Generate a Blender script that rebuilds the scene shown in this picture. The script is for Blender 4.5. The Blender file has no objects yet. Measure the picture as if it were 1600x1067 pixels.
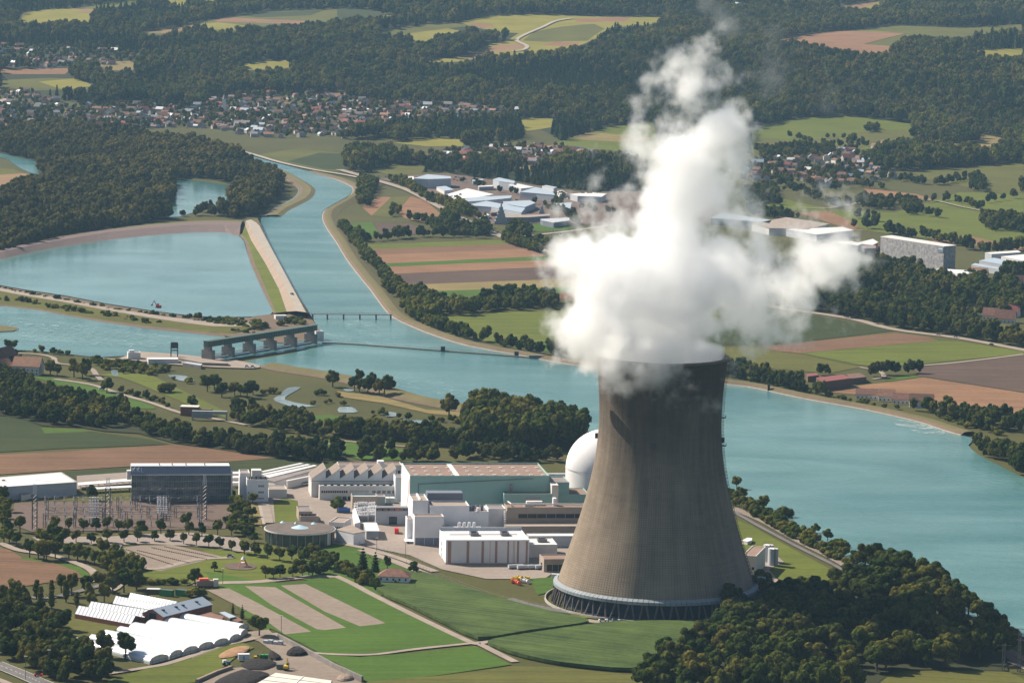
import bpy, bmesh, math, random
import numpy as np
from mathutils import Vector, Matrix
from mathutils.geometry import tessellate_polygon
R_ = math.radians
sc = bpy.context.scene
# ---------------------------------------------------------------- camera
PITCH = R_(7.24); ROLL = R_(1.3); F = 5460.; CH = 420.
_f = Vector((0, math.cos(PITCH), -math.sin(PITCH))); _U = Vector((0, math.sin(PITCH), math.cos(PITCH))); _X = Vector((1, 0, 0))
_r = _X * math.cos(ROLL) + _U * math.sin(ROLL); _u = -_X * math.sin(ROLL) + _U * math.cos(ROLL)
cd = bpy.data.cameras.new('camera'); cam = bpy.data.objects.new('camera', cd); sc.collection.objects.link(cam); sc.camera = cam
cd.lens = 36 * F / 1600; cd.clip_start = 5; cd.clip_end = 60000
cam.matrix_world = Matrix(((_r.x, _u.x, -_f.x, 0), (_r.y, _u.y, -_f.y, 0), (_r.z, _u.z, -_f.z, CH), (0, 0, 0, 1)))
# ---------------------------------------------------------------- light
EL = 41; AZ = -60
w = bpy.data.worlds.new('World'); sc.world = w; w.use_nodes = True
bg = w.node_tree.nodes['Background']; sky = w.node_tree.nodes.new('ShaderNodeTexSky'); sky.sky_type = 'NISHITA'; sky.sun_disc = False
sky.sun_elevation = R_(EL); sky.sun_rotation = R_(AZ); w.node_tree.links.new(sky.outputs[0], bg.inputs[0]); bg.inputs[1].default_value = .06
_sd = Vector((math.sin(R_(AZ)) * math.cos(R_(EL)), math.cos(R_(AZ)) * math.cos(R_(EL)), math.sin(R_(EL))))
_l = bpy.data.lights.new('sun', 'SUN'); _l.energy = 5.0; _l.angle = R_(.5); _l.color = (1, .90, .76)
_lo = bpy.data.objects.new('sun', _l); _lo.rotation_euler = _sd.to_track_quat('Z', 'Y').to_euler(); sc.collection.objects.link(_lo)
vs = sc.view_settings; vs.view_transform = 'Standard'; vs.look = 'None'; vs.gamma = 1; vs.use_curve_mapping = False; vs.exposure = .76
cy = sc.cycles; cy.max_bounces = 36; cy.diffuse_bounces = 3; cy.glossy_bounces = 3; cy.transmission_bounces = 3; cy.volume_bounces = 34
cy.transparent_max_bounces = 8; cy.volume_step_rate = 3; cy.use_denoising = True; cy.sample_clamp_indirect = 6
# ---------------------------------------------------------------- helpers
rng = random.Random(7); nrng = np.random.default_rng(11)

def link(o): sc.collection.objects.link(o); return o
def tag(o, label=None, cat=None, group=None, kind=None):
    if label: o['label'] = label
    if cat: o['category'] = cat
    if group: o['group'] = group
    if kind: o['kind'] = kind
    return o
def empty(name, loc, label=None, cat=None, group=None, rz=0):
    o = bpy.data.objects.new(name, None); o.location = loc; o.rotation_euler = (0, 0, rz); o.empty_display_size = 3
    link(o); return tag(o, label, cat, group)
def dup_tree(o, parent=None):
    c = o.copy(); link(c); c.parent = parent
    for ch in KIDS.get(o.name, []): dup_tree(ch, c)
    return c
KIDS = {}

class MB:
    def __init__(s): s.v = []; s.f = []; s.m = []; s.smooth = False
    def box(s, x0, x1, y0, y1, z0, z1, m=0):
        s.hexa([(x0,y0),(x1,y0),(x1,y1),(x0,y1)], z0, z1, m); return s
    def hexa(s, q, z0, z1, m=0, mtop=None):
        n = len(s.v); k = len(q)
        s.v += [(p[0], p[1], z0) for p in q] + [(p[0], p[1], z1) for p in q]
        s.f.append(tuple(range(n + k - 1, n - 1, -1))); s.m.append(m)
        s.f.append(tuple(range(n + k, n + 2 * k))); s.m.append(m if mtop is None else mtop)
        for i in range(k): j = (i + 1) % k; s.f.append((n + i, n + j, n + k + j, n + k + i)); s.m.append(m)
        return s
    def face(s, pts, m=0):
        n = len(s.v); s.v += [tuple(p) for p in pts]; s.f.append(tuple(range(n, n + len(pts)))); s.m.append(m); return s
    def cyl(s, c, r0, r1, z0, z1, n=24, m=0, cap=True):
        b = len(s.v)
        for r, z in ((r0, z0), (r1, z1)):
            for i in range(n): a = 2 * math.pi * i / n; s.v.append((c[0] + r * math.cos(a), c[1] + r * math.sin(a), z))
        for i in range(n): j = (i + 1) % n; s.f.append((b + i, b + j, b + n + j, b + n + i)); s.m.append(m)
        if cap: s.f.append(tuple(range(b + n - 1, b - 1, -1))); s.m.append(m); s.f.append(tuple(range(b + n, b + 2 * n))); s.m.append(m)
        return s
    def bar(s, a, b, r, n=4, m=0):
        a = Vector(a); b = Vector(b); d = (b - a).normalized(); q = d.to_track_quat('Z', 'Y'); k = len(s.v)
        for p in (a, b):
            for i in range(n):
                t = 2 * math.pi * (i + .5) / n; s.v.append(tuple(p + q @ Vector((r * math.cos(t), r * math.sin(t), 0))))
        for i in range(n): j = (i + 1) % n; s.f.append((k + i, k + j, k + n + j, k + n + i)); s.m.append(m)
        s.f.append(tuple(range(k + n - 1, k - 1, -1))); s.m.append(m); s.f.append(tuple(range(k + n, k + 2 * n))); s.m.append(m)
        return s
    def mesh(s, name, mats):
        me = bpy.data.meshes.new(name); me.from_pydata(s.v, [], s.f)
        if not isinstance(mats, (list, tuple)): mats = [mats]
        for m in mats: me.materials.append(m)
        if len(mats) > 1: me.polygons.foreach_set('material_index', s.m)
        if s.smooth: me.polygons.foreach_set('use_smooth', [True] * len(me.polygons))
        me.update(); return me
    def build(s, name, mats, parent=None, loc=None, world=False):
        o = link(bpy.data.objects.new(name, s.mesh(name, mats)))
        if parent is not None:
            o.parent = parent; KIDS.setdefault(parent.name, []).append(o)
            if world: o.matrix_parent_inverse = PINV(parent)
        if loc is not None: o.location = loc
        return o
def PINV(p):
    return Matrix.LocRotScale(p.location, p.rotation_euler, None).inverted()
def share(name, me, parent, loc=(0, 0, 0), rz=0):
    o = link(bpy.data.objects.new(name, me)); o.parent = parent; o.location = loc; o.rotation_euler = (0, 0, rz); KIDS.setdefault(parent.name, []).append(o); return o

# ---------------------------------------------------------------- materials
def mat(name, col, rough=.85, var=.0, scale=.2, metal=0., bump=0., spec=.3, col2=None, det=4):
    m = bpy.data.materials.new(name); m.use_nodes = True; nt = m.node_tree; b = nt.nodes['Principled BSDF']
    b.inputs['Roughness'].default_value = rough; b.inputs['Metallic'].default_value = metal; b.inputs['Specular IOR Level'].default_value = spec
    c = (*col, 1); b.inputs['Base Color'].default_value = c
    if var or col2:
        g = nt.nodes.new('ShaderNodeNewGeometry'); n = nt.nodes.new('ShaderNodeTexNoise'); n.inputs['Scale'].default_value = scale; n.inputs['Detail'].default_value = det; n.inputs['Roughness'].default_value = .6
        nt.links.new(g.outputs['Position'], n.inputs['Vector'])
        mr = nt.nodes.new('ShaderNodeMapRange'); mr.inputs[1].default_value = .3; mr.inputs[2].default_value = .7; nt.links.new(n.outputs['Fac'], mr.inputs[0])
        mx = nt.nodes.new('ShaderNodeMix'); mx.data_type = 'RGBA'; nt.links.new(mr.outputs[0], mx.inputs[0])
        ca = col2 if col2 else tuple(min(1, x * (1 + var)) for x in col); cb = col if col2 else tuple(x * (1 - var) for x in col)
        mx.inputs[6].default_value = (*cb, 1); mx.inputs[7].default_value = (*ca, 1); nt.links.new(mx.outputs[2], b.inputs['Base Color'])
        if bump:
            bp = nt.nodes.new('ShaderNodeBump'); bp.inputs['Strength'].default_value = 1; bp.inputs['Distance'].default_value = bump
            nt.links.new(n.outputs['Fac'], bp.inputs['Height']); nt.links.new(bp.outputs[0], b.inputs['Normal'])
    return m
def field_mat(name, col, ang=0., period=6., amp=.16, var=.30, patch=.014, col2=None, rough=.95, fine=.25, tram=0):
    """ground cover: rows running at ANG, big soft patches, fine grain; all real variation of the crop"""
    m = bpy.data.materials.new(name); m.use_nodes = True; nt = m.node_tree; b = nt.nodes['Principled BSDF']; N = nt.nodes.new; L = nt.links.new
    b.inputs['Roughness'].default_value = rough; b.inputs['Specular IOR Level'].default_value = .15
    g = N('ShaderNodeNewGeometry')
    mp = N('ShaderNodeMapping'); mp.inputs['Rotation'].default_value = (0, 0, -ang); L(g.outputs['Position'], mp.inputs[0])
    wv = N('ShaderNodeTexNoise'); wv.inputs['Detail'].default_value = 2; wv.inputs['Scale'].default_value = 1
    sc_ = N('ShaderNodeVectorMath'); sc_.operation = 'MULTIPLY'; sc_.inputs[1].default_value = (.004, 1 / period, 0); L(mp.outputs[0], sc_.inputs[0]); L(sc_.outputs[0], wv.inputs['Vector'])
    n1 = N('ShaderNodeTexNoise'); n1.inputs['Scale'].default_value = patch; n1.inputs['Detail'].default_value = 5; n1.inputs['Roughness'].default_value = .6; L(g.outputs['Position'], n1.inputs['Vector'])
    n2 = N('ShaderNodeTexNoise'); n2.inputs['Scale'].default_value = fine; n2.inputs['Detail'].default_value = 3; L(g.outputs['Position'], n2.inputs['Vector'])
    def lin(src, k):
        a = N('ShaderNodeMath'); a.operation = 'MULTIPLY_ADD'; a.inputs[1].default_value = k; a.inputs[2].default_value = -k / 2; L(src, a.inputs[0]); return a.outputs[0]
    s1 = N('ShaderNodeMath'); s1.operation = 'ADD'; L(lin(wv.outputs['Fac'], amp * 4), s1.inputs[0]); L(lin(n1.outputs['Fac'], var * 3), s1.inputs[1])
    s2 = N('ShaderNodeMath'); s2.operation = 'ADD'; L(s1.outputs[0], s2.inputs[0]); L(lin(n2.outputs['Fac'], .5), s2.inputs[1])
    s3 = N('ShaderNodeMath'); s3.operation = 'ADD'; L(s2.outputs[0], s3.inputs[0]); s3.inputs[1].default_value = .5; s3.use_clamp = True
    if tram:   # tractor lines across the crop
        sx = N('ShaderNodeSeparateXYZ'); L(mp.outputs[0], sx.inputs[0]); prev = None
        for k_, w_ in ((1 / tram, .10), (4.3 / tram, .22)):
            a1 = N('ShaderNodeMath'); a1.operation = 'MULTIPLY'; a1.inputs[1].default_value = k_; L(sx.outputs[1], a1.inputs[0]); a2 = N('ShaderNodeMath'); a2.operation = 'FRACT'; L(a1.outputs[0], a2.inputs[0])
            a3 = N('ShaderNodeMath'); a3.operation = 'LESS_THAN'; a3.inputs[1].default_value = w_; L(a2.outputs[0], a3.inputs[0]); a4 = N('ShaderNodeMath'); a4.operation = 'MULTIPLY_ADD'; a4.inputs[1].default_value = -.16; L(a3.outputs[0], a4.inputs[0]); L(s3.outputs[0] if prev is None else prev, a4.inputs[2]); prev = a4.outputs[0]
        s4 = N('ShaderNodeMath'); s4.operation = 'MAXIMUM'; s4.inputs[1].default_value = 0; L(prev, s4.inputs[0]); s3 = s4
    mx = N('ShaderNodeMix'); mx.data_type = 'RGBA'; L(s3.outputs[0], mx.inputs[0])
    c2 = col2 or (col[0] * 1.5, col[1] * 1.4, col[2] * 1.3)
    mx.inputs[6].default_value = (col[0] * .62, col[1] * .62, col[2] * .62, 1); mx.inputs[7].default_value = (*c2, 1)
    L(mx.outputs[2], b.inputs['Base Color'])
    bp = N('ShaderNodeBump'); bp.inputs['Strength'].default_value = .6; bp.inputs['Distance'].default_value = .5; L(s2.outputs[0], bp.inputs['Height']); L(bp.outputs[0], b.inputs['Normal'])
    return m

# ---------------------------------------------------------------- terrain
GX0, GX1, GY0, GY1, GS = -2400., 2400., 1200., 11400., 60.
def sstep(a, b, x): t = np.clip((x - a) / (b - a), 0, 1); return t * t * (3 - 2 * t)
def hgt(x, y):
    x = np.asarray(x, float); y = np.asarray(y, float)
    yy = y + .25 * x * sstep(4500, 6500, y)          # hills start nearer on the right
    h = 20 * sstep(5100, 6000, yy) + 115 * sstep(5900, 7600, yy) + 130 * sstep(7200, 10500, yy)
    k = sstep(5600, 7000, yy)
    h = h + k * (9 * np.sin(x / 410. + y / 620. + 1) + 7 * np.sin(x / 230. - y / 350.) + 4 * np.sin(x / 140. + y / 210. + 2))
    return np.maximum(h, 0)
def hpl(x, y):
    """height on the ground mesh itself (piecewise linear on its triangles)"""
    x = np.asarray(x, float); y = np.asarray(y, float)
    i = np.floor((x - GX0) / GS); j = np.floor((y - GY0) / GS); u = (x - GX0) / GS - i; v = (y - GY0) / GS - j
    xa = GX0 + i * GS; ya = GY0 + j * GS
    h00 = hgt(xa, ya); h10 = hgt(xa + GS, ya); h01 = hgt(xa, ya + GS); h11 = hgt(xa + GS, ya + GS)
    return np.where(u >= v, h00 + u * (h10 - h00) + v * (h11 - h10), h00 + v * (h01 - h00) + u * (h11 - h01))
_fr = np.array([_r, _u, _f])
def rays(px, py):
    px = np.asarray(px, float); py = np.asarray(py, float)
    d = _fr[2][None] * F + _fr[0][None] * (px.ravel()[:, None] - 800) + _fr[1][None] * (533.5 - py.ravel()[:, None])
    return d / d[:, 1:2]
def G(pts, z=None):
    """picture point -> the place on the ground (or on the level z) where it lies"""
    pts = np.atleast_2d(np.asarray(pts, float)); d = rays(pts[:, 0], pts[:, 1])
    if z is not None:
        t = (z - CH) / d[:, 2]; return d * t[:, None] + np.array([0, 0, CH])
    t0 = np.full(len(d), 1000.); hit = np.zeros(len(d), bool); t = t0.copy(); prev = t0.copy()
    for k in range(1200):
        tn = t + 10; p = d * tn[:, None]; below = (p[:, 2] + CH) < hgt(p[:, 0], p[:, 1])
        t = np.where(hit | below, t, tn); hit |= below
        if hit.all(): break
    lo = t; hi = t + 10
    for k in range(12):
        m = (lo + hi) / 2; p = d * m[:, None]; below = (p[:, 2] + CH) < hgt(p[:, 0], p[:, 1]); hi = np.where(below, m, hi); lo = np.where(below, lo, m)
    t = np.minimum((lo + hi) / 2, 11300); P = d * t[:, None]; P[:, 2] = hgt(P[:, 0], P[:, 1]); return P
def g1(x, y, z=None): return Vector(G([(x, y)], z)[0])
def PX(P):
    P = np.atleast_2d(np.asarray(P, float)) - np.array([0, 0, CH]); q = P @ _fr.T
    return np.stack([800 + F * q[:, 0] / q[:, 2], 533.5 - F * q[:, 1] / q[:, 2]], 1)
CR = dict(c1=(0,0,.3375), c2=(530,0,.3375), c3=(1060,0,.3375), c4=(0,350,.3375), c5=(530,350,.3375), c6=(1060,350,.3375), d1=(0,700,.25), d2=(360,680,.2),
          d3=(620,680,.2), d4=(0,860,.25), d5=(400,860,.25), d6=(800,800,.25), d7=(1100,730,.31585), e1=(840,500,.25), e4=(640,230,.1875), p=(0,0,1),
          g=(110,910,.19375), s=(300,960,.1875), w=(180,480,.225), o=(1340,340,.1625), t=(530,740,.09375), k=(190,705,.1125), y=(40,735,.1125), v=(0,130,.1875))
def Q(c, pts):
    x0, y0, s = CR[c]; return [(x0 + a * s, y0 + b * s) for a, b in pts]
def inpoly(poly, x, y):
    x = np.asarray(x, float); y = np.asarray(y, float); ins = np.zeros(x.shape, bool); n = len(poly); j = n - 1
    for i in range(n):
        xi, yi = poly[i]; xj, yj = poly[j]
        if yi != yj:
            c = ((yi > y) != (yj > y)) & (x < (xj - xi) * (y - yi) / (yj - yi) + xi); ins ^= c
        j = i
    return ins
def smooth_line(pts, n=4, closed=False):
    """Catmull-Rom through the points"""
    out = []; N = len(pts); rngi = range(N if closed else N - 1)
    for i in rngi:
        g = (lambda k: pts[k % N]) if closed else (lambda k: pts[min(max(k, 0), N - 1)])
        p0, p1, p2, p3 = [np.array(g(i + k), float) for k in (-1, 0, 1, 2)]
        for k in range(n):
            t = k / n; out.append(tuple(.5 * ((2 * p1) + (-p0 + p2) * t + (2 * p0 - 5 * p1 + 4 * p2 - p3) * t * t + (-p0 + 3 * p1 - 3 * p2 + p3) * t ** 3)))
    if not closed: out.append(tuple(pts[-1]))
    return out
def drape(name, xy, material, off, kind='structure', raised=0.):
    """a patch of ground cover that follows the terrain, OFF metres above it"""
    bm = bmesh.new(); co = [Vector((p[0], p[1], 0)) for p in xy]
    vs_ = [bm.verts.new(c) for c in co]
    for t in tessellate_polygon([co]):
        try: bm.faces.new([vs_[i] for i in t])
        except ValueError: pass
    ys = [c.y for c in co]; xs = [c.x for c in co]
    if max(y + .25 * abs(x) for x, y in zip(xs, ys)) > 4900:
        def cut(pc, pn): bmesh.ops.bisect_plane(bm, geom=bm.verts[:] + bm.edges[:] + bm.faces[:], plane_co=pc, plane_no=pn, dist=1e-4)
        for i in range(int((min(xs) - GX0) // GS), int((max(xs) - GX0) // GS) + 2): cut((GX0 + i * GS, 0, 0), (1, 0, 0))
        for i in range(int((min(ys) - GY0) // GS), int((max(ys) - GY0) // GS) + 2): cut((0, GY0 + i * GS, 0), (0, 1, 0))
        k0 = int(math.floor((min(xs) - GX0 - (max(ys) - GY0)) / GS)); k1 = int(math.ceil((max(xs) - GX0 - (min(ys) - GY0)) / GS))
        for k in range(k0, k1 + 1): cut((GX0 + k * GS, GY0, 0), (1, -1, 0))
        P = np.array([v.co for v in bm.verts]); H = hpl(P[:, 0], P[:, 1])
        # vertices on grid lines may round into the neighbour cell: both triangles agree there
        for v, h in zip(bm.verts, H): v.co.z = h + off
    else:
        for v in bm.verts: v.co.z = off
    if raised:
        r = bmesh.ops.extrude_face_region(bm, geom=bm.faces[:]); 
        for e in r['geom']:
            if isinstance(e, bmesh.types.BMVert): e.co.z += raised
    bmesh.ops.recalc_face_normals(bm, faces=bm.faces)
    if not raised:
        for f_ in bm.faces:
            if f_.normal.z < 0: f_.normal_flip()
    me = bpy.data.meshes.new(name); bm.to_mesh(me); bm.free(); me.materials.append(material)
    o = link(bpy.data.objects.new(name, me)); o['kind'] = kind; return o
ZL = [0.05]
def patch(name, c, pts, material, smooth=0, off=None, kind='structure'):
    pts = Q(c, pts)
    if smooth: pts = smooth_line(pts, smooth, True)
    xy = G(pts)[:, :2]
    if off is None: ZL[0] += .004; off = ZL[0]
    return drape(name, xy, material, off, kind)
def ribbon_xy(P, width):
    P = np.array(P)[:, :2]; d = np.gradient(P, axis=0); d /= np.linalg.norm(d, axis=1)[:, None] + 1e-9; n = np.stack([-d[:, 1], d[:, 0]], 1)
    if np.ndim(width) == 0: width = np.full(len(P), width)
    return P + n * width[:, None] / 2, P - n * width[:, None] / 2
def road(name, c, pts, width, material, off=None, n=4, kind='structure', lift=0):
    P = G(smooth_line(Q(c, pts), n)); a, b = ribbon_xy(P, width)
    if off is None: ZL[0] += .004; off = ZL[0]
    xy = [tuple(p) for p in a] + [tuple(p) for p in b[::-1]]
    hill = (P[:, 1] + .25 * abs(P[:, 0])).max() > 4900
    mb = MB()
    for i in range(len(a) - 1):
        q = [a[i], b[i], b[i + 1], a[i + 1]]
        z = [(hgt(p[0], p[1]) if hill else 0) + off + (1.2 if hill else 0) for p in q]
        mb.face([(p[0], p[1], float(zz)) for p, zz in zip(q, z)][::1])
    o = mb.build(name, material); o['kind'] = kind
    me = o.data; bm = bmesh.new(); bm.from_mesh(me); bmesh.ops.remove_doubles(bm, verts=bm.verts, dist=.01)
    for f_ in bm.faces:
        if f_.normal.z < 0: f_.normal_flip()
    bm.to_mesh(me); bm.free(); return o
def loft(name, lines, material, kind='structure', n=24, parent=None):
    """banks: each line is (picture points, level) and the surface runs between them"""
    rows = []
    for pts, z in lines:
        P = G(pts, z); s = np.r_[0, np.cumsum(np.linalg.norm(np.diff(P[:, :2], axis=0), axis=1))]; t = np.linspace(0, s[-1], n)
        rows.append(np.stack([np.interp(t, s, P[:, 0]), np.interp(t, s, P[:, 1]), np.full(n, z)], 1))
    mb = MB(); v = np.concatenate(rows); mb.v = [tuple(p) for p in v]
    for i in range(len(rows) - 1):
        for j in range(n - 1): a = i * n + j; mb.f.append((a, a + 1, a + n + 1, a + n)); mb.m.append(min(i, 9))
    mats = material if isinstance(material, list) else [material]
    if len(mats) == 1: mb.m = [0] * len(mb.m)
    o = mb.build(name, mats); o['kind'] = kind
    bm = bmesh.new(); bm.from_mesh(o.data)
    for f_ in bm.faces:
        if f_.normal.z < 0: f_.normal_flip()
    bm.to_mesh(o.data); bm.free(); return o
# ================================================================ GROUND
M = {}
M['ground'] = field_mat('meadow_ground', (.054,.062,.016), 0, 40, .03, .35, .006, col2=(.098,.090,.026))
M['farsoil'] = field_mat('forest_floor', (.03,.036,.016), 0, 40, .03, .2, .01)
def build_ground():
    nx = int((GX1 - GX0) / GS) + 1; ny = int((GY1 - GY0) / GS) + 1
    xs = GX0 + np.arange(nx) * GS; ys = GY0 + np.arange(ny) * GS; XX, YY = np.meshgrid(xs, ys); H = hgt(XX, YY)
    v = np.stack([XX.ravel(), YY.ravel(), H.ravel()], 1); f = []
    for j in range(ny - 1):
        for i in range(nx - 1):
            a = j * nx + i; f.append((a, a + 1, a + nx + 1)); f.append((a, a + nx + 1, a + nx))
    me = bpy.data.meshes.new('ground'); me.from_pydata(v.tolist(), [], f); me.materials.append(M['ground'])
    o = link(bpy.data.objects.new('ground', me)); o['kind'] = 'structure'
    mb = MB()   # the land goes on beyond the detailed part
    e = 25000
    for q in ([(-e,-3000),(e,-3000),(e,GY0),(-e,GY0)], [(-e,GY0),(GX0,GY0),(GX0,5100),(-e,5100)], [(GX1,GY0),(e,GY0),(e,5100),(GX1,5100)]):
        mb.face([(x, y, 0) for x, y in q])
    o = mb.build('valley_floor', M['ground']); o['kind'] = 'structure'
    mb = MB(); n = 12
    for x0, x1 in ((-e, GX0), (GX1, e)):
        for j in range(0, ny - 1):
            ya, yb = ys[j], ys[j + 1]
            if ya < 5090: continue
            xe = GX0 if x0 < 0 else GX1
            za, zb = float(hgt(xe, ya)), float(hgt(xe, yb)); mb.face([(x0, ya, za), (x1, ya, za), (x1, yb, zb), (x0, yb, zb)])
    zz = [float(hgt(x, ys[-1])) for x in xs]
    for i in range(nx - 1): mb.face([(xs[i], ys[-1], zz[i]), (xs[i+1], ys[-1], zz[i+1]), (xs[i+1] * 2, 30000, 260), (xs[i] * 2, 30000, 260)])
    o = mb.build('hills', M['farsoil']); o['kind'] = 'structure'
build_ground()
# ---- crops and meadows
C = dict(yg=(0.150,0.156,0.041), og=(0.068,0.085,0.031), mg=(0.065,0.102,0.024), gr=(.045,.100,.018), dk=(0.024,0.042,0.015), tn=(0.204,0.143,0.085), br=(0.126,0.085,0.060), db=(0.085,0.058,0.046),
         lb=(0.184,0.119,0.082), rb=(0.109,0.058,0.042), ty=(0.184,0.150,0.061), ob=(0.184,0.109,0.061), gv=(0.224,0.184,0.150))
C['mg'] = (.090,.112,.016); C['og'] = (.086,.090,.020); C['yg'] = (.175,.165,.030); C['gr'] = (.050,.100,.012); C['dk'] = (.032,.045,.013); C['lb'] = (.205,.118,.068); C['br'] = (.145,.086,.052); C['tn'] = (.215,.14,.075); C['rb'] = (.13,.06,.038)
_fm = {}
def fm(key, ang=None, period=6., amp=.17):
    k = (key, ang, period, amp)
    if k not in _fm: _fm[k] = field_mat('crop_' + key, C[key], ang or .15, period, amp, tram=0 if key in ('gr','yg') else (22 if ang is None else 30))
    return _fm[k]
NM = dict(yg='hay_meadow', og='pasture', mg='meadow', gr='green_meadow', dk='maize_ground', tn='stubble_field', br='ploughed_field', db='dark_ploughed_field', lb='harrowed_field', rb='red_soil_field', ty='dry_grass_field', ob='bare_soil_field', gv='gravel_ground')
FIELDPX = []
for _c, _q in (('p', [(-60,-60),(1660,-60),(1660,262),(1560,262),(1460,262),(1350,262),(1345,248),(1355,232),(1420,232),(1340,222),(1240,225),(1170,215),(1160,210),(1020,225),(1010,196),(880,222),(850,205),(820,192),(800,180),(700,172),(614,165),(530,152),(480,146),(420,150),(350,152),(330,168),(160,168),(60,150),(-60,140)]), ('c2', [(60,720),(250,745),(400,755),(560,770),(740,760),(850,755),(900,780),(1100,780),(1300,785),(1420,810),(1500,900),(1200,890),(1000,870),(750,830),(600,830),(500,800),(250,800),(60,800),(-20,760)]), ('c3', [(850,710),(1000,700),(1150,700),(1450,710),(1600,660),(1660,660),(1660,765),(1500,755),(1300,775),(1080,795),(950,790),(880,750)])):
    drape('forest_floor', G(Q(_c, _q))[:, :2], M['farsoil'], .03)
def fld(key, c, pts, ang=None, period=7., amp=.17, smooth=0, clear=True):
    if clear: FIELDPX.append(Q(c, pts))
    return patch(NM[key], c, pts, fm(key, ang, period, amp), smooth)
# far hills, left
fld('yg','c1',[(60,122),(110,60),(230,45),(410,38),(445,45),(420,110),(300,108),(150,120)])
fld('tn','c1',[(330,40),(410,38),(447,44),(440,62),(390,60)],clear=False)
fld('mg','c1',[(350,38),(600,5),(700,0),(690,12),(450,45)])
fld('yg','c1',[(690,15),(720,-5),(860,-5),(870,30),(830,38),(760,12)])
fld('yg','c1',[(900,-2),(1010,-5),(1000,8),(900,10)])
fld('og','c1',[(655,165),(660,150),(800,132),(930,105),(1050,80),(1250,55),(1600,42),(1600,100),(1430,105),(1150,130),(1050,155),(900,135),(780,160)])
fld('lb','c1',[(980,92),(1060,82),(1240,92),(1420,98),(1400,112),(1250,108),(1010,102)],clear=False)
fld('yg','c1',[(900,112),(1010,105),(1150,122),(1100,138),(960,138)],clear=False)
fld('tn','c1',[(670,152),(780,140),(920,112),(930,125),(780,155)],clear=False)
fld('dk','c1',[(1080,70),(1250,58),(1500,48),(1440,72),(1200,82)],clear=False)
fld('yg','c1',[(1125,325),(1120,298),(1250,285),(1335,278),(1340,315),(1200,325)])
fld('og','c1',[(0,372),(240,362),(330,365),(440,400),(430,415),(150,420),(0,405)])
fld('yg','c1',[(180,380),(360,362),(430,398),(300,418)],clear=False)
fld('lb','c1',[(0,322),(330,318),(300,345),(60,345),(0,340)])
fld('ob','c1',[(360,352),(500,335),(490,350),(385,362)])
fld('ty','c1',[(450,290),(600,283),(640,300),(610,330),(480,325)])
fld('ob','c1',[(1450,432),(1600,426),(1600,452),(1470,445)])
fld('tn','c1',[(-20,810),(110,803),(235,820),(160,860),(80,900),(-20,935)],ang=.2)
fld('og','c1',[(-20,778),(60,785),(115,803),(-20,812)])
fld('og','c1',[(1190,718),(1370,688),(1600,712),(1600,797),(1500,790),(1300,745)])
fld('dk','c1',[(1330,748),(1480,708),(1600,714),(1600,792),(1500,784)],clear=False)
fld('br','c1',[(0,880),(200,838),(130,880),(60,910),(-10,935)],clear=False)
# far hills, middle
fld('dk','c2',[(-10,45),(100,45),(240,62),(130,90),(-10,102)])
fld('yg','c2',[(215,72),(300,67),(270,80),(130,98),(100,100),(140,86)])
fld('og','c2',[(170,152),(280,130),(400,115),(560,108),(600,100),(620,120),(500,135),(290,160),(200,172)])
fld('yg','c2',[(550,105),(700,75),(900,68),(1130,75),(1480,80),(1530,95),(1400,120),(1250,130),(1200,175),(1110,215),(960,240),(860,257),(740,257),(620,242),(700,205),(780,190),(830,155),(740,150),(640,130)])
fld('lb','c2',[(590,112),(700,110),(720,125),(660,133)],clear=False)
fld('tn','c2',[(625,243),(740,208),(860,203),(870,222),(740,245)],clear=False)
fld('lb','c2',[(930,215),(1000,195),(1110,198),(1110,215)],clear=False)
fld('lb','c2',[(1090,88),(1350,80),(1320,102),(1100,106)],clear=False)
fld('og','c2',[(900,150),(1030,125),(1180,112),(1230,135),(1150,190),(950,195),(850,190)],clear=False)
fld('yg','c2',[(290,160),(500,133),(590,150),(450,165),(405,210),(375,205),(330,175)])
fld('ob','c2',[(520,268),(620,250),(700,248),(610,278)])
fld('yg','c2',[(320,285),(440,275),(610,268),(605,285),(430,292)])
fld('yg','c2',[(825,562),(900,547),(1005,550),(985,590),(870,608)])
fld('mg','c2',[(980,672),(1100,630),(1250,590),(1450,556),(1490,700),(1400,717),(1200,692),(1000,682)])
fld('ty','c2',[(1060,640),(1150,612),(1460,640),(1420,662),(1150,650)],clear=False)
fld('yg','c2',[(255,662),(430,642),(590,648),(570,678),(400,678)])
fld('og','c2',[(130,792),(270,765),(400,770),(380,805),(240,812)])
fld('ty','c2',[(740,772),(900,765),(1010,780),(1000,792),(800,785)])
# far hills, right
fld('lb','c3',[(395,208),(560,170),(700,148),(820,142),(1060,155),(860,205),(980,213),(988,252),(850,247),(700,222),(560,205)])
fld('og','c3',[(800,145),(1000,120),(1300,130),(1600,113),(1600,142),(1290,176),(1100,165),(985,215),(860,206),(1060,158)])
fld('yg','c3',[(830,142),(1060,155),(900,148)],clear=False)
fld('yg','c3',[(1220,242),(1600,222),(1600,265),(1420,267),(1350,247)])
fld('yg','c3',[(700,36),(900,10),(1070,-4),(960,18),(840,57),(760,45)])
fld('lb','c3',[(720,34),(900,10),(920,18),(790,45)],clear=False)
fld('mg','c3',[(325,600),(400,588),(560,548),(740,536),(860,548),(1092,575),(1090,640),(980,668),(900,692),(780,692),(600,692),(450,702),(350,722),(330,650)])
fld('og','c3',[(330,640),(600,650),(900,600),(1085,610),(1085,640),(980,665),(780,690),(450,700),(350,718)],clear=False)
fld('ty','c3',[(1110,655),(1200,665),(1370,668),(1405,640),(1370,620),(1490,638),(1535,660),(1450,690),(1140,687)])
fld('og','c3',[(1075,795),(1300,775),(1600,757),(1600,902),(1430,892),(1300,860),(1150,832)])
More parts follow.
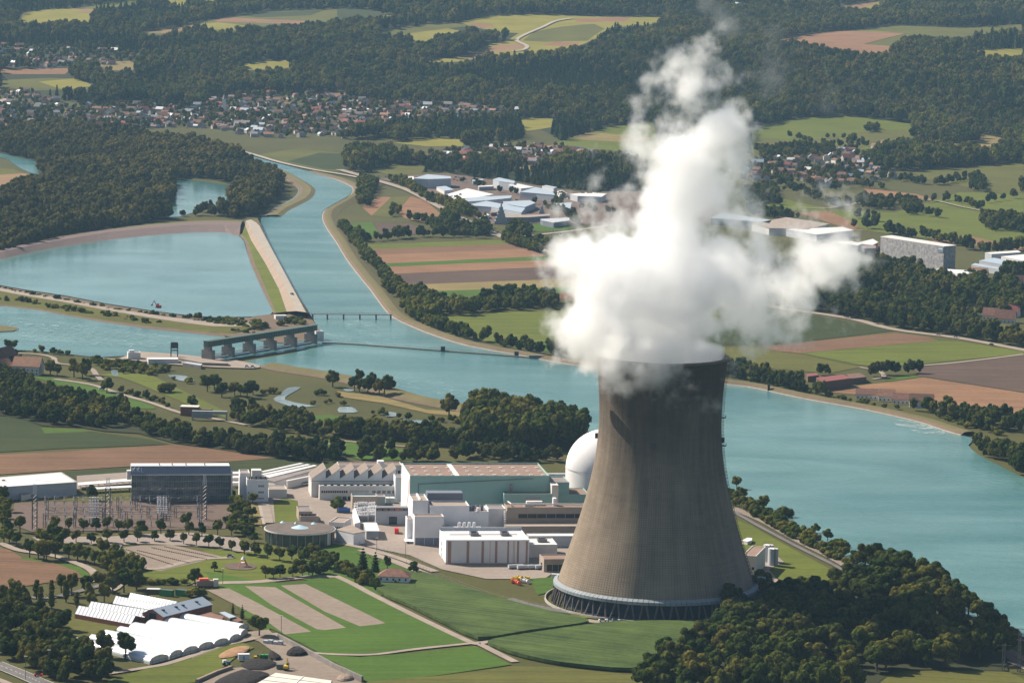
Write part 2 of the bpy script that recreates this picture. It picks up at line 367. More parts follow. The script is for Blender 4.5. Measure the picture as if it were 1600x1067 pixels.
fld('lb','c3',[(860,872),(930,880),(1100,900),(1190,925),(1000,927),(870,900)])
fld('mg','c3',[(300,930),(480,920),(700,970),(1000,985),(1150,940),(1300,890),(1600,900),(1600,1067),(820,1067),(720,990),(520,975)])
fld('gr','c3',[(1500,1005),(1600,1003),(1600,1027)],clear=False)
fld('ob','c3',[(540,985),(700,978),(830,1040),(920,1067),(800,1067),(600,1000)],clear=False)
fld('mg','c6',[(820,20),(850,-10),(1600,-10),(1600,112),(1500,90),(1330,60),(1190,70),(1100,60),(960,45)])
fld('ob','c6',[(1150,72),(1330,53),(1590,108),(1600,125),(1480,115),(1300,92),(1200,85)],ang=-.3)
# canal right bank side
fld('gr','c5',[(15,0),(150,-8),(195,57),(90,77)])
fld('db','c5',[(165,-2),(320,-2),(450,45),(195,57)])
fld('lb','c2',[(105,960),(180,910),(240,915),(150,1000)])
fld('og','c2',[(150,1000),(240,915),(330,905),(270,980),(250,1010)])
fld('lb','c2',[(270,980),(330,908),(400,930),(490,1010),(460,1050),(300,1010)],ang=-.75,period=12,amp=.3)
# the striped strip fields
ln = [((95,97),(740,75)),((118,120),(790,93)),((148,145),(870,117)),((183,185),(960,150)),((195,201),(1000,166)),((230,233),(1065,195)),((300,283),(1180,250)),((330,315),(1250,285)),((400,346),(1310,308)),((480,378),(1370,330))]
def rtop(x): return 50 + (x - 700) * (.318 if x < 1000 else .36)   # along the trunk road
for (a, b), k in zip(zip(ln[:-1], ln[1:]), ['mg','br','lb','gr','lb','db','ty','gr','rb']):
    fld(k,'c5',[a[0],a[1],b[1],b[0]],ang=.03,period=9)
fld('mg','c5',[(470,432),(700,413),(1000,398),(1500,350),(1760,420),(1700,520),(1000,545),(800,555),(700,552),(560,502)],ang=.14,period=9,amp=.3)
fld('gr','c5',[(800,560),(1000,545),(1300,548),(1300,640),(1060,600),(900,585)])
# right bank plain
fld('dk','c6',[(-300,470),(200,440),(330,372),(560,412),(800,457),(1000,495),(500,555),(380,562),(-200,560)])
fld('br','c6',[(380,570),(500,556),(1000,505),(1150,523),(1205,540),(560,600),(440,588)],ang=.3)
fld('mg','c6',[(560,601),(1200,541),(1300,545),(1600,590),(1600,602),(1070,655),(930,662),(820,650),(600,606)],ang=.25,period=9)
fld('og','c6',[(100,590),(350,562),(440,590),(560,603),(840,665),(700,692),(300,662),(150,650)])
fld('db','c6',[(1082,667),(1400,632),(1600,608),(1610,782),(1120,706)],ang=.1,period=9,amp=.2)
fld('lb','c6',[(690,767),(1000,730),(1130,711),(1610,785),(1610,892),(1400,852),(1200,832),(1000,802),(850,792),(700,780)],ang=.1,period=14)
fld('gr','c6',[(950,728),(1060,700),(1130,708),(1000,728)])
fld('ty','c6',[(700,325),(900,300),(1030,325),(880,337)])
fld('og','c6',[(1280,457),(1450,447),(1600,492),(1600,525),(1400,492)])
fld('gr','c6',[(1110,395),(1250,383),(1262,400)])
fld('gr','c2',[(760,1060),(800,1045),(930,1035),(1100,1040),(1060,1067),(900,1075)])
# left of the plant: meadows along the river
fld('gr','c4',[(150,705),(330,728),(520,780),(720,850),(620,852),(400,792),(230,735)],smooth=3)
fld('mg','c4',[(450,700),(560,712),(640,740),(900,850),(1050,900),(1050,870),(900,800),(700,700),(560,690)],clear=False)
fld('dk','c4',[(-10,890),(100,900),(200,940),(212,972),(-10,978)])
fld('gr','c4',[(190,945),(390,955),(445,972),(208,974)])
fld('dk','c4',[(-10,978),(430,962),(700,1000),(785,1022),(300,1040),(-10,1058)],ang=.05)
fld('br','p',[(-5,711),(100,706),(270,695),(350,703),(445,715),(350,722),(205,729),(60,738),(-5,742)],ang=.12,period=9,amp=.2)
fld('dk','p',[(100,738),(205,730),(207,743),(120,751)])
fld('dk','p',[(355,722),(440,716),(540,722),(560,735),(470,740),(360,738)])
fld('gr','c4',[(1420,890),(1530,884),(1620,903),(1700,950),(1600,945),(1500,922)])
fld('gr','c5',[(-10,900),(130,920),(300,950),(500,962),(430,977),(0,938)])
fld('gr','p',[(500,692),(530,690),(570,694),(650,706),(652,718),(600,720),(560,718),(520,706)])
fld('ty','c5',[(-10,775),(200,800),(400,860),(660,880),(640,900),(420,880),(200,830),(-10,800)],clear=False)
# bottom of the picture
fld('br','d1',[(-10,618),(60,640),(160,700),(350,722),(480,770),(520,810),(380,830),(120,870),(-10,895)],ang=-.12,period=7,amp=.25)
fld('gr','d1',[(120,690),(200,690),(350,710),(500,745),(590,820),(575,850),(520,812),(480,772),(350,724),(160,702)],clear=False)
M['gravel'] = field_mat('gravel', (.21,.165,.13), 0, 12, .08, .15, .03, col2=(.31,.25,.20))
M['gravel_dk'] = field_mat('brown_gravel', (.12,.085,.07), 0, 12, .08, .15, .03, col2=(.18,.13,.105))
M['concrete'] = field_mat('paving', (.25,.205,.17), 0, 12, .05, .1, .02, col2=(.36,.30,.26))
M['asphalt'] = mat('asphalt', (.13,.12,.115), .9, .15, .1)
M['path'] = mat('path', (.27,.22,.18), .9, .15, .1)
M['lightroad'] = mat('pale_road', (.32,.28,.23), .9, .12, .1)
def gnd(name, c, pts, m, **k): FIELDPX.append(Q(c, pts)); return patch(name, c, pts, M[m], **k)
fld('gr','p',[(380,890),(470,880),(520,850),(560,855),(650,890),(600,920),(595,935),(470,905),(390,905)])
fld('mg','p',[(210,900),(280,880),(320,860),(420,852),(480,875),(470,905),(380,915),(280,915)])
gnd('switchyard_ground','d1',[(90,345),(300,338),(540,340),(1000,325),(1440,330),(1475,380),(1410,505),(950,515),(200,525),(65,480)],'gravel_dk')
gnd('paving','p',[(365,760),(375,745),(455,755),(480,748),(640,742),(900,755),(960,800),(905,870),(850,905),(760,905),(690,890),(640,868),(560,852),(520,850),(410,810),(400,770)],'concrete')
gnd('paving','p',[(120,765),(205,760),(205,738),(120,744)],'concrete')
gnd('paving','p',[(360,740),(376,738),(378,762),(362,760)],'concrete')
fld('og','p',[(100,778),(130,768),(205,764),(205,783),(105,785)])
fld('mg','p',[(427,783),(445,779),(465,783),(469,816),(430,818)])
fld('ty','p',[(391,783),(403,783),(410,825),(398,820)])
gnd('car_park','d1',[(770,625),(860,612),(1080,608),(1385,680),(1000,772),(870,748)],'gravel')
gnd('paving','d1',[(200,560),(700,555),(900,540),(1180,530),(1480,560),(1600,650),(1500,650),(1300,620),(900,600),(700,610),(250,590)],'concrete')
fld('gr','d5',[(-330,130),(30,195),(170,205),(270,198),(380,185),(500,188),(720,270),(1330,578),(1160,602),(900,632),(650,650),(500,648),(390,638),(170,525),(90,490),(60,520),(-60,420)])
gnd('gravel_strip','d5',[(155,222),(310,212),(808,456),(780,462),(648,476),(430,385)],'gravel')
gnd('gravel_strip','d5',[(-70,225),(120,232),(562,485),(430,500),(380,495),(100,345)],'gravel')
gnd('gravel_strip','d5',[(-310,250),(-170,240),(0,325),(345,510),(180,527),(60,440)],'gravel')
fld('gr','d5',[(380,652),(650,668),(1000,640),(1160,622),(1370,600),(1595,716),(1400,745),(1150,782),(900,808),(700,828),(650,800),(520,715)])
fld('og','p',[(570,1080),(573,1066),(640,1060),(690,1056),(800,1041),(870,1043),(960,1052),(1012,1057),(1010,1085)],ang=.1,period=9,amp=.2)
fld('og','d7',[(600,1130),(800,1060),(1000,1010),(1300,1005),(1500,1010),(1600,1060),(1600,1200),(600,1200)],ang=-.2)
fld('mg','d7',[(140,255),(240,295),(480,430),(690,540),(722,590),(640,642),(440,612),(262,470),(190,400)])
fld('mg','p',[(880,955),(1000,963),(1170,962),(1160,970),(1000,972),(900,965)])
fld('gr','p',[(826,905),(870,902),(862,925),(840,930)])
fld('mg','g',[(300,790),(480,740),(640,690),(760,670),(1000,600),(1200,510),(1400,490),(1480,530),(1340,600),(1230,690),(1000,810),(300,870)])
fld('og','g',[(0,260),(120,270),(300,300),(470,340),(420,380),(300,400),(180,460),(60,500),(-100,560),(-300,500)])
gnd('yard','s',[(640,130),(700,190),(900,300),(1200,450),(1440,590),(900,660),(-100,660),(350,450),(640,420),(700,330),(560,230),(480,200),(330,250),(0,370),(0,330),(450,150)],'gravel')
M['soil'] = mat('dark_soil', (.016,.012,.011), .95, .3, .5, bump=.5)
M['clay'] = mat('clay', (.30,.17,.09), .95, .2, .3, bump=.3)
# ================================================================ WATER, BANKS, ROADS
def water_mat(name, col, col2, rough=.16, wave=1.1):
    m = bpy.data.materials.new(name); m.use_nodes = True; nt = m.node_tree; b = nt.nodes['Principled BSDF']; N = nt.nodes.new; L = nt.links.new
    g = N('ShaderNodeNewGeometry')
    n1 = N('ShaderNodeTexNoise'); n1.inputs['Scale'].default_value = .006; n1.inputs['Detail'].default_value = 5; n1.inputs['Distortion'].default_value = 1.5; mq = N('ShaderNodeMapping'); mq.inputs['Rotation'].default_value = (0, 0, .35); mq.inputs['Scale'].default_value = (.45, 1.5, 1); L(g.outputs['Position'], mq.inputs[0]); L(mq.outputs[0], n1.inputs['Vector'])
    mr = N('ShaderNodeMapRange'); mr.inputs[1].default_value = .35; mr.inputs[2].default_value = .68; L(n1.outputs['Fac'], mr.inputs[0])
    mx = N('ShaderNodeMix'); mx.data_type = 'RGBA'; L(mr.outputs[0], mx.inputs[0]); mx.inputs[6].default_value = (*col, 1); mx.inputs[7].default_value = (*col2, 1); L(mx.outputs[2], b.inputs['Base Color'])
    b.inputs['Roughness'].default_value = rough; b.inputs['IOR'].default_value = 1.33
    n2 = N('ShaderNodeTexNoise'); n2.inputs['Scale'].default_value = .22; n2.inputs['Detail'].default_value = 4; n2.inputs['Roughness'].default_value = .65
    mp = N('ShaderNodeMapping'); mp.inputs['Scale'].default_value = (.55, 1, 1); mp.inputs['Rotation'].default_value = (0, 0, .4); L(g.outputs['Position'], mp.inputs[0]); L(mp.outputs[0], n2.inputs['Vector'])
    bp = N('ShaderNodeBump'); bp.inputs['Distance'].default_value = wave; bp.inputs['Strength'].default_value = 1; L(n2.outputs['Fac'], bp.inputs['Height'])
    # gusts: calmer and rougher patches
    n3 = N('ShaderNodeTexNoise'); n3.inputs['Scale'].default_value = .012; n3.inputs['Detail'].default_value = 3; L(g.outputs['Position'], n3.inputs['Vector'])
    mr3 = N('ShaderNodeMapRange'); mr3.inputs[1].default_value = .3; mr3.inputs[2].default_value = .7; mr3.inputs[3].default_value = .35; mr3.inputs[4].default_value = 1; L(n3.outputs['Fac'], mr3.inputs[0]); L(mr3.outputs[0], bp.inputs['Strength'])
    L(bp.outputs[0], b.inputs['Normal']); return m
M['water'] = water_mat('river_water', (.056,.155,.150), (.125,.240,.222))
M['calm'] = water_mat('calm_water', (.068,.165,.160), (.10,.215,.205), .07, .3)
M['foam'] = water_mat('foamy_water', (.10,.24,.25), (.50,.58,.58), .4)
M['stream'] = water_mat('stream_water', (.12,.16,.16), (.3,.36,.36), .12)
WATERPX = []
def water(c, pts, m='water', smooth=0, z=.75, name='water'):
    q = Q(c, pts); q = smooth_line(q, smooth, True) if smooth else q; WATERPX.append(q)
    ZL[0] += .004
    return drape(name, G(q, 0)[:, :2], M[m], z + ZL[0] * .1)
POOL_R = Q('p', [(1640,765),(1600,748),(1560,728),(1530,712),(1513,697),(1522,688),(1500,680),(1475,673),(1440,661),(1400,651),(1350,640),(1300,631),(1250,622),(1200,611),(1165,604),(1128,600),(1030,588),(928,575),(867,566),(810,555),(732,541),(682,526),(641,510),(613,496),(597,480),(580,456),(562,434),(540,405),(524,378),(510,358),(503,342),(506,330),(518,322),(536,312),(548,304),(551,296),(545,290),(522,280),(480,270),(440,261),(398,252),(375,243)])
POOL_L = Q('p', [(360,243),(385,250),(422,267),(445,280),(463,292),(466,300),(456,312),(425,327),(411,338),(405,348),(407,358),(414,375),(424,400),(437,428),(452,455),(468,475),(484,492),(492,505),(498,519),(503,540),(440,556),(372,568),(405,573),(439,580),(486,587),(540,598),(611,621),(692,637),(746,648),(830,665),(921,690),(1000,720),(1100,755),(1140,778),(1200,808),(1260,845),(1310,875),(1350,895),(1420,920),(1480,945),(1540,975),(1580,990),(1640,1010)])
WATERPX.append(POOL_R + POOL_L[:])
drape('river', G(smooth_line(POOL_R, 2) + smooth_line(POOL_L, 2), 0)[:, :2], M['water'], .8)
water('p', [(-40,470),(0,478),(60,485),(101,493),(169,505),(236,515),(304,522),(351,527),(372,532),(430,528),(470,515),(503,519),(503,542),(320,566),(304,562),(219,556),(157,559),(115,555),(67,550),(34,548),(-40,545)], smooth=2, z=.5, name='old_river')
water('p', [(-60,412),(0,406),(51,394),(101,385),(169,375),(236,368),(304,363),(350,363),(372,368),(381,378),(391,412),(408,451),(427,488),(420,494),(398,496),(337,497),(294,494),(246,488),(169,476),(101,463),(34,453),(-60,436)], 'calm', z=.8, name='basin_water')
water('c1', [(795,842),(900,838),(990,850),(1110,868),(1085,925),(1010,960),(960,965),(830,1005),(745,1000),(740,965),(810,945)], 'calm', smooth=2, z=.4, name='pond_water')
water('c1', [(-30,715),(30,720),(90,740),(175,752),(180,810),(100,785),(30,745),(-30,735)], smooth=2, z=.4, name='pond_water')
water('c1', [(555,788),(620,800),(610,850),(570,840)], smooth=2, z=.4, name='pond_water')
for q in ([(780,700),(860,705),(900,728),(840,728),(790,712)], [(515,678),(545,680),(545,705),(520,700)], [(375,632),(405,634),(400,655),(380,650)],
          [(1265,812),(1300,790),(1330,760),(1395,758),(1340,790),(1320,815),(1420,838),(1480,842),(1380,850),(1300,832)], [(1565,855),(1600,848),(1660,870),(1600,875)]):
    water('c4', q, 'stream', smooth=2, z=.4, name='stream')
for q in ([(0,850),(60,850),(80,870),(0,875)], [(200,870),(260,875),(270,890),(220,893)], [(300,905),(420,915),(400,925),(310,918)], [(20,765),(70,768),(60,775),(30,775)]):
    water('c5', q, 'stream', smooth=2, z=.4, name='stream')
# foam below the weir and the pale swirl by the right bank
M['froth'] = mat('froth', (.17,.33,.33), .5, col2=(.62,.68,.66), scale=.06)
FOAMQ = (('c4',[(150,500),(300,485),(420,520),(470,540),(560,545),(520,560),(380,548),(230,530)]), ('c4',[(400,505),(520,500),(700,530),(680,545),(560,535)]), ('c4',[(40,440),(200,450),(420,475),(600,500),(850,530),(900,560),(700,575),(500,570),(250,560),(80,520)]), ('c4',[(1480,500),(1600,520),(1800,560),(1700,570),(1560,545)]), ('c5',[(240,700),(420,720),(600,790),(560,810),(400,780),(250,740)]), ('c5',[(0,440),(120,450),(260,520),(200,540),(60,500)]))
def swirl_mat():
    m = bpy.data.materials.new('floating_froth'); m.use_nodes = True; nt = m.node_tree; b = nt.nodes['Principled BSDF']; N = nt.nodes.new; L = nt.links.new
    b.inputs['Base Color'].default_value = (.36,.44,.42,1); b.inputs['Roughness'].default_value = .5
    g = N('ShaderNodeNewGeometry'); n = N('ShaderNodeTexNoise'); n.inputs['Scale'].default_value = .05; n.inputs['Detail'].default_value = 7; n.inputs['Distortion'].default_value = 1; L(g.outputs['Position'], n.inputs['Vector'])
    mr = N('ShaderNodeMapRange'); mr.inputs[1].default_value = .45; mr.inputs[2].default_value = .62; mr.inputs[4].default_value = .8; L(n.outputs['Fac'], mr.inputs[0]); L(mr.outputs[0], b.inputs['Alpha']); return m
M['swirl'] = swirl_mat(); M['ripple'] = swirl_mat(); M['ripple'].name = 'pale_ripples'
for n_ in M['ripple'].node_tree.nodes:
    if n_.type == 'MAP_RANGE': n_.inputs[1].default_value = .50; n_.inputs[2].default_value = .72; n_.inputs[4].default_value = .55
    if n_.type == 'BSDF_PRINCIPLED': n_.inputs['Base Color'].default_value = (.34,.50,.50,1)
    if n_.type == 'TEX_NOISE': n_.inputs['Scale'].default_value = .07; n_.inputs['Distortion'].default_value = 2.5
for c, q in FOAMQ:
    o = drape('foam', G(smooth_line(Q(c, q), 3, True), 0)[:, :2], M['ripple'], .97); o['kind'] = 'stuff'
o = drape('foam', G(smooth_line(Q('c6', [(985,912),(1060,915),(1180,945),(1235,970),(1190,980),(1100,965),(1010,935)]), 3, True), 0)[:, :2], M['swirl'], .93); o['kind'] = 'stuff'
# banks
M['bank'] = field_mat('bank_grass', (.115,.105,.045), 0, 12, .05, .2, .02, col2=(.19,.16,.07))
M['bankstone'] = field_mat('bank_stone', (.13,.10,.072), 0, 6, .1, .2, .05)
M['mauve'] = field_mat('basin_slope', (.17,.125,.115), 0, 6, .1, .1, .02, col2=(.21,.16,.145))
M['slab'] = field_mat('slope_slabs', (.28,.21,.16), .9, 10, .15, .1, .03, col2=(.37,.29,.23))
M['palebank'] = mat('pale_stone', (.27,.23,.19), .9, .2, .2)
rb = POOL_R[6:39]
def offs(line, d, z):   # the same shoreline pushed away from the water by d metres
    P = G(line, z); a, b = ribbon_xy(P, 2 * d); return a, b
def bank(name, line, d_list, z_list, mats, side):
    P = G(smooth_line(line, 2), .8); rows = []
    for d, z in zip(d_list, z_list):
        a, b = ribbon_xy(P, 2 * d if d else .001); q = a if side > 0 else b; rows.append(np.c_[q, np.full(len(q), z)])
    mb = MB(); n = len(P); mb.v = [tuple(p) for r_ in rows for p in r_]
    for i in range(len(rows) - 1):
        for j in range(n - 1): a = i * n + j; mb.f.append((a, a + 1, a + n + 1, a + n)); mb.m.append(i)
    o = mb.build(name, mats); o['kind'] = 'structure'; bm = bmesh.new(); bm.from_mesh(o.data)
    for f_ in bm.faces:
        if f_.normal.z < 0: f_.normal_flip()
    bm.to_mesh(o.data); bm.free(); return o
bank('river_bank', POOL_R[6:39], [-.5, 1.2, 4, 8, 12, 20], [.3, 1.3, 3.2, 3.6, 3.4, .1], [M['palebank'], M['bankstone'], M['bank'], M['bank'], M['bank']], -1)
bank('river_bank', Q('p',[(360,243),(385,250),(422,267),(445,280),(463,292),(466,300),(456,312),(425,327),(411,338)]), [-.5, 6, 18, 26], [.3, 2.5, 3.2, .1], [M['bankstone'], M['bank'], M['bank']], 1)
bank('river_bank', Q('p',[(405,573),(439,580),(486,587),(540,598),(611,621),(692,637),(746,648),(830,665),(921,690)]), [-.5, 3, 12, 17, 32], [.3, 1.6, 3.6, 3.6, .1], [M['bankstone'], M['bank'], M['bank'], M['bank']], 1)
# basin rim (a sloped brown bank) and the big dike between basin and canal
loft('basin_bank', [(Q('p',[(-60,412),(0,406),(51,394),(101,385),(169,375),(236,368),(304,363),(350,363),(374,370)]), .75), (Q('p',[(-60,400),(0,394),(51,383),(101,374),(169,363),(236,356),(304,351),(350,350),(376,352)]), 6.), (Q('p',[(-60,396),(0,389),(51,379),(101,369),(169,359),(236,352),(304,347),(350,346),(378,347)]), 6.), (Q('p',[(-60,394),(0,386),(51,376),(101,366),(169,357),(236,350),(304,345),(350,344),(380,345)]), .1)], [M['mauve'], M['mauve'], M['bank']])
loft('basin_bank', [(Q('p',[(372,366),(382,376),(391,412),(408,451),(427,489)]), .75), (Q('p',[(378,366),(388,378),(398,412),(416,452),(431,489)]), 1.8), (Q('p',[(383,352),(392,375),(415,412),(436,452),(448,487)]), 3.0), (Q('p',[(384,345),(400,372),(421,402),(444,444),(463,486)]), 7.5), (Q('p',[(392,343),(404,350),(424,388),(450,436),(478,488)]), 7.7), (Q('p',[(402,341),(406,348),(423,388),(449,434),(482,490)]), 6.5), (Q('p',[(408,341),(406,352),(426,396),(453,444),(485,492)]), .5)],
     [M['bankstone'], fm('mg'), M['slab'], M['lightroad'], M['bank'], M['bankstone']])
loft('basin_bank', [(Q('p',[(-60,436),(34,453),(101,463),(169,476),(246,488),(294,494),(337,497),(398,496)]), .75), (Q('p',[(-60,439),(34,456),(101,467),(169,480),(246,493),(294,499),(337,503),(398,502)]), 3.2), (Q('p',[(-60,443),(34,461),(101,472),(169,485),(246,498),(294,505),(337,510),(398,510)]), 3.2), (Q('p',[(-60,468),(0,476),(60,483),(101,491),(169,503),(236,513),(304,520),(351,525)]), .3)], [M['bankstone'], M['path'], fm('og')])
loft('river_bank', [(Q('p',[(-60,480),(0,478),(60,485),(101,493),(169,505),(236,515),(304,522),(351,527)]), .4), (Q('p',[(-60,477),(0,475),(60,482),(101,490),(169,501),(236,510),(304,517),(351,522)]), 1.6)], M['bankstone'])
gnd('pasture','c4',[(-40,470),(60,480),(90,490),(60,500),(-40,505)],'bank',off=1.2)
# point of land behind the weir
gnd('river_bank','w',[(800,150),(960,70),(1080,55),(1180,60),(1330,30),(1380,110),(1430,180),(1330,230),(1200,255),(1080,250),(940,225),(700,200)],'bankstone',off=1.0)
# works platform on the near side of the weir
gnd('paving','w',[(60,350),(160,315),(400,330),(600,350),(820,372),(960,398),(1000,410),(1005,425),(960,432),(700,425),(400,405),(200,385),(20,365)],'path',off=1.1)
# ---- roads
M['line'] = mat('road_paint', (.75,.75,.72), .7)
for c, pts, wd, m in (
    ('c1',[(600,622),(720,635),(850,650),(1000,670),(1100,700),(1180,722),(1300,757),(1450,790),(1600,815),(1700,835)],9,'lightroad'),
    ('c2',[(0,790),(90,815),(180,842),(280,872),(350,900),(480,970),(560,1015),(650,1060)],13,'path'),
    ('c5',[(620,0),(700,40),(850,92),(1000,145),(1250,230),(1600,320),(1900,365)],14,'path'),
    ('c6',[(330,366),(500,395),(800,440),(1000,490),(1300,530),(1600,585),(1700,600)],12,'path'),
    ('c5',[(850,58),(980,45),(1100,30),(1300,0)],8,'lightroad'),
    ('c2',[(1080,88),(1000,102),(940,130),(880,155),(830,180),(825,195),(870,218),(850,235),(800,240)],9,'lightroad'),
    ('c4',[(60,600),(170,605),(245,620),(260,645),(330,655),(420,672),(445,700),(470,725)],5,'path'),
    ('c4',[(430,622),(480,625),(600,635)],5,'path'),
    ('c4',[(250,720),(420,745),(560,790),(700,830),(850,880),(1000,905),(1180,940)],5.5,'path'),
    ('c4',[(0,330),(120,345),(370,385),(560,415),(760,440),(860,455)],4.5,'path'),
    ('c6',[(1065,662),(1300,642),(1600,605)],5,'path'),
    ('c6',[(840,665),(930,685),(950,710),(900,720)],4.5,'path'),
    ('c3',[(560,965),(700,968),(900,935),(1150,930),(1300,960),(1420,985),(1600,1030)],5,'path'),
    ('c5',[(95,100),(140,140),(210,240),(290,330)],4.5,'path'),
    ('d5',[(480,155),(600,210),(730,280),(1000,415),(1330,572),(1400,590),(1500,640),(1620,700)],5,'path'),
    ('d5',[(110,520),(200,575),(300,630),(380,645),(560,655),(750,652),(1000,620),(1330,585),(1400,578),(1500,565),(1600,548)],4,'path'),
    ('d5',[(1400,585),(1440,578),(1700,520),(1900,490),(2060,440),(2120,450)],4,'path'),
    ('d5',[(-400,215),(-180,205),(0,200),(200,180),(330,168),(490,165)],8,'path'),
    ('d5',[(660,0),(900,85),(1100,170),(1300,250),(1500,320),(1700,390),(1900,430),(2150,450),(2400,462),(2800,468),(3000,468)],7,'path'),
    ('d6',[(-20,545),(100,580),(300,620),(500,650),(700,668),(1000,672),(1250,668),(1400,660)],7,'asphalt'),
    ('d1',[(0,596),(110,640),(230,660),(350,680),(470,720),(560,760),(600,800),(610,840)],6,'path'),
    ('d1',[(640,910),(700,890),(740,860),(790,790),(870,760),(1010,755),(1200,705),(1380,690),(1460,690)],6,'path'),
    ('d1',[(80,920),(300,940),(560,880),(650,850),(740,790),(700,700),(740,610)],5,'asphalt'),
    ('p',[(-10,1037),(30,1053),(60,1066),(100,1082)],11,'asphalt'),
    ('p',[(-10,1060),(20,1072),(60,1090)],5,'path'),
    ('g',[(300,740),(620,690),(780,660),(1000,590),(1200,520),(1420,470),(1500,450)],4.5,'path'),
    ('d4',[(1230,880),(1330,930),(1450,1010),(1600,1100)],5,'lightroad'),
    ('d7',[(140,205),(300,270),(480,370),(640,450),(740,510),(775,560)],9,'gravel'),
    ('d7',[(150,225),(300,310),(480,405),(620,475),(700,520),(735,560),(740,590)],3.5,'asphalt'),
    ('d7',[(265,480),(330,560),(400,600),(330,620),(290,660)],9,'path'),
    ('d7',[(1150,720),(1250,785),(1350,840),(1450,900),(1583,990)],5,'gravel_dk'),
    ('d7',[(1460,850),(1583,860),(1650,862)],5,'path'),
    ('d7',[(1500,905),(1600,960)],6,'gravel_dk'), ('d7',[(1500,965),(1560,985),(1640,1030)],3,'path'),
    ('d2',[(220,520),(240,600),(262,700)],2.2,'lightroad'), ('d2',[(265,520),(290,620),(300,690)],6,'path'),
    ('d2',[(860,850),(1060,890),(1300,960),(1600,1070)],6,'path'),
    ('d3',[(560,70),(760,110),(1000,150),(1290,190)],5,'gravel_dk'),
    ('c4',[(1500,1018),(1600,1030)],4,'path'),
    ('d2',[(880,48),(1100,70),(1400,95),(1600,105)],3.5,'path')):
    road('road' if m in ('asphalt','lightroad') else 'path', c, pts, wd, M[m])
# kerbs and lane marks on the road in the corner
for off_, ty in ((-5.2,'edge'),(5.2,'edge'),(0,'mid')):
    P = G(smooth_line(Q('p',[(-10,1037),(30,1053),(60,1066),(100,1082)]), 12)); a, b = ribbon_xy(P, abs(off_) * 2 + .001); q = a if off_ >= 0 else b
    mb = MB()
    for i in range(len(q) - 1):
        if ty == 'mid' and i % 2: continue
        d = (q[i+1] - q[i]); nn = np.array([-d[1], d[0]]); nn = nn / np.linalg.norm(nn) * .12
        mb.face([(*(q[i] - nn), ZL[0] + .02), (*(q[i+1] - nn), ZL[0] + .02), (*(q[i+1] + nn), ZL[0] + .02), (*(q[i] + nn), ZL[0] + .02)])
    mb.build('road_marking', M['line'])['kind'] = 'structure'
# tall maize blocks in front of the tower
def maize_mat():
    return field_mat('maize', (.034,.064,.014), -.45, 2.6, .3, .5, .035, col2=(.085,.125,.030), fine=.35)
M['maize'] = maize_mat()
def maize(name, c, pts, h=2.4, label=None):
    q = smooth_line(Q(c, pts), 2, True); FIELDPX.append(q); xy = G(q)[:, :2]
    poly = [tuple(p) for p in xy]; x0, y0 = xy.min(0); x1, y1 = xy.max(0); s = 2.1
    o = drape(name, xy, M['maize'], ZL[0] + .02, 'stuff', raised=h * .8)
    # ragged plant tops
    gx, gy = np.meshgrid(np.arange(x0, x1, s), np.arange(y0, y1, s)); gx = gx + nrng.uniform(-.8, .8, gx.shape); gy = gy + nrng.uniform(-.8, .8, gy.shape)
    k = inpoly(poly, gx, gy); gx = gx[k]; gy = gy[k]; mb = MB()
    for x, y in zip(gx, gy):
        a = rng.uniform(0, 3.14); r = rng.uniform(.6, 1.2); z = h * rng.uniform(.85, 1.25); c_, s_ = math.cos(a) * r, math.sin(a) * r
        mb.face([(x - c_, y - s_, h * .7), (x + c_, y + s_, h * .7), (x, y, z)])
    me = bpy.data.meshes.new('t'); bm = bmesh.new(); bm.from_mesh(o.data); me2 = mb.mesh('t2', M['maize']); bm.from_mesh(me2); bm.to_mesh(o.data); bm.free()
    return o
maize('maize_crop', 'p', [(588,925),(620,905),(650,899),(665,900),(720,920),(790,942),(860,960),(918,973),(905,980),(830,990),(790,997),(747,1001),(700,980),(640,950)])
maize('maize_crop', 'p', [(762,1007),(800,999),(900,984),(960,977),(1060,975),(1150,976),(1175,985),(1150,1005),(1080,1035),(1005,1051),(905,1044),(850,1036),(800,1024),(775,1014)])
# ================================================================ COOLING TOWER
TY = 2076.
def WP(x, y, Y):
    d = rays([x], [y])[0]; return Vector((d[0] * Y, Y, CH + d[2] * Y))
PROF = [(912,154),(900,150),(887,146.5),(875,142.5),(862,138.5),(850,134.5),(825,126),(800,119),(782,114),(765,109.5),(740,104.3),(715,100.3),(690,97.3),(665,95.8),(640,96),(620,96.8),(600,98.2),(580,100.5),(565,101.8),(556,102.8)]
AXIS = lambda y: 1024.3 + (912 - y) / (912 - 552.) * 9.2
_tx = WP(1024.5, 911, TY).x
def tprof():
    out = []
    for y, hw in PROF:
        p = WP(AXIS(y), y, TY); dep = (Vector(p) - Vector((0, 0, CH))).dot(_f); out.append((p.z, hw / F * dep))
    return out
TP = tprof(); ZR = TP[0][0]; ZT = TP[-1][0]
def trad(z): return float(np.interp(z, [p[0] for p in TP], [p[1] for p in TP]))
def smooth_prof(n):
    z = np.linspace(ZR, ZT, n); c = np.polyfit([p[0] for p in TP], [p[1] for p in TP], 5); return z, np.polyval(c, z)
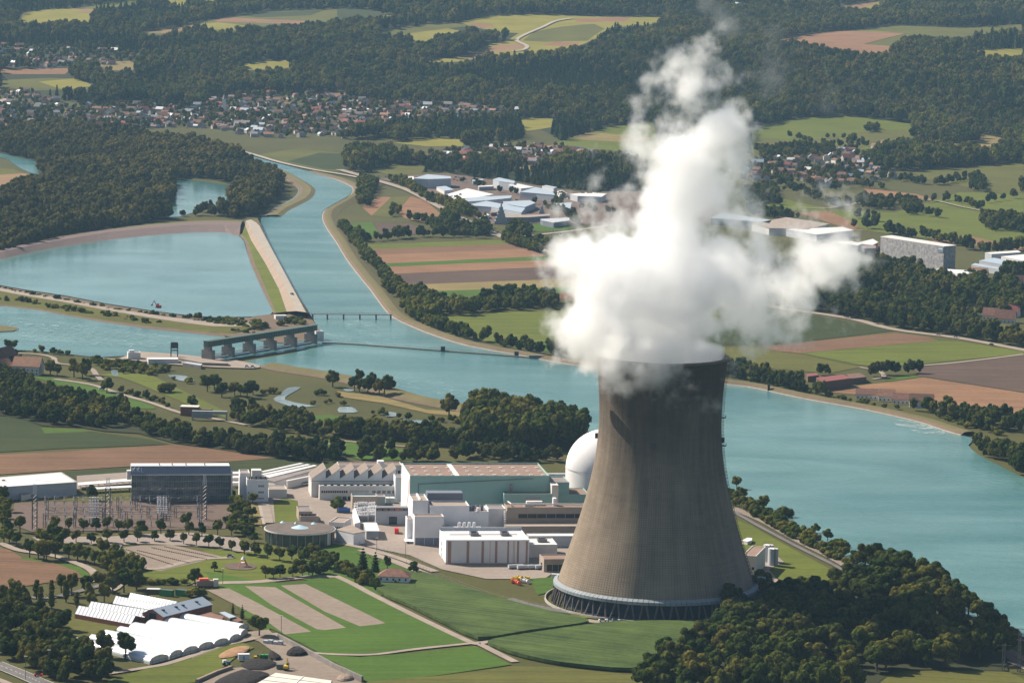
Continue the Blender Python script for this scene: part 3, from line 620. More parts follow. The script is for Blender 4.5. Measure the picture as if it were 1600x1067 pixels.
def shell_mat():
    m = bpy.data.materials.new('shell_concrete'); m.use_nodes = True; nt = m.node_tree; b = nt.nodes['Principled BSDF']; N = nt.nodes.new; L = nt.links.new
    b.inputs['Roughness'].default_value = .9; b.inputs['Specular IOR Level'].default_value = .2
    uv = N('ShaderNodeUVMap'); sp = N('ShaderNodeSeparateXYZ'); L(uv.outputs[0], sp.inputs[0])
    def mth(op, a, bb=None, c=None, clamp=False):
        n = N('ShaderNodeMath'); n.operation = op; n.use_clamp = clamp
        for i, v in enumerate((a, bb, c)):
            if v is None: continue
            if isinstance(v, (int, float)): n.inputs[i].default_value = v
            else: L(v, n.inputs[i])
        return n.outputs[0]
    def lines(src, k, wd):
        fr = mth('FRACT', mth('MULTIPLY', src, k)); d = mth('ABSOLUTE', mth('SUBTRACT', fr, .5)); return mth('MULTIPLY', mth('SUBTRACT', d, .5 - wd), 1 / wd, clamp=True)
    lv = lines(sp.outputs[0], 200, .22); lh = mth('MULTIPLY', lines(sp.outputs[1], 104, .22), .85)
    ln_ = mth('MAXIMUM', lv, lh)
    comb = N('ShaderNodeCombineXYZ'); L(mth('MULTIPLY', sp.outputs[0], 60), comb.inputs[0]); L(mth('MULTIPLY', sp.outputs[1], 3), comb.inputs[1])
    st = N('ShaderNodeTexNoise'); st.inputs['Scale'].default_value = 1; st.inputs['Detail'].default_value = 6; st.inputs['Roughness'].default_value = .65; L(comb.outputs[0], st.inputs['Vector'])
    g = N('ShaderNodeNewGeometry'); big = N('ShaderNodeTexNoise'); big.inputs['Scale'].default_value = .035; big.inputs['Detail'].default_value = 4; L(g.outputs['Position'], big.inputs['Vector'])
    # cells differ a little one from the other (each casting of concrete)
    cell = N('ShaderNodeTexWhiteNoise'); cell.noise_dimensions = '2D'; cc = N('ShaderNodeCombineXYZ'); L(mth('FLOOR', mth('MULTIPLY', sp.outputs[0], 40)), cc.inputs[0]); L(mth('FLOOR', mth('MULTIPLY', sp.outputs[1], 84)), cc.inputs[1]); L(cc.outputs[0], cell.inputs['Vector'])
    # weathering: dark upper part with a ragged lower edge
    edge = mth('ADD', mth('ADD', sp.outputs[1], mth('MULTIPLY', st.outputs['Fac'], -.28)), mth('MULTIPLY', big.outputs['Fac'], -.35))
    mr = N('ShaderNodeMapRange'); mr.interpolation_type = 'LINEAR'; mr.inputs[1].default_value = .02; mr.inputs[2].default_value = .55; L(edge, mr.inputs[0])
    c1 = N('ShaderNodeMix'); c1.data_type = 'RGBA'; c1.inputs[6].default_value = (.228,.180,.134,1); c1.inputs[7].default_value = (.078,.062,.049,1); L(mr.outputs[0], c1.inputs[0])
    v = mth('ADD', mth('MULTIPLY', st.outputs['Fac'], .95), mth('MULTIPLY', cell.outputs['Value'], .12)); v = mth('ADD', v, mth('MULTIPLY', big.outputs['Fac'], .8)); v = mth('ADD', v, .15)
    v = mth('MULTIPLY', v, mth('MULTIPLY_ADD', ln_, -.30, 1))
    c2 = N('ShaderNodeMix'); c2.data_type = 'RGBA'; c2.blend_type = 'MULTIPLY'; c2.inputs[0].default_value = 1; L(c1.outputs[2], c2.inputs[6]); L(v, c2.inputs[7]); L(c2.outputs[2], b.inputs['Base Color'])
    bp = N('ShaderNodeBump'); bp.inputs['Distance'].default_value = .12; bp.inputs['Strength'].default_value = 1; L(mth('SUBTRACT', 1, ln_), bp.inputs['Height']); L(bp.outputs[0], b.inputs['Normal'])
    return m
M['shell'] = shell_mat(); M['rim'] = mat('rim_concrete', (.15,.13,.11), .9, .3, .1); M['steel'] = mat('dark_steel', (.06,.06,.065), .6)
M['ringgrey'] = mat('gutter_metal', (.24,.27,.29), .6, .1, .1); M['louvre'] = mat('louvre_blue', (.012,.025,.055), .6, .5, 1.2); M['colgrey'] = mat('column_concrete', (.115,.095,.085), .9, .2, .3)
M['wallgrey'] = mat('basin_concrete', (.34,.31,.28), .9, .15, .1)
def build_tower():
    root = empty('cooling_tower', (_tx, TY, 0), 'huge grey brown concrete cooling tower with dark weathered top and white steam pouring out', 'cooling tower')
    nz, na = 96, 192; z, r = smooth_prof(nz); v = []; uv = []; f = []
    me = bpy.data.meshes.new('shell')
    for k in range(nz):
        for i in range(na + 1): a = 2 * math.pi * i / na; v.append((r[k] * math.cos(a), r[k] * math.sin(a), z[k]))
    for k in range(nz - 1):
        for i in range(na): a = k * (na + 1) + i; f.append((a, a + 1, a + na + 2, a + na + 1))
    ni = len(v)
    for k in range(nz):
        for i in range(na + 1): a = 2 * math.pi * i / na; v.append(((r[k] - .8) * math.cos(a), (r[k] - .8) * math.sin(a), z[k]))
    for k in range(nz - 1):
        for i in range(na): a = ni + k * (na + 1) + i; f.append((a + 1, a, a + na + 1, a + na + 2))
    for i in range(na): f.append((ni + i, ni + i + 1, i + 1, i))
    me.from_pydata(v, [], f); ul = me.uv_layers.new(name='UVMap')
    li = np.empty(len(me.loops), int); me.loops.foreach_get('vertex_index', li)
    ii = (li % ni) % (na + 1); kk = (li % ni) // (na + 1); ul.data.foreach_set('uv', np.stack([ii / na, kk / (nz - 1)], 1).ravel())
    me.materials.append(M['shell']); me.polygons.foreach_set('use_smooth', [True] * len(f)); me.update()
    share('shell', me, root)
    mb = MB(); rr = r[-1]
    for (ra, za), (rb_, zb) in zip([(rr, ZT - .9), (rr + .9, ZT - .6), (rr + .9, ZT + .6), (rr - 1.2, ZT + .6), (rr - 1.2, ZT - .4)], [(rr + .9, ZT - .6), (rr + .9, ZT + .6), (rr - 1.2, ZT + .6), (rr - 1.2, ZT - .4), (rr - .8, ZT - .8)]):
        for i in range(na):
            a0, a1 = 2 * math.pi * i / na, 2 * math.pi * (i + 1) / na
            mb.face([(ra * math.cos(a0), ra * math.sin(a0), za), (ra * math.cos(a1), ra * math.sin(a1), za), (rb_ * math.cos(a1), rb_ * math.sin(a1), zb), (rb_ * math.cos(a0), rb_ * math.sin(a0), zb)])
    mb.build('rim', M['rim'], root)
    # gutter ring
    mb = MB(); R0 = r[0]; n = 120
    for i in range(n):
        a0, a1 = 2 * math.pi * (i + .04) / n, 2 * math.pi * (i + .96) / n
        P = lambda R, a, zz: (R * math.cos(a), R * math.sin(a), zz)
        for q in ([(R0 - .2, ZR + 2.2), (R0 + 2.4, ZR + .9)], [(R0 + 2.4, ZR + .9), (R0 + 2.4, ZR - .9)], [(R0 + 2.4, ZR - .9), (R0 - .6, ZR - .9)]):
            mb.face([P(q[0][0], a0, q[0][1]), P(q[1][0], a0, q[1][1]), P(q[1][0], a1, q[1][1]), P(q[0][0], a1, q[0][1])])
    mb.build('gutter_ring', M['ringgrey'], root)
    # leaning columns (each a part), dark louvres behind them
    nc = 44; cm = None
    for i in range(nc):
        a = 2 * math.pi * i / nc
        if cm is None:
            mb = MB(); da = 2 * math.pi / nc * .36
            for s in (-1, 1):
                mb.bar((R0 + 3.2, (R0 + 3) * math.sin(s * da * 1.0), 0), (R0 + .2, R0 * math.sin(s * da * .25), ZR - .5), .62, 6)
            cm = mb.mesh('column', M['colgrey'])
        share('column', cm, root, rz=a)
    mb = MB(); mb.cyl((0, 0), R0 - 3.2, R0 - 3.2, 0, ZR + .4, 120, cap=False)
    for i in range(120):
        a = 2 * math.pi * i / 120; mb.box(R0 - 3.3, R0 - 2.9, -.12, .12, 0, ZR) if False else None
    mb.build('louvre_wall', M['louvre'], root)
    mb = MB(); n = 120
    for (ra, za), (rb_, zb) in zip([(R0 + 7.5, .05), (R0 + 7.3, 1.5), (R0 + 6.7, 1.5)], [(R0 + 7.3, 1.5), (R0 + 6.7, 1.5), (R0 + 6.6, .3)]):
        for i in range(n):
            a0, a1 = 2 * math.pi * i / n, 2 * math.pi * (i + 1) / n
            mb.face([(ra * math.cos(a0), ra * math.sin(a0), za), (ra * math.cos(a1), ra * math.sin(a1), za), (rb_ * math.cos(a1), rb_ * math.sin(a1), zb), (rb_ * math.cos(a0), rb_ * math.sin(a0), zb)])
    mb.build('basin_wall', M['wallgrey'], root)
    # ladder cage up the right side, platforms, lamps
    for ang, nm in ((R_(-8), 'ladder'),):
        mb = MB(); zs = np.linspace(ZR, ZT, 70)
        rr_ = np.interp(zs, z, r)
        for k in range(len(zs) - 1):
            for dx in (-.5, .5):
                mb.bar((rr_[k] + .5, dx, zs[k]), (rr_[k + 1] + .5, dx, zs[k + 1]), .09, 4); mb.bar((rr_[k] + 1.3, dx, zs[k]), (rr_[k + 1] + 1.3, dx, zs[k + 1]), .09, 4)
            mb.box(rr_[k] + .4, rr_[k] + 1.4, -.6, .6, zs[k], zs[k] + .18)
        for zz in (ZR + 86, ZR + 103, ZT - 1.5):
            q = float(np.interp(zz, z, r)); mb.box(q - .2, q + 2.6, -1.6, 1.6, zz, zz + .3); mb.box(q + 2.4, q + 2.6, -1.6, 1.6, zz + .3, zz + 1.6)
        o = mb.build(nm, M['steel'], root); o.rotation_euler.z = ang
    ang = R_(-102); zz = ZR + 88
    for a_ in (R_(-98), R_(178), R_(-8)):
        q = float(np.interp(zz, z, r)); mb = MB(); mb.box(q - .2, q + 1.6, -1.1, 1.1, zz, zz + 3); o = mb.build('warning_light', M['steel'], root); o.rotation_euler.z = a_
    return root
TOWER = build_tower()
# ================================================================ TREES
def leaf_mat(name, cols, trans=.35):
    m = bpy.data.materials.new(name); m.use_nodes = True; nt = m.node_tree; N = nt.nodes.new; L = nt.links.new
    nt.nodes.remove(nt.nodes['Principled BSDF']); out = nt.nodes['Material Output']
    oi = N('ShaderNodeObjectInfo'); cr = N('ShaderNodeValToRGB'); cr.color_ramp.interpolation = 'LINEAR'
    e = cr.color_ramp.elements; e[0].position = 0; e[0].color = (*cols[0], 1); e[1].position = 1; e[1].color = (*cols[-1], 1)
    for i, c in enumerate(cols[1:-1]): k = e.new((i + 1) / (len(cols) - 1)); k.color = (*c, 1)
    L(oi.outputs['Random'], cr.inputs[0])
    g = N('ShaderNodeNewGeometry'); n = N('ShaderNodeTexNoise'); n.inputs['Scale'].default_value = .35; n.inputs['Detail'].default_value = 3; L(g.outputs['Position'], n.inputs['Vector'])
    mr = N('ShaderNodeMapRange'); mr.inputs[1].default_value = .3; mr.inputs[2].default_value = .7; mr.inputs[3].default_value = .5; mr.inputs[4].default_value = 1.6; L(n.outputs['Fac'], mr.inputs[0])
    mx = N('ShaderNodeMix'); mx.data_type = 'RGBA'; mx.blend_type = 'MULTIPLY'; mx.inputs[0].default_value = 1; L(cr.outputs[0], mx.inputs[6]); L(mr.outputs[0], mx.inputs[7])
    nb = N('ShaderNodeTexNoise'); nb.inputs['Scale'].default_value = .0045; nb.inputs['Detail'].default_value = 4; L(g.outputs['Position'], nb.inputs['Vector'])
    mb_ = N('ShaderNodeMapRange'); mb_.inputs[1].default_value = .38; mb_.inputs[2].default_value = .62; L(nb.outputs['Fac'], mb_.inputs[0])
    st = N('ShaderNodeMix'); st.data_type = 'RGBA'; st.inputs[6].default_value = (.82,.90,.80,1); st.inputs[7].default_value = (1.40,1.32,1.0,1); L(mb_.outputs[0], st.inputs[0])   # stands of other species
    mz = N('ShaderNodeMix'); mz.data_type = 'RGBA'; mz.blend_type = 'MULTIPLY'; mz.inputs[0].default_value = 1; L(mx.outputs[2], mz.inputs[6]); L(st.outputs[2], mz.inputs[7]); mx = mz
    d = N('ShaderNodeBsdfDiffuse'); t = N('ShaderNodeBsdfTranslucent'); L(mx.outputs[2], d.inputs[0]); L(mx.outputs[2], t.inputs[0])
    s = N('ShaderNodeMixShader'); s.inputs[0].default_value = trans; L(d.outputs[0], s.inputs[1]); L(t.outputs[0], s.inputs[2]); L(s.outputs[0], out.inputs[0]); return m
M['leaf'] = leaf_mat('foliage', [(.036,.058,.016), (.066,.088,.022), (.100,.110,.028), (.140,.130,.036), (.078,.092,.028)])
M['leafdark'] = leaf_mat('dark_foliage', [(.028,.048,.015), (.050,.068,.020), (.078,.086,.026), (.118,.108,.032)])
M['leafolive'] = leaf_mat('olive_foliage', [(.052,.056,.020), (.090,.084,.028), (.130,.108,.040), (.078,.082,.028)])
M['needle'] = leaf_mat('needles', [(.028,.048,.018), (.042,.064,.024), (.056,.074,.028)], .1)
M['bark'] = mat('bark', (.09,.065,.045), .95, .3, 2)
def crown_mesh(name, seed, kind, nleaf, lsz, material, core=2):
    """unit crown: radius about 1 wide, z from .0 to 1 (scaled when used). lumpy core plus leaf clumps standing off it"""
    r = random.Random(seed); mb = MB(); blobs = []
    if kind == 'conifer': blobs = [(0, 0, .02 + .9 * t, .62 * (1 - t) ** .8 + .05) for t in (0.05, .2, .35, .5, .65, .8, .95)]
    elif kind == 'column': blobs = [(r.uniform(-.1,.1), r.uniform(-.1,.1), .15 + .7 * t / 5, .42 - .05 * abs(t - 2)) for t in range(6)]
    elif kind == 'bush': blobs = [(r.uniform(-.55,.55), r.uniform(-.55,.55), .28 + r.uniform(0,.25), r.uniform(.35,.55)) for _ in range(7)]
    else:
        blobs = [(0, 0, .50, .62)]
        for i in range(11):
            a = i * 2.4 + r.uniform(-.4,.4); zz = r.uniform(.26,.82); q = .62 * math.sin(math.pi * min(1, max(.15, zz))) ** .7 * r.uniform(.7,1.1)
            blobs.append((math.cos(a) * q, math.sin(a) * q, zz, r.uniform(.24,.40)))
    zf = .5 if kind in ('decid',) else (.55 if kind == 'bush' else (.3 if kind == 'column' else .16))
    bm = bmesh.new()
    for (x, y, z, R) in blobs:
        mtx = Matrix.Translation((x, y, z)) @ Matrix.Diagonal((R * .9, R * .9, R * zf * .9 + .02, 1)); bmesh.ops.create_icosphere(bm, subdivisions=core, radius=1, matrix=mtx)
    for v in bm.verts: v.co += Vector((r.uniform(-1,1), r.uniform(-1,1), r.uniform(-.5,.5))) * .05
    me = bpy.data.meshes.new(name); 
    for _ in range(nleaf):
        x, y, z, R = r.choice(blobs); u = r.uniform(-.55, 1); a = r.uniform(0, 6.283); s = math.sqrt(1 - u * u); k = r.uniform(.88, 1.14)
        p = Vector((x + R * s * math.cos(a) * k, y + R * s * math.sin(a) * k, z + R * zf * u * k * 1.05))
        n = Vector((s * math.cos(a), s * math.sin(a), u + .25)) + Vector((r.uniform(-1,1), r.uniform(-1,1), r.uniform(-1,1))) * .75
        t = n.orthogonal().normalized(); b = n.cross(t).normalized(); an = r.uniform(0, 6.28); t, b = t * math.cos(an) + b * math.sin(an), b * math.cos(an) - t * math.sin(an); w_ = lsz * r.uniform(.6, 1.4)
        P = [p + t * w_, p + b * w_ * .8, p - t * w_ * .9, p - b * w_ * .7]
        mb.face([(q.x, q.y, z + (q.z - z) * (.8 if kind != 'conifer' else .6)) for q in P])
    me2 = mb.mesh('t', material); bm.from_mesh(me2); bm.to_mesh(me); bm.free(); me.materials.clear(); me.materials.append(material); return me
def trunk_mesh(name, seed):
    r = random.Random(seed); mb = MB(); mb.cyl((0, 0), .05, .03, 0, .55, 7)
    for i in range(5):
        a = i * 1.3 + r.uniform(0, .5); mb.bar((0, 0, .28 + .05 * i), (.4 * math.cos(a), .4 * math.sin(a), .5 + .06 * i), .014, 4)
    return mb.mesh(name, M['bark'])
CM = {}
def crowns(kind, lod, material):
    k = (kind, lod, material)
    if k not in CM:
        nl, ls, co = {'hi': (1500, .060, 2), 'mid': (420, .10, 2), 'lo': (110, .19, 1)}[lod]
        CM[k] = [crown_mesh('crown', 10 * i + hash_(kind), kind, nl, ls, M[material], co) for i in range(4 if lod != 'hi' else 6)]
    return CM[k]
def hash_(s): return sum(ord(c) * (i + 1) for i, c in enumerate(s)) % 97
TM = [trunk_mesh('trunk', i) for i in range(3)]
NTREE = [0]
TREEPX = []
def tree(x, y, h, label, group=None, kind='decid', material='leaf', wr=None, z=None, lod='hi'):
    """one tree: root at its foot, trunk and crown as parts; x, y in metres"""
    wr = wr or {'decid': .38, 'conifer': .24, 'column': .26, 'bush': .75}[kind]
    nm = {'decid': 'tree', 'conifer': 'conifer', 'column': 'poplar', 'bush': 'bush'}[kind]
    z = float(hpl(x, y)) if z is None else z
    root = empty(nm, (x, y, z), label, 'bush' if kind == 'bush' else 'tree', group)
    rz = rng.uniform(0, 6.28); base = {'decid': .16, 'conifer': .05, 'column': .08, 'bush': 0}[kind]
    c = link(bpy.data.objects.new('crown', rng.choice(crowns(kind, lod, material)))); c.parent = root; c.location = (0, 0, h * base)
    w_ = h * wr * rng.uniform(.9, 1.12); c.scale = (w_, w_ * rng.uniform(.88, 1.12), h * (1 - base)); c.rotation_euler = (0, 0, rz)
    if kind != 'bush':
        t = link(bpy.data.objects.new('trunk', rng.choice(TM))); t.parent = root; t.scale = (h * .75, h * .75, h); t.rotation_euler = (0, 0, rz)
    NTREE[0] += 1; return root
def scatter_gn(name, P, scale, protos, label, kind='stuff'):
    """a wood too dense to count: one object"""
    me = bpy.data.meshes.new(name); me.from_pydata([tuple(p) for p in P], [], [])
    n = len(P); a = me.attributes.new('tsc', 'FLOAT_VECTOR', 'POINT'); a.data.foreach_set('vector', np.asarray(scale, np.float32).ravel())
    a = me.attributes.new('idx', 'INT', 'POINT'); a.data.foreach_set('value', nrng.integers(0, len(protos), n).astype(np.int32))
    a = me.attributes.new('rz', 'FLOAT', 'POINT'); a.data.foreach_set('value', nrng.uniform(0, 6.28, n).astype(np.float32))
    col = bpy.data.collections.new(name + '_kinds')
    for i, p in enumerate(protos): col.objects.link(bpy.data.objects.new('%s_kind_%02d' % (name, i), p))
    ng = bpy.data.node_groups.new(name, 'GeometryNodeTree'); ng.interface.new_socket('Geometry', in_out='OUTPUT', socket_type='NodeSocketGeometry'); ng.interface.new_socket('Geometry', in_out='INPUT', socket_type='NodeSocketGeometry')
    N = ng.nodes.new; L = ng.links.new; gi = N('NodeGroupInput'); go = N('NodeGroupOutput'); ip = N('GeometryNodeInstanceOnPoints'); ci = N('GeometryNodeCollectionInfo'); ci.inputs['Collection'].default_value = col; ci.inputs['Separate Children'].default_value = True; ci.inputs['Reset Children'].default_value = True
    def attr(nm, ty): q = N('GeometryNodeInputNamedAttribute'); q.data_type = ty; q.inputs['Name'].default_value = nm; return q.outputs['Attribute']
    L(gi.outputs[0], ip.inputs['Points']); L(ci.outputs[0], ip.inputs['Instance']); ip.inputs['Pick Instance'].default_value = True
    L(attr('idx', 'INT'), ip.inputs['Instance Index']); L(attr('tsc', 'FLOAT_VECTOR'), ip.inputs['Scale'])
    cx = N('ShaderNodeCombineXYZ'); L(attr('rz', 'FLOAT'), cx.inputs[2]); e2 = N('FunctionNodeEulerToRotation'); L(cx.outputs[0], e2.inputs[0]); L(e2.outputs[0], ip.inputs['Rotation'])
    L(ip.outputs[0], go.inputs[0])
    o = link(bpy.data.objects.new(name, me)); md = o.modifiers.new('plants', 'NODES'); md.node_group = ng; o['kind'] = kind; o['label'] = label; return o
def jitter_grid(polyxy, s):
    a = np.array(polyxy); x0, y0 = a.min(0); x1, y1 = a.max(0)
    gx, gy = np.meshgrid(np.arange(x0, x1, s), np.arange(y0, y1, s)); gx = (gx + nrng.uniform(-.45, .45, gx.shape) * s).ravel(); gy = (gy + nrng.uniform(-.45, .45, gy.shape) * s).ravel()
    k = inpoly([tuple(p) for p in a], gx, gy); return gx[k], gy[k]
def in_any(polys, px):
    r = np.zeros(len(px), bool)
    for q in polys: r |= inpoly(q, px[:, 0], px[:, 1])
    return r
VILLAGEPX = [Q('c1',[(-10,430),(120,420),(180,440),(330,500),(480,490),(700,480),(900,500),(1050,440),(1200,430),(1320,440),(1450,430),(1600,450),(1640,640),(1500,640),(1300,640),(1180,640),(1000,600),(800,590),(500,610),(300,590),(0,600)]),
   Q('c2',[(0,450),(100,470),(300,480),(560,490),(700,505),(850,520),(830,560),(700,580),(560,570),(420,590),(250,600),(140,620),(0,650)]),
   Q('c2',[(330,745),(420,715),(600,700),(820,680),(1000,680),(1200,720),(1350,720),(1420,760),(1420,800),(1300,780),(1120,770),(900,770),(700,750),(560,760),(400,760)]),
   Q('c3',[(290,780),(420,735),(600,740),(740,700),(800,680),(860,740),(960,790),(1000,830),(860,850),(640,870),(500,830),(300,850)]),
   Q('c3',[(880,690),(960,665),(1060,680),(960,705)]),
   Q('c1',[(-10,215),(330,215),(480,235),(740,250),(740,275),(600,290),(440,310),(260,320),(-10,310)]),
   Q('c3',[(70,0),(180,0),(180,20),(380,30),(300,45),(230,40)]), Q('c3',[(560,0),(780,0),(740,25),(560,15)]), Q('c2',[(1380,0),(1560,0),(1500,25)])]
INDUSPX = [Q('c2',[(170,830),(250,810),(500,800),(640,830),(750,820),(900,860),(1100,890),(1400,890),(1700,960),(1900,1010),(1600,1067),(1100,1067),(900,1060),(650,1045),(560,1000),(480,955),(350,885)])]
def wood(name, label, c, pts, s, hr, kinds=('decid',), lod='lo', material='leaf', smooth=0, excl=True, wr=.42, keep=1., floor=True):
    q = Q(c, pts) if c else pts
    if smooth: q = smooth_line(q, smooth, True)
    xy = G(q)[:, :2]; gx, gy = jitter_grid(xy, s)
    if keep < 1: k = nrng.uniform(size=len(gx)) < keep; gx, gy = gx[k], gy[k]
    z = hpl(gx, gy); P = np.stack([gx, gy, z], 1)
    if excl:
        px = PX(P); k = ~(in_any(FIELDPX, px) | in_any(WATERPX, px)); P = P[k]
    n = len(P); h = nrng.uniform(hr[0], hr[1], n) * (1 + .18 * np.sin(P[:, 0] / 37.) * np.sin(P[:, 1] / 53.)); w_ = h * wr * nrng.uniform(.85, 1.2, n); 
    w_ = np.maximum(w_, s * .52)
    pr = []
    for k_ in kinds: pr += crowns(k_, lod, 'needle' if k_ == 'conifer' else material)
    return scatter_gn(name, P, np.stack([w_, w_ * nrng.uniform(.85, 1.15, n), h], 1), pr, label), n
def hedge(c, line, s, jit, hr, **k):
    """points along a line"""
    P = G(smooth_line(Q(c, line), 3)); d = np.r_[0, np.cumsum(np.linalg.norm(np.diff(P[:, :2], axis=0), axis=1))]; t = np.arange(0, d[-1], s); t = t + nrng.uniform(-.3, .3, len(t)) * s
    return np.stack([np.interp(t, d, P[:, 0]) + nrng.uniform(-jit, jit, len(t)), np.interp(t, d, P[:, 1]) + nrng.uniform(-jit, jit, len(t))], 1)
# ---- far wooded hills: everything beyond the valley that is not field, village or road
def far_forest():
    # world points over the hills
    P = []
    for (y0, y1, s) in ((5000, 6600, 13.5), (6600, 8000, 14.5), (8000, 9600, 16.)):
        xs = np.arange(-1500, 1500, s); ys = np.arange(y0, y1, s); X, Y = np.meshgrid(xs, ys); X = (X + nrng.uniform(-.45, .45, X.shape) * s).ravel(); Y = (Y + nrng.uniform(-.45, .45, Y.shape) * s).ravel()
        P.append(np.stack([X, Y], 1))
    P = np.concatenate(P); z = hpl(P[:, 0], P[:, 1]); P = np.c_[P, z]; px = PX(P)
    view = (px[:, 0] > -30) & (px[:, 0] < 1630) & (px[:, 1] > -40)
    P = P[view]; px = px[view]
    F1 = Q('p', [(-40,-60),(1640,-60),(1640,262),(1560,262),(1460,262),(1350,262),(1345,248),(1355,232),(1420,232),(1340,222),(1240,225),(1170,240),(1160,210),(1020,235),(1010,196),(880,222),(850,205),(820,192),(800,180),(700,172),(614,165),(530,152),(480,146),(420,150),(350,152),(330,168),(160,168),(60,150),(-40,140)])
    F2 = Q('c2', [(60,700),(250,725),(400,745),(560,760),(740,750),(850,745),(900,770),(1100,770),(1300,775),(1420,800),(1500,900),(1200,890),(1000,870),(750,830),(600,830),(500,800),(250,800),(60,800),(-20,760)])
    F3 = Q('c3', [(850,700),(1000,690),(1150,690),(1450,700),(1600,640),(1640,640),(1640,765),(1500,755),(1300,775),(1080,795),(950,790),(880,750)])
    F4 = Q('c2', [(0,590),(200,600),(500,590),(800,570),(900,620),(830,650),(600,690),(400,690),(200,640),(0,650)])
    dd = P[:, 1]; up = px.copy(); up[:, 1] -= 17 * F / dd * .8; um = px.copy(); um[:, 1] -= 17 * F / dd * .4
    k = in_any([F1, F2, F3, F4], px) & ~in_any(FIELDPX, px) & ~in_any(FIELDPX, up) & ~in_any(FIELDPX, um); keepv = in_any(VILLAGEPX, px); k &= ~(keepv & (nrng.uniform(size=len(px)) < .75))
    # trees among the houses too
    k |= keepv & (nrng.uniform(size=len(px)) < .48)
    k &= ~in_any(INDUSPX, px) & ~in_any(WATERPX, px)
    P = P[k]; n = len(P)
    vk = in_any(VILLAGEPX, PX(P))
    h = nrng.uniform(12, 27, n) * (1 + .25 * np.sin(P[:, 0] / 61.) * np.sin(P[:, 1] / 83.)) * np.where(vk, .5, 1); w_ = h * nrng.uniform(.34, .46, n)
    # patches of conifers
    cf = np.sin(P[:, 0] / 170. + 1) + np.sin(P[:, 1] / 130. + P[:, 0] / 300.) + nrng.uniform(-.8, .8, n) > 1.0
    cf &= ~vk
    scatter_gn('forest', P[~cf], np.stack([w_, w_, h], 1)[~cf], crowns('decid', 'lo', 'leaf') + crowns('decid', 'lo', 'leafdark') + crowns('decid', 'lo', 'leafolive'), 'dense broadleaf forest covering the far hills')
    scatter_gn('conifer_forest', P[cf], (np.stack([w_ * .8, w_ * .8, h * 1.15], 1))[cf], crowns('conifer', 'lo', 'needle'), 'patches of dark conifers in the far forest')
    print('far trees', n)
far_forest()
def forest_floor(c, pts): patch('forest_floor', c, pts, M['farsoil'])
RW = [(-20,625),(200,600),(400,612),(600,640),(850,682),(1010,712),(1130,760),(1250,812),(1298,850),(1300,905),(1190,1000),(1080,1014),(1000,1000),(1060,965),(1085,930),(1110,868),(1000,835),(900,826),(795,838),(805,940),(750,958),(745,1003),(830,1015),(700,1030),(560,1055),(300,1100),(0,1185),(-40,1190),(-40,960),(80,905),(240,830),(175,800),(175,750),(0,712),(-20,700)]
forest_floor('c1', RW)
n1 = wood('riverside_wood', 'dense dark riverside wood between the pond and the big basin', 'c1', RW, 12.5, (12, 26), ('decid', 'decid', 'decid'), 'mid', 'leafolive')[1]
def wl(name, label, specs, hr, kinds=('decid',), lod='mid', material='leaf', wr=.42):
    """one stuff object for hedgerows and tree belts: specs = (crop, line or polygon, spacing, jitter) ; jitter None = polygon"""
    pts = []
    for sp in specs:
        c, line, s, j = sp
        if j is None:
            xy = G(Q(c, line))[:, :2]; gx, gy = jitter_grid(xy, s); pts.append(np.stack([gx, gy], 1))
        else: pts.append(hedge(c, line, s, j, hr))
    P = np.concatenate(pts); P = np.c_[P, hpl(P[:, 0], P[:, 1])]; px = PX(P); P = P[~in_any(WATERPX, px)]
    n = len(P); h = nrng.uniform(hr[0], hr[1], n); w_ = h * wr * nrng.uniform(.8, 1.25, n); pr = []
    for k_ in kinds: pr += crowns(k_, lod, 'needle' if k_ == 'conifer' else material)
    print(name, n); return scatter_gn(name, P, np.stack([w_, w_, h], 1), pr, label)
wl('tree_belt', 'tree belt along the far bank of the canal and between the fields', [
    ('c5',[(20,30),(60,80),(120,160),(180,220),(220,260)],7,3), ('c5',[(200,250),(250,280),(310,320),(300,345),(230,335),(200,290)],9,None),
    ('c5',[(270,345),(330,330),(400,345),(480,370),(560,385),(650,385),(700,345),(800,335),(900,345),(1010,355),(1000,395),(850,400),(700,410),(560,425),(480,415),(450,460),(380,450),(300,410)],9.5,None),
    ('c5',[(330,430),(400,470),(470,495),(500,495)],8,4), ('c5',[(510,505),(560,525),(650,545),(690,540)],7,3), ('c5',[(750,565),(850,590),(960,605),(1060,625)],7,4),
    ('c5',[(95,85),(200,75),(400,60),(560,60),(680,40)],7,5), ('c5',[(85,60),(95,80)],6,2), ('c5',[(400,10),(520,30),(640,20),(690,35),(560,55),(450,45)],9,None),
    ('c2',[(470,1000),(500,970),(560,1010),(540,1060),(480,1050)],9,None), ('c2',[(90,830),(180,850),(140,960),(90,960)],11,None), ('c2',[(230,960),(290,1000),(240,1020)],12,None), ('c2',[(330,1020),(420,1040),(500,1060)],8,4),
    ('c2',[(250,840),(330,880),(430,940),(520,965)],8,5), ('c2',[(540,960),(610,980),(600,1010),(540,990)],9,None),
    ('e4',[(810,720),(870,690),(990,700),(1000,770),(920,760)],9,None), ('e4',[(1000,780),(1090,820),(1240,850),(1250,880),(1130,850)],9,None), ('e4',[(790,790),(900,830),(1090,885)],5,1.5),
    ('e4',[(560,700),(620,670),(670,690),(640,740),(560,760)],9,None)], (9, 17), ('decid',), 'mid', 'leaf')
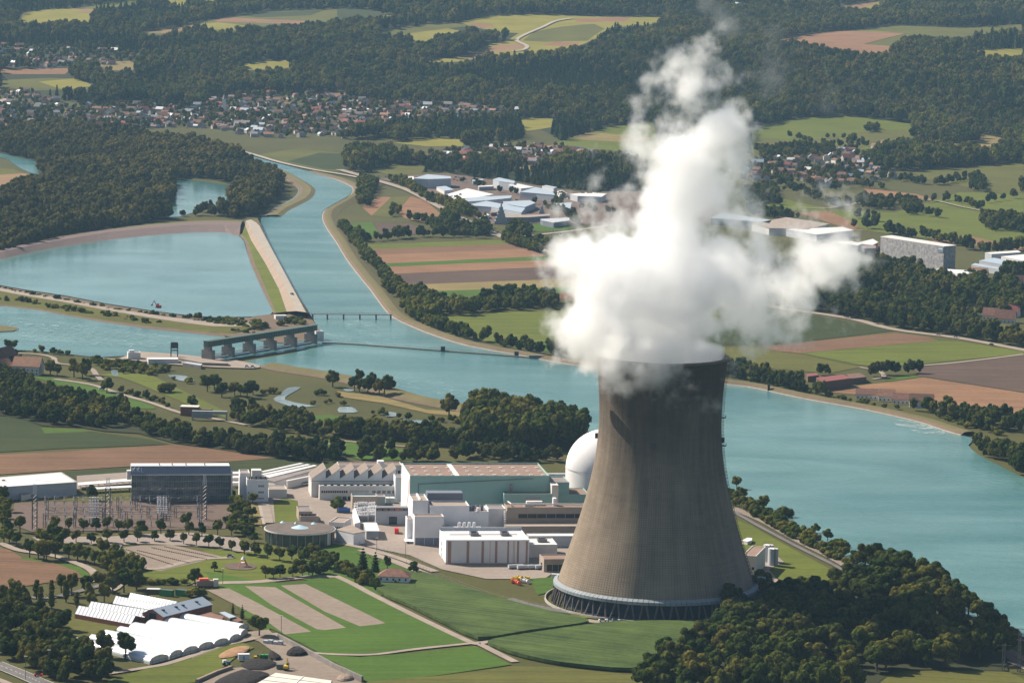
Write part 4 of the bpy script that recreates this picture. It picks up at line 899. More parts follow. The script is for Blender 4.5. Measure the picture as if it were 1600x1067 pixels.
wl('tree_belt', 'dark tree belts and woods on the right bank plain', [
    ('c6',[(600,395),(720,345),(820,370),(1190,380),(1190,360),(1290,410),(1420,430),(1280,450),(1400,505),(1600,535),(1600,578),(1300,520),(1000,483),(800,440)],10.5,None),
    ('c6',[(720,330),(830,350),(1000,345),(1190,360)],8,5), ('c6',[(720,262),(820,195),(930,200),(1100,225),(1200,262),(1300,290),(1270,325),(1150,330),(1000,308),(900,305),(800,310),(700,300)],10.5,None),
    ('c6',[(1290,300),(1330,270),(1420,290),(1440,330),(1400,385),(1280,380)],10,None), ('c6',[(1440,300),(1560,290),(1560,340),(1600,350),(1600,420),(1520,430),(1400,400),(1450,360)],10,None),
    ('c6',[(1500,240),(1600,215),(1600,250),(1540,260)],10,None), ('c6',[(980,45),(1050,60),(1160,75),(1290,100)],9,6), ('c6',[(1290,100),(1400,130),(1500,135),(1600,115)],10,5), ('c6',[(830,20),(940,25)],9,6),
    ('c6',[(1390,5),(1500,25),(1600,50),(1600,5),(1500,-20),(1400,-10)],11,None), ('c6',[(400,330),(560,310),(600,400),(450,390)],11,None),
    ('c6',[(240,290),(420,280),(600,330),(700,260),(820,240),(820,200),(300,200)],12,None)], (11, 20), ('decid',), 'mid', 'leafdark')
wl('tree_belt', 'trees and orchards around the village meadows on the right', [
    ('c3',[(300,890),(450,870),(470,950),(380,945),(300,930)],10,None), ('c3',[(310,960),(560,1010),(540,1020),(320,1000)],11,None), ('c3',[(800,920),(1000,940),(990,975),(860,970)],11,None), ('c3',[(1010,930),(1110,940),(1130,990),(1060,1000)],11,None),
    ('c3',[(1160,940),(1250,930),(1330,950),(1400,975)],13,6), ('c3',[(820,1010),(930,1030)],14,4), ('c3',[(1150,1000),(1200,1010)],10,6), ('c3',[(1430,860),(1400,850),(1340,830),(1250,850),(1200,855),(1100,850),(1020,830)],9,8),
    ('c3',[(1360,820),(1410,830),(1420,890),(1350,885)],10,None), ('c3',[(1580,840),(1600,840),(1610,890),(1580,890)],10,None), ('c3',[(1390,1040),(1500,1020),(1600,1060),(1450,1080)],12,None), ('c3',[(680,640),(780,645),(860,680),(780,672)],16,6),
    ('c3',[(860,600),(930,590),(930,612),(860,618)],11,None), ('c3',[(500,640),(860,700)],22,10), ('c3',[(1420,940),(1560,920)],30,5), ('c3',[(350,705),(480,690),(560,680),(740,690),(700,720),(400,740)],12,None),
    ('c3',[(420,820),(520,870),(620,880),(760,880),(860,860),(960,880)],14,12), ('c3',[(500,880),(600,905),(720,960),(800,950)],14,10), ('c3',[(1100,575),(1200,590),(1350,610),(1400,660),(1300,668),(1200,660),(1095,640)],12,None)], (8, 16), ('decid',), 'mid', 'leafdark')
# ---- woods nearer by
wl('tree_belt', 'trees between pond and big basin', [('c1',[(300,1085),(560,1045),(760,1008),(900,1000),(1050,1000),(1180,1000)],8,6),('c1',[(940,985),(1000,975),(1040,965)],8,4),('c1',[(740,985),(800,1000)],7,4)], (8,16), ('decid',), 'mid', 'leafolive')
forest_floor('c4', [(-20,700),(60,708),(230,790),(400,820),(560,838),(610,880),(640,925),(750,950),(860,950),(920,1000),(1050,1010),(1240,1020),(1500,1052),(1600,1060),(1600,1092),(1400,1100),(1200,1075),(1000,1045),(800,1015),(640,972),(480,962),(380,945),(200,938),(100,905),(-20,885)])
forest_floor('c5', [(590,930),(690,890),(800,880),(950,880),(1040,930),(1165,960),(1060,1067),(900,1067),(700,1045),(600,1035),(480,1000),(300,995),(0,985),(0,955),(150,945),(300,975),(450,985)])
forest_floor('p', [(1150,950),(1172,935),(1200,940),(1260,925),(1330,932),(1345,915),(1342,890),(1375,880),(1410,895),(1455,915),(1500,945),(1570,1000),(1575,1050),(1500,1048),(1400,1047),(1330,1100),(1030,1100),(1030,1055),(1060,1020),(1110,992)])
ORD = ['first','second','third','fourth','fifth','sixth','seventh','eighth','ninth','tenth','eleventh','twelfth','thirteenth','fourteenth','fifteenth','sixteenth','seventeenth','eighteenth','nineteenth','twentieth','twenty-first','twenty-second','twenty-third','twenty-fourth']
def row(c, pts, h, where, group, kind='decid', material='leaf', wr=None, lod='hi'):
    for i, (x, y) in enumerate(pts):
        p = G(Q(c, [(x, y)]))[0]; tree(p[0], p[1], h * rng.uniform(.88, 1.12), '%s tree from the left %s' % (ORD[i], where), group, kind, material, wr, lod=lod)
def cluster(c, pts, hr, label, group, kinds=('decid',), material='leaf', wr=None, lod='hi', jit=1.5):
    for (x, y) in pts:
        p = G(Q(c, [(x, y)]))[0]; tree(p[0] + rng.uniform(-jit, jit), p[1] + rng.uniform(-jit, jit), rng.uniform(*hr), label, group, rng.choice(kinds), material, wr, lod=lod)
def one(c, x, y, h, label, kind='decid', material='leaf', wr=None):
    p = G(Q(c, [(x, y)]))[0]; return tree(p[0], p[1], h, label, None, kind, material, wr)
def wood_ind(c, poly, s, hr, label, group, kinds=('decid',), material='leafdark', wr=.42):
    xy = G(Q(c, poly))[:, :2]; gx, gy = jitter_grid(xy, s)
    for x, y in zip(gx, gy): tree(x, y, rng.uniform(*hr), label, group, rng.choice(kinds), material, wr)
    print('wood', label[:30], len(gx))
# avenue of clipped round trees along the paved road below the switchyard
row('d1', [(475,590),(570,600),(670,592),(775,592),(860,587),(965,583),(1063,580),(1148,602),(1227,612),(1305,618),(1375,632),(1447,648),(1525,662),(1592,668)], 9, 'in the avenue of round trees below the switchyard', 'avenue trees along the paved road', wr=.40)
row('d2', [(110,935),(200,950),(290,970),(385,985),(480,975),(560,962)], 9.5, 'in front of the round visitor building', 'round trees by the visitor building', wr=.42)
# behind the avenue, along the switchyard
row('d1', [(125,525),(345,515),(430,520),(520,528),(600,520),(670,515),(740,530),(800,535),(880,548),(1005,540),(1165,500),(1180,545),(1262,552),(1360,545)], 10.5, 'in the hedge of trees at the switchyard edge', 'trees at the switchyard edge', material='leaf')
cluster('d1', [(1420,480),(1450,520),(1500,540),(1470,460),(1530,500),(1560,560),(1580,590),(1490,430),(1540,440),(1500,390),(1540,380),(1480,350),(1570,350),(1590,430)], (6,9), 'bushy tree in the belt right of the switchyard', 'trees right of the switchyard', wr=.5)
cluster('d2', [(20,540),(60,560),(110,600),(150,640),(60,640),(20,620),(100,690),(170,700),(40,700),(90,760),(170,770),(20,780)], (6,9.5), 'bushy tree between the switchyard and the visitor building path', 'trees left of the visitor building', wr=.5)
# left road trees
cluster('d1', [(20,590),(65,605),(115,615),(30,500),(60,540),(10,440),(50,470),(15,380),(60,400),(30,330)], (9,12.5), 'leafy tree at the left edge beside the switchyard', 'trees at the left edge', wr=.42)
row('d1', [(185,685),(240,700),(290,705),(345,690),(430,695),(485,708),(535,718),(590,735),(640,750),(700,755)], 12, 'in the row along the curved road above the greenhouses', 'trees along the curved road', material='leaf')
cluster('d1', [(250,610),(330,600),(390,600),(300,640),(370,650),(640,680),(700,690),(740,730),(680,800),(720,820),(760,790),(820,800),(790,850),(850,880),(830,760),(760,900),(700,910),(860,830)], (10,15), 'tall leafy tree in the clump between road and car park', 'clump beside the car park', wr=.4)
one('d1', 275, 700, 14, 'broad spreading tree casting a round shadow on the brown field edge', wr=.55)
cluster('d1', [(20,950),(80,960),(160,965),(230,945),(310,925),(380,905),(460,925),(530,905),(330,1005),(250,995),(160,1010),(70,1020),(420,960),(480,1000),(560,960),(610,890),(640,960),(570,1010),(20,1010),(120,980)], (10,15), 'tree of the loose wood left of the greenhouses', 'loose wood left of the greenhouses', kinds=('decid','decid','column'), wr=.34)
wl('wood', 'dense dark wood around the overgrown field at the lower left', [
    ('d4',[(0,330),(180,430),(330,430),(420,500),(300,640),(0,680),(-60,500)],9.5,None), ('d4',[(0,620),(180,640),(480,620),(640,700),(700,780),(640,830),(330,830),(150,720),(0,650)],9.0,None)], (9,14), ('decid',), 'hi', 'leafdark', .45)
one('g', 270, 600, 15, 'dark tree rising in front of the plastic tunnels, left of two', material='leafdark', wr=.36); one('g', 445, 610, 15, 'dark tree rising in front of the plastic tunnels, right of two', material='leafdark', wr=.38)
one('s', 560, 180, 13, 'bright green round tree at the corner of the timber yard', wr=.48)
cluster('g', [(1000,130),(1040,110),(1080,130)], (6,8), 'bush behind the green containers', 'bushes by the containers', ('bush','decid'))
one('g',1310,250,7,'small dark conifer beside the blue roofed shed, left of two','conifer','needle'); one('g',1385,290,9,'small dark conifer beside the blue roofed shed, right of two','conifer','needle')
row('d1', [(820,850),(880,845),(950,850),(1010,850),(1080,850),(1150,845)], 5, 'in the low hedge behind the green containers', 'hedge behind the containers', 'bush')
one('d1', 1218, 850, 11, 'dark round tree left of the orange machine', material='leafdark', wr=.45)
row('d5', [(60,175),(110,178),(150,172),(230,165),(290,165),(330,160),(420,150)], 9, 'in the row along the top of the gravel strips', 'trees along the gravel strips', material='leafdark', wr=.5)
cluster('d5', [(270,110),(300,80),(340,120),(380,100),(430,110),(470,130),(500,110),(470,80),(420,70),(370,60),(520,140),(560,160),(600,170),(640,190),(660,210),(620,200),(690,215),(735,240),(700,180),(640,150),(350,160),(390,150)], (8,11.5), 'tree of the grove between the visitor building and the small house', 'grove below the visitor building', kinds=('decid','decid','bush'), material='leaf', wr=.45)
one('d5',668,120,15,'tall dark conifer above the red roofed house, left of two','conifer','needle',.30); one('d5',745,135,14,'tall dark conifer above the red roofed house, right of two','conifer','needle',.32)
one('d5',820,125,10,'slender tree beside the conifers',wr=.3); one('d5',985,150,9,'round tree right of the red roofed house',wr=.42); one('d5',882,222,6,'small tree at the front of the red roofed house'); one('d5',935,220,5,'small shrub tree at the right front corner of the house')
one('d2',835,600,11,'round tree beside the sawtooth workshop',wr=.5)
one('d1',575,330,12,'dark conical tree in front of the pale car ports','decid','leafdark',.36)
cluster('d1', [(20,290),(95,285),(140,300)], (8,11), 'tree before the long flat hall', 'trees before the flat hall', wr=.4)
cluster('d1', [(820,300),(880,310),(960,315),(1040,318),(1120,318),(1200,315),(1290,318),(1400,300),(1450,310)], (4,6.5), 'low tree along the foot of the glass office block', 'trees below the office block', wr=.5)
one('d7',1510,850,9,'single round bush by the water at the right edge','bush','leafdark')
row('d1', [(1340,770)], 6, 'alone on the lawn by the play area', None)
# river bank strip right of the tower
BK = [(135,150),(180,165),(170,110),(215,190),(245,215),(280,240),(320,260),(355,280),(385,300),(420,320),(455,335),(490,345),(515,360),(550,380),(555,330),(590,400),(610,370),(630,420),(665,440),(690,400),(700,455),(735,470),(765,500),(300,215),(395,250)]
cluster('d7', BK, (7,12), 'tree of the strip between the perimeter track and the river', 'trees on the river bank', ('decid','decid','bush'), 'leaf', .5)
wl('bushes', 'dense shrubs filling the bank strip between track and river', [('d7',[(125,120),(180,150),(250,225),(330,275),(420,325),(520,370),(600,410),(680,455),(770,500)],4.5,4),('d7',[(150,150),(250,240),(400,320),(550,400),(700,470),(770,515)],5,4)], (4,9), ('bush','decid'), 'mid', 'leaf', .6)
# dark wood in the tower's shade
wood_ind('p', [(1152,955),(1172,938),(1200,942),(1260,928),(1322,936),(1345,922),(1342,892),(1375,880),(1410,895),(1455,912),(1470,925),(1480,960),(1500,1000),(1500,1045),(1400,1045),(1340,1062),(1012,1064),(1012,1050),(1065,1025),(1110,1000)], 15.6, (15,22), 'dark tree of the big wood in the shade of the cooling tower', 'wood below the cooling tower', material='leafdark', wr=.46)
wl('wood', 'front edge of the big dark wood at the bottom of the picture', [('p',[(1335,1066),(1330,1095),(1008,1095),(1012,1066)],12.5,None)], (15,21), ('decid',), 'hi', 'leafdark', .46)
cluster('d7', [(1160,640),(1150,690),(1190,700),(1240,740),(1270,700),(1300,740),(1340,760),(1220,660),(1380,820),(1420,800),(1440,850),(1360,880),(1300,900),(1250,880),(1200,860),(1200,930),(1280,950),(1360,950),(1440,930),(1480,960),(1470,890),(1400,900),(1330,930)], (13,18), 'tree at the right end of the big wood beside the tracks', 'trees beside the tracks', ('decid','decid','decid'), 'leafdark', .4)
# mid distance, single trees worth naming
one('c5',508,895,20,'lone big tree on the near river bank',material='leafolive',wr=.40)
cluster('c5', [(70,775),(100,780),(130,785),(90,740),(150,770),(190,795),(215,795),(230,780)], (13,19), 'dark tree of the clump on the near river bank', 'clump on the near river bank', wr=.38, material='leafdark')
one('c4',1540,755,16,'dark lone tree on the bank above the stream', material='leafdark', wr=.42)
cluster('c4', [(955,775),(990,770)], (12,15), 'bushy tree in the river meadow', 'pair of bushy trees in the meadow', wr=.5)
cluster('c4', [(1030,800),(1090,795),(1120,800),(1150,805),(1170,790)], (10,14), 'tree of the rounded clump in the middle of the river meadow', 'rounded meadow clump', wr=.5, material='leafdark')
one('c4',768,780,11,'dark conical bush tree in the meadow', 'bush','leafdark'); one('c4',676,812,9,'small tree right of the turning circle'); one('c4',495,780,13,'round tree at the bend of the lane',wr=.45); one('c4',890,860,13,'tree behind the little brick building',wr=.42)
cluster('c4', [(350,710),(385,720),(400,700)], (13,18), 'tree by the farm lane', 'trees by the farm lane'); cluster('c4', [(230,700),(270,705),(60,585),(30,585)], (10,15), 'tree beside the farm houses', 'trees beside the farm')
print('individual trees', NTREE[0])
wl('wood', 'dark wood and shelter belt across the meadows left of the plant', [
    ('c4',[(-20,700),(60,712),(230,795),(400,825),(560,845),(600,890),(600,935),(480,960),(380,945),(200,935),(100,900),(-20,880)],9.5,None),
    ('c4',[(610,900),(640,925),(750,955),(860,960),(920,1005),(1050,1015),(1240,1030),(1500,1060),(1600,1068),(1600,1092),(1400,1100),(1200,1078),(1000,1045),(800,1015),(640,972)],9,None),
    ('d2',[(0,120),(150,125),(290,150),(480,175),(560,195),(700,205),(900,215)],9,7), ('d2',[(60,135),(300,165),(520,200)],9,5),
    ('d2',[(1010,195),(1100,200),(1300,205),(1460,205),(1600,205)],7,5), ('d3',[(0,205),(160,205),(300,200),(460,205)],8,4), ('d3',[(500,200),(600,180),(760,200),(1000,215),(1200,220),(1290,215),(1200,190),(1000,160),(760,150),(560,150)],8,None),
    ('c4',[(1060,870),(1100,870),(1200,880),(1400,905),(1450,940),(1600,975),(1600,1000),(1400,985),(1200,945),(1080,920)],9.5,None)], (8,15), ('decid',), 'mid', 'leafdark')
wl('wood', 'big dark wood on the river bank behind the plant', [
    ('c5',[(600,935),(690,895),(800,885),(950,885),(1040,935),(1165,965),(1100,1040),(900,1050),(700,1040),(600,1030)],10.5,None)], (22,30), ('decid',), 'mid', 'leafdark', .40)
wl('wood', 'row of dark trees across the meadow left of the big wood', [
    ('c5',[(0,965),(150,965),(300,985),(450,1000),(600,1020),(600,1040),(450,1030),(300,1010),(150,1000),(0,990)],8.5,None), ('c5',[(100,1065),(220,1060),(400,1070)],9,5)], (11,17), ('decid',), 'mid', 'leafdark')
wl('bushes', 'scrub and bushes along the river spit and stream', [
    ('c4',[(-20,300),(100,330),(300,365),(500,400),(700,430),(850,445)],8,4), ('c4',[(-20,350),(100,365),(300,400),(420,420),(560,440),(700,465),(740,465)],7,5), ('c4',[(860,440),(1000,450),(1100,450),(1250,470),(1300,480)],7,7),
    ('c4',[(900,460),(1050,480),(1180,495),(1260,490),(1200,470),(1000,455)],6.5,None), ('c4',[(1320,470),(1400,470),(1430,455),(1350,440)],7,None), ('c4',[(1490,515),(1540,530)],6,3), ('c4',[(1060,500),(1170,510)],8,4),
    ('c4',[(430,640),(520,640),(640,655),(760,670),(820,690),(700,700),(560,695),(440,665)],8,None), ('c4',[(150,590),(240,600),(340,610),(400,612)],8,4), ('c4',[(0,625),(60,640),(60,600)],10,6), ('c4',[(800,720),(900,740),(1000,760)],9,5),
    ('c4',[(1210,790),(1300,780),(1290,810)],8,4), ('c4',[(1420,840),(1500,830),(1600,850)],9,6), ('c5',[(150,880),(200,885),(300,905),(480,915),(600,925)],10,4), ('c4',[(0,470),(40,475)],6,2), ('c4',[(560,780),(680,810),(800,850)],10,4), ('c4',[(1500,790),(1560,800)],11,5),
    ('c6',[(210,690),(300,720),(430,745),(560,770),(700,800),(850,830),(1000,860)],8,5), ('c6',[(1180,890),(1300,920),(1480,980)],7,7)], (3.5,7.5), ('bush','decid'), 'mid', 'leaf', .6)
wl('wood', 'trees on the far bank between farm and water', [
    ('c6',[(200,705),(300,715),(420,745),(600,780)],7,5), ('c6',[(150,690),(320,690)],7,5), ('c6',[(1180,870),(1300,910),(1420,940)],8,7), ('c6',[(320,700),(380,700),(480,730),(590,750),(600,770),(500,765),(400,735)],9.5,None), ('c6',[(230,690),(290,700)],8,3), ('c6',[(660,700),(700,695)],8,3), ('c6',[(880,710),(930,715),(930,700)],8,None), ('c6',[(960,700),(1060,690),(1110,695)],9,5),
    ('c6',[(640,790),(700,800)],8,4), ('c6',[(1080,860),(1190,885)],9,6), ('c6',[(1300,900),(1380,900),(1480,900),(1600,930),(1600,960),(1500,970),(1400,960),(1320,945)],10,None), ('c6',[(1490,905)],9,2) if False else ('c6',[(1470,900),(1520,905)],8,3),
    ('c6',[(1345,1040),(1400,1035),(1500,1060),(1620,1110),(1620,1180),(1500,1110),(1400,1070)],8,None)], (9,17), ('decid','decid'), 'mid', 'leafdark', .4)
# ================================================================ BUILDINGS
def bm_(name, col, **k): M[name] = mat(name, col, **k)
bm_('white', (.66,.66,.68), var=.05, scale=.15, rough=.7); bm_('offwhite', (.56,.54,.52), var=.07, scale=.15); bm_('cream', (.62,.57,.50), var=.06, scale=.15); bm_('beige', (.33,.27,.22), var=.08, scale=.2); bm_('beige_dk', (.24,.195,.16), var=.08, scale=.2)
bm_('teal', (.27,.43,.38), var=.05, scale=.08, rough=.7); bm_('roofbrown', (.235,.16,.125), var=.12, scale=.08, rough=.95); bm_('roofgrey', (.22,.19,.18), var=.15, scale=.1, rough=.95); bm_('rooftan', (.29,.235,.195), var=.12, scale=.1)
bm_('roofwhite', (.62,.61,.60), var=.04, scale=.1, rough=.6); bm_('dark', (.025,.025,.03), rough=.4); bm_('glassdk', (.02,.035,.05), rough=.12, spec=.6); bm_('glassgreen', (.05,.085,.07), rough=.15, spec=.6, var=.3, scale=.15); bm_('rust', (.33,.22,.18), rough=.8)
bm_('red', (.55,.03,.03), rough=.5); bm_('orangered', (.75,.16,.08), rough=.6); bm_('blue', (.03,.12,.35), rough=.5); bm_('paleblue', (.45,.62,.70), rough=.3); bm_('grey', (.30,.31,.33), var=.08, scale=.2); bm_('midgrey', (.40,.42,.45), var=.06, scale=.2)
bm_('bluegrey', (.17,.19,.23), var=.05, scale=.2, rough=.6); bm_('skyroof', (.36,.42,.48), var=.06, scale=.05, rough=.5); bm_('tileroof', (.19,.10,.075), var=.25, scale=.4, rough=.9); bm_('tilebrown', (.15,.085,.06), var=.25, scale=.4, rough=.9); bm_('tileorange', (.30,.165,.11), var=.2, scale=.4, rough=.9); bm_('tilered', (.20,.065,.06), var=.15, scale=.4, rough=.9)
bm_('render', (.62,.58,.52), var=.08, scale=.3); bm_('brick', (.20,.075,.05), var=.2, scale=1.5); bm_('green', (.04,.22,.07), rough=.6); bm_('yellow', (.60,.42,.02), rough=.5); bm_('galv', (.15,.145,.15), rough=.45, metal=.3); bm_('wood', (.12,.075,.045), var=.2, scale=1)
bm_('weirgreen', (.075,.11,.085), var=.1, scale=.2, rough=.6); bm_('weirstone', (.20,.18,.165), var=.2, scale=.2); bm_('film', (.62,.64,.66), rough=.35, spec=.6)
RW_ = R_(8.)
def base_frame(fl, fr, h, rot=None):
    A = g1(*fl, h); B_ = g1(*fr, h)
    if rot is None: d = (B_ - A); rot = math.atan2(d.y, d.x)
    ex = Vector((math.cos(rot), math.sin(rot), 0)); ey = Vector((-ex.y, ex.x, 0)); return A, B_, ex, ey, rot
def building(name, label, cat, c, fl, fr, h, depth=None, bl=None, rot=RW_, wall='white', roof='roofgrey', par=.8, wins=(), base=0., group=None, roofname='roof', z0=0., sides=None, frame=True):
    """box building set up from the picture position of the two front roof corners; local x runs along the front, y away from the viewer"""
    fl, fr = Q(c, [fl, fr]); A, B_, ex, ey, rot = base_frame(fl, fr, h, rot); W = (B_ - A).dot(ex)
    if bl is not None: depth = max(4., (g1(*Q(c, [bl])[0], h) - A).dot(ey))
    root = empty(name, (A.x, A.y, z0), label, cat, group, rz=rot); D = depth; H = h - z0
    mb = MB(); mb.box(0, W, 0, D, 0, H - .35)
    if par:
        t = .45
        for q in ((0, W, 0, t), (0, W, D - t, D), (0, t, t, D - t), (W - t, W, t, D - t)): mb.box(*q, H - .35, H + par)
    mb.build('wall', M[wall], root)
    MB().box(.46, W - .46, .46, D - .46, H - .34, H - .05).build(roofname, M[roof], root) if par else MB().box(-.3, W + .3, -.3, D + .3, H - .34, H).build(roofname, M[roof], root)
    for w in wins: windows(root, W, D, H, *w)
    return root, W, D, H
def windows(root, W, D, H, face, u0, u1, v0, v1, nx, ny=1, gap=.25, m='glassdk', name='window'):
    """nx by ny windows on a face ('f' front, 'r' right, 'l' left) between fractions u0..u1 along and v0..v1 up; each one a part"""
    L_ = W if face in 'fb' else D; du = (u1 - u0) * L_ / nx; dv = (v1 - v0) * H / ny; w = du * (1 - gap); hh = dv * (1 - gap if ny > 1 else 1)
    me = MB().box(0, w, -.06, .12, 0, hh).mesh(name, M[m])
    for i in range(nx):
        for j in range(ny):
            u = u0 * L_ + i * du + du * gap / 2; v = v0 * H + j * dv
            if face == 'f': share(name, me, root, (u, 0, v))
            elif face == 'r': share(name, me, root, (W, u, v), math.pi / 2)
            else: share(name, me, root, (0, D - u, v), -math.pi / 2)
def hull(name, label, cat, c, roofpts, h, wall='white', roof='roofgrey', z0=0., lip=.5, group=None, cap='roof'):
    """building whose roof outline is traced at its real level h"""
    P = G(Q(c, roofpts), h); a = sum(P[i][0] * P[(i + 1) % len(P)][1] - P[(i + 1) % len(P)][0] * P[i][1] for i in range(len(P)))
    if a < 0: P = P[::-1]
    ctr = P.mean(0); root = empty(name, (ctr[0], ctr[1], z0), label, cat, group); q = [(p[0] - ctr[0], p[1] - ctr[1]) for p in P]
    MB().hexa(q, 0, h - z0 - .3).build('wall', M[wall], root)
    MB().hexa([(x * 1.012, y * 1.012) for x, y in q], h - z0 - .298, h - z0 + lip * .4).build(cap, M[roof], root); return root
def part_box(root, nm, m, x0, x1, y0, y1, z0, z1): return MB().box(x0, x1, y0, y1, z0, z1).build(nm, M[m], root)
def gable(name, label, cat, loc, W, D, H, rh, rot, wall='render', roof='tileroof', ridge='x', over=.6, group=None, wins=True, hip=0., single=False):
    root = empty(name, loc, label, cat, group, rz=rot); mb = MB(); a, b = W / 2, D / 2
    if ridge == 'y': a, b = b, a; root.rotation_euler.z += math.pi / 2
    mb.box(-a, a, -b, b, 0, H)
    hp = hip * b
    if not hip:
        for s in (-1, 1): mb.face([(s * a, -b, H), (s * a, b, H), (s * a, 0, H + rh)][::s])
    mb.build('wall', M[wall], root)
    o = over; r_ = MB(); k = rh / b * o; t = .25
    for s in (-1, 1):
        e0, e1 = -a - o, a + o
        P = [(e0, s * (b + o), H - k), (e1, s * (b + o), H - k), (a - hp + (o if not hip else 0), 0, H + rh), (-a + hp - (o if not hip else 0), 0, H + rh)]
        r_.face([(x, y, z + t) for x, y, z in P][::-s] if s > 0 else [(x, y, z + t) for x, y, z in P]); r_.face(P)
        r_.face([P[0], P[1], (P[1][0], P[1][1], P[1][2] + t), (P[0][0], P[0][1], P[0][2] + t)])
        if hip: q = [(s * (a + o), -b - o, H - k + t), (s * (a + o), b + o, H - k + t), (s * (a - hp), 0, H + rh + t)]; r_.face(q[::s])
    r_.build('roof', M[roof], root)
    if wins:
        n = max(2, int(2 * a / 3.5)); me = MB().box(-.55, .55, -.06, .1, 0, 1.3).mesh('window', M['glassdk'])
        for i in range(n):
            for j in range(max(1, int(H / 2.9))): share('window', me, root, (-a + (i + .5) * 2 * a / n, -b, 1. + j * 2.8))
    return root
bld = building
# --- turbine hall
TH, W, D, H = bld('turbine_hall', 'long pale green turbine hall with brown roof, the biggest flat roofed building of the plant', 'industrial hall', 'd3', (105,325), (1185,317), 34, bl=(62,225), wall='teal', roof='roofbrown', par=.9)
part_box(TH, 'end_wall', 'white', -.25, -.02, 0, D, 0, H + .9)
part_box(TH, 'roof_band', 'roofwhite', W * .325, W * .36, .5, D - .5, H - .04, H + .25)
sk = MB().box(0, W * .024, 0, D * .035, 0, .4).mesh('skylight', M['roofwhite'])
for j, v in enumerate((.13, .42, .70)):
    for i in range(11):
        u = .04 + i * .088 + (.0 if i < 4 else .035)
        if u < .96: share('skylight', sk, TH, (W * u, D * v, H - .04))
mb = MB(); mb.bar((W * .06, -.35, H * .1), (W * .06, -.35, H * .86), .28, 6); mb.bar((W * .06, -.35, H * .86), (W * .88, -.35, H * .97), .28, 6); mb.build('pipe', M['bluegrey'], TH)
mb = MB(); mb.box(W * .72, W * .735, -1.5, 0, H * .55, H * .86); mb.build('duct', M['beige'], TH)
# curved red emblem stripe on the white end wall (left)
mb = MB(); pts = []
for i in range(19):
    t = i / 18; ang = math.pi * (.5 - t * .9); pts.append((D * (.05 + .34 * (1 - math.cos(t * 1.5))), H * (.93 - .72 * t)))
for (y0, z0_), (y1, z1_) in zip(pts[:-1], pts[1:]):
    w_ = 2.4; mb.face([(-.3, y0, z0_), (-.3, y0 + w_, z0_), (-.3, y1 + w_, z1_), (-.3, y1, z1_)]); mb.face([(-.3, y1, z1_), (-.3, y1 + w_, z1_), (-.3, y0 + w_, z0_), (-.3, y0, z0_)])
mb.build('emblem', M['orangered'], TH)
mb = MB(); [mb.bar((W * (.5 + .045 * i), D * .97, H), (W * (.5 + .045 * i), D * .97, H + 1.8), .12, 4) for i in range(11)]; mb.bar((W * .45, D * .97, H + 1.4), (W, D * .97, H + 1.4), .15, 4); mb.build('railing', M['galv'], TH)
o, W, D, H = bld('annex', 'pale green annex with dark brown roof along the right half of the green turbine hall', 'building', 'd3', (838,462), (1212,460), 24, bl=(828,430), wall='teal', roof='roofbrown', par=.5)
part_box(o, 'roof_box', 'grey', W*.45, W*.75, -.2, 4, H*.72, H*.93)
o, W, D, H = bld('auxiliary_building', 'green auxiliary building with grey roof between turbine hall and reactor dome', 'building', 'd3', (1188,372), (1346,370), 30, bl=(1180,325), wall='teal', roof='roofgrey', par=.6)
mb = MB(); mb.bar((-6, D+8, H*.98), (W+2, D+8, H*.98), 2.0, 12); mb.build('pipe', M['offwhite'], o)
o, W, D, H = bld('stair_tower', 'small pinkish stair tower rising from the green roofs beside the reactor', 'building', 'd3', (1212,392), (1262,390), 30, bl=(1205,375), wall='cream', roof='roofwhite', par=.3)
o, W, D, H = bld('annex', 'green walled low building with brown roof right beside the cooling tower edge', 'building', 'd3', (1262,465), (1500,460), 22, bl=(1250,415), wall='teal', roof='roofbrown', par=.4)
# beige control building
o, W, D, H = bld('control_building', 'beige brown building with a dark window band in front of the green hall', 'building', 'd3', (862,567), (1480,563), 20, bl=(845,536), wall='beige', roof='roofbrown', par=.5)
windows(o, W, D, H, 'f', .14, .97, .66, .80, 7, 1, .06, 'dark'); windows(o, W, D, H, 'f', .33, .385, .2, .52, 1, 1, .05, 'grey', 'door')
mb = MB(); mb.bar((W*.06, 3, H+2.2), (W, 3.6, H+1.6), .5, 8); mb.bar((W*.06, 3, H+2.2), (W*.04, D*.8, H+2.2), .5, 8); mb.build('pipe', M['offwhite'], o)
mb = MB()
for i in range(4): mb.cyl((W*(.24+.03*i), D*.35), .8, .8, H, H+1.6, 8)
mb.build('vent', M['white'], o); part_box(o, 'roof_box', 'offwhite', W*.27, W*.47, D*.6, D*.9, H, H+2.6); part_box(o,'roof_box','white',W*.6,W*.64,D*.5,D*.8,H,H+5)
mb = MB(); [mb.box(-1.6, -.1, 1+2*k, 2.2+2*k, 0, H-2-k) for k in range(2)]; [mb.bar((-.6,0,k*1.6+1),(-2.0,0,k*1.6+1),.35,6) for k in range(11)]; mb.build('pipework', M['offwhite'], o)
o, W, D, H = bld('annex', 'lower beige brown block projecting in front of the beige building', 'building', 'd3', (852,712), (1440,708), 10.5, depth=9, wall='beige_dk', roof='beige', par=.2)
o, W, D, H = bld('annex', 'low white ribbed building between the small white block and the tower', 'building', 'd3', (1030,788), (1400,780), 7.5, depth=10, wall='midgrey', roof='roofwhite', par=.2)
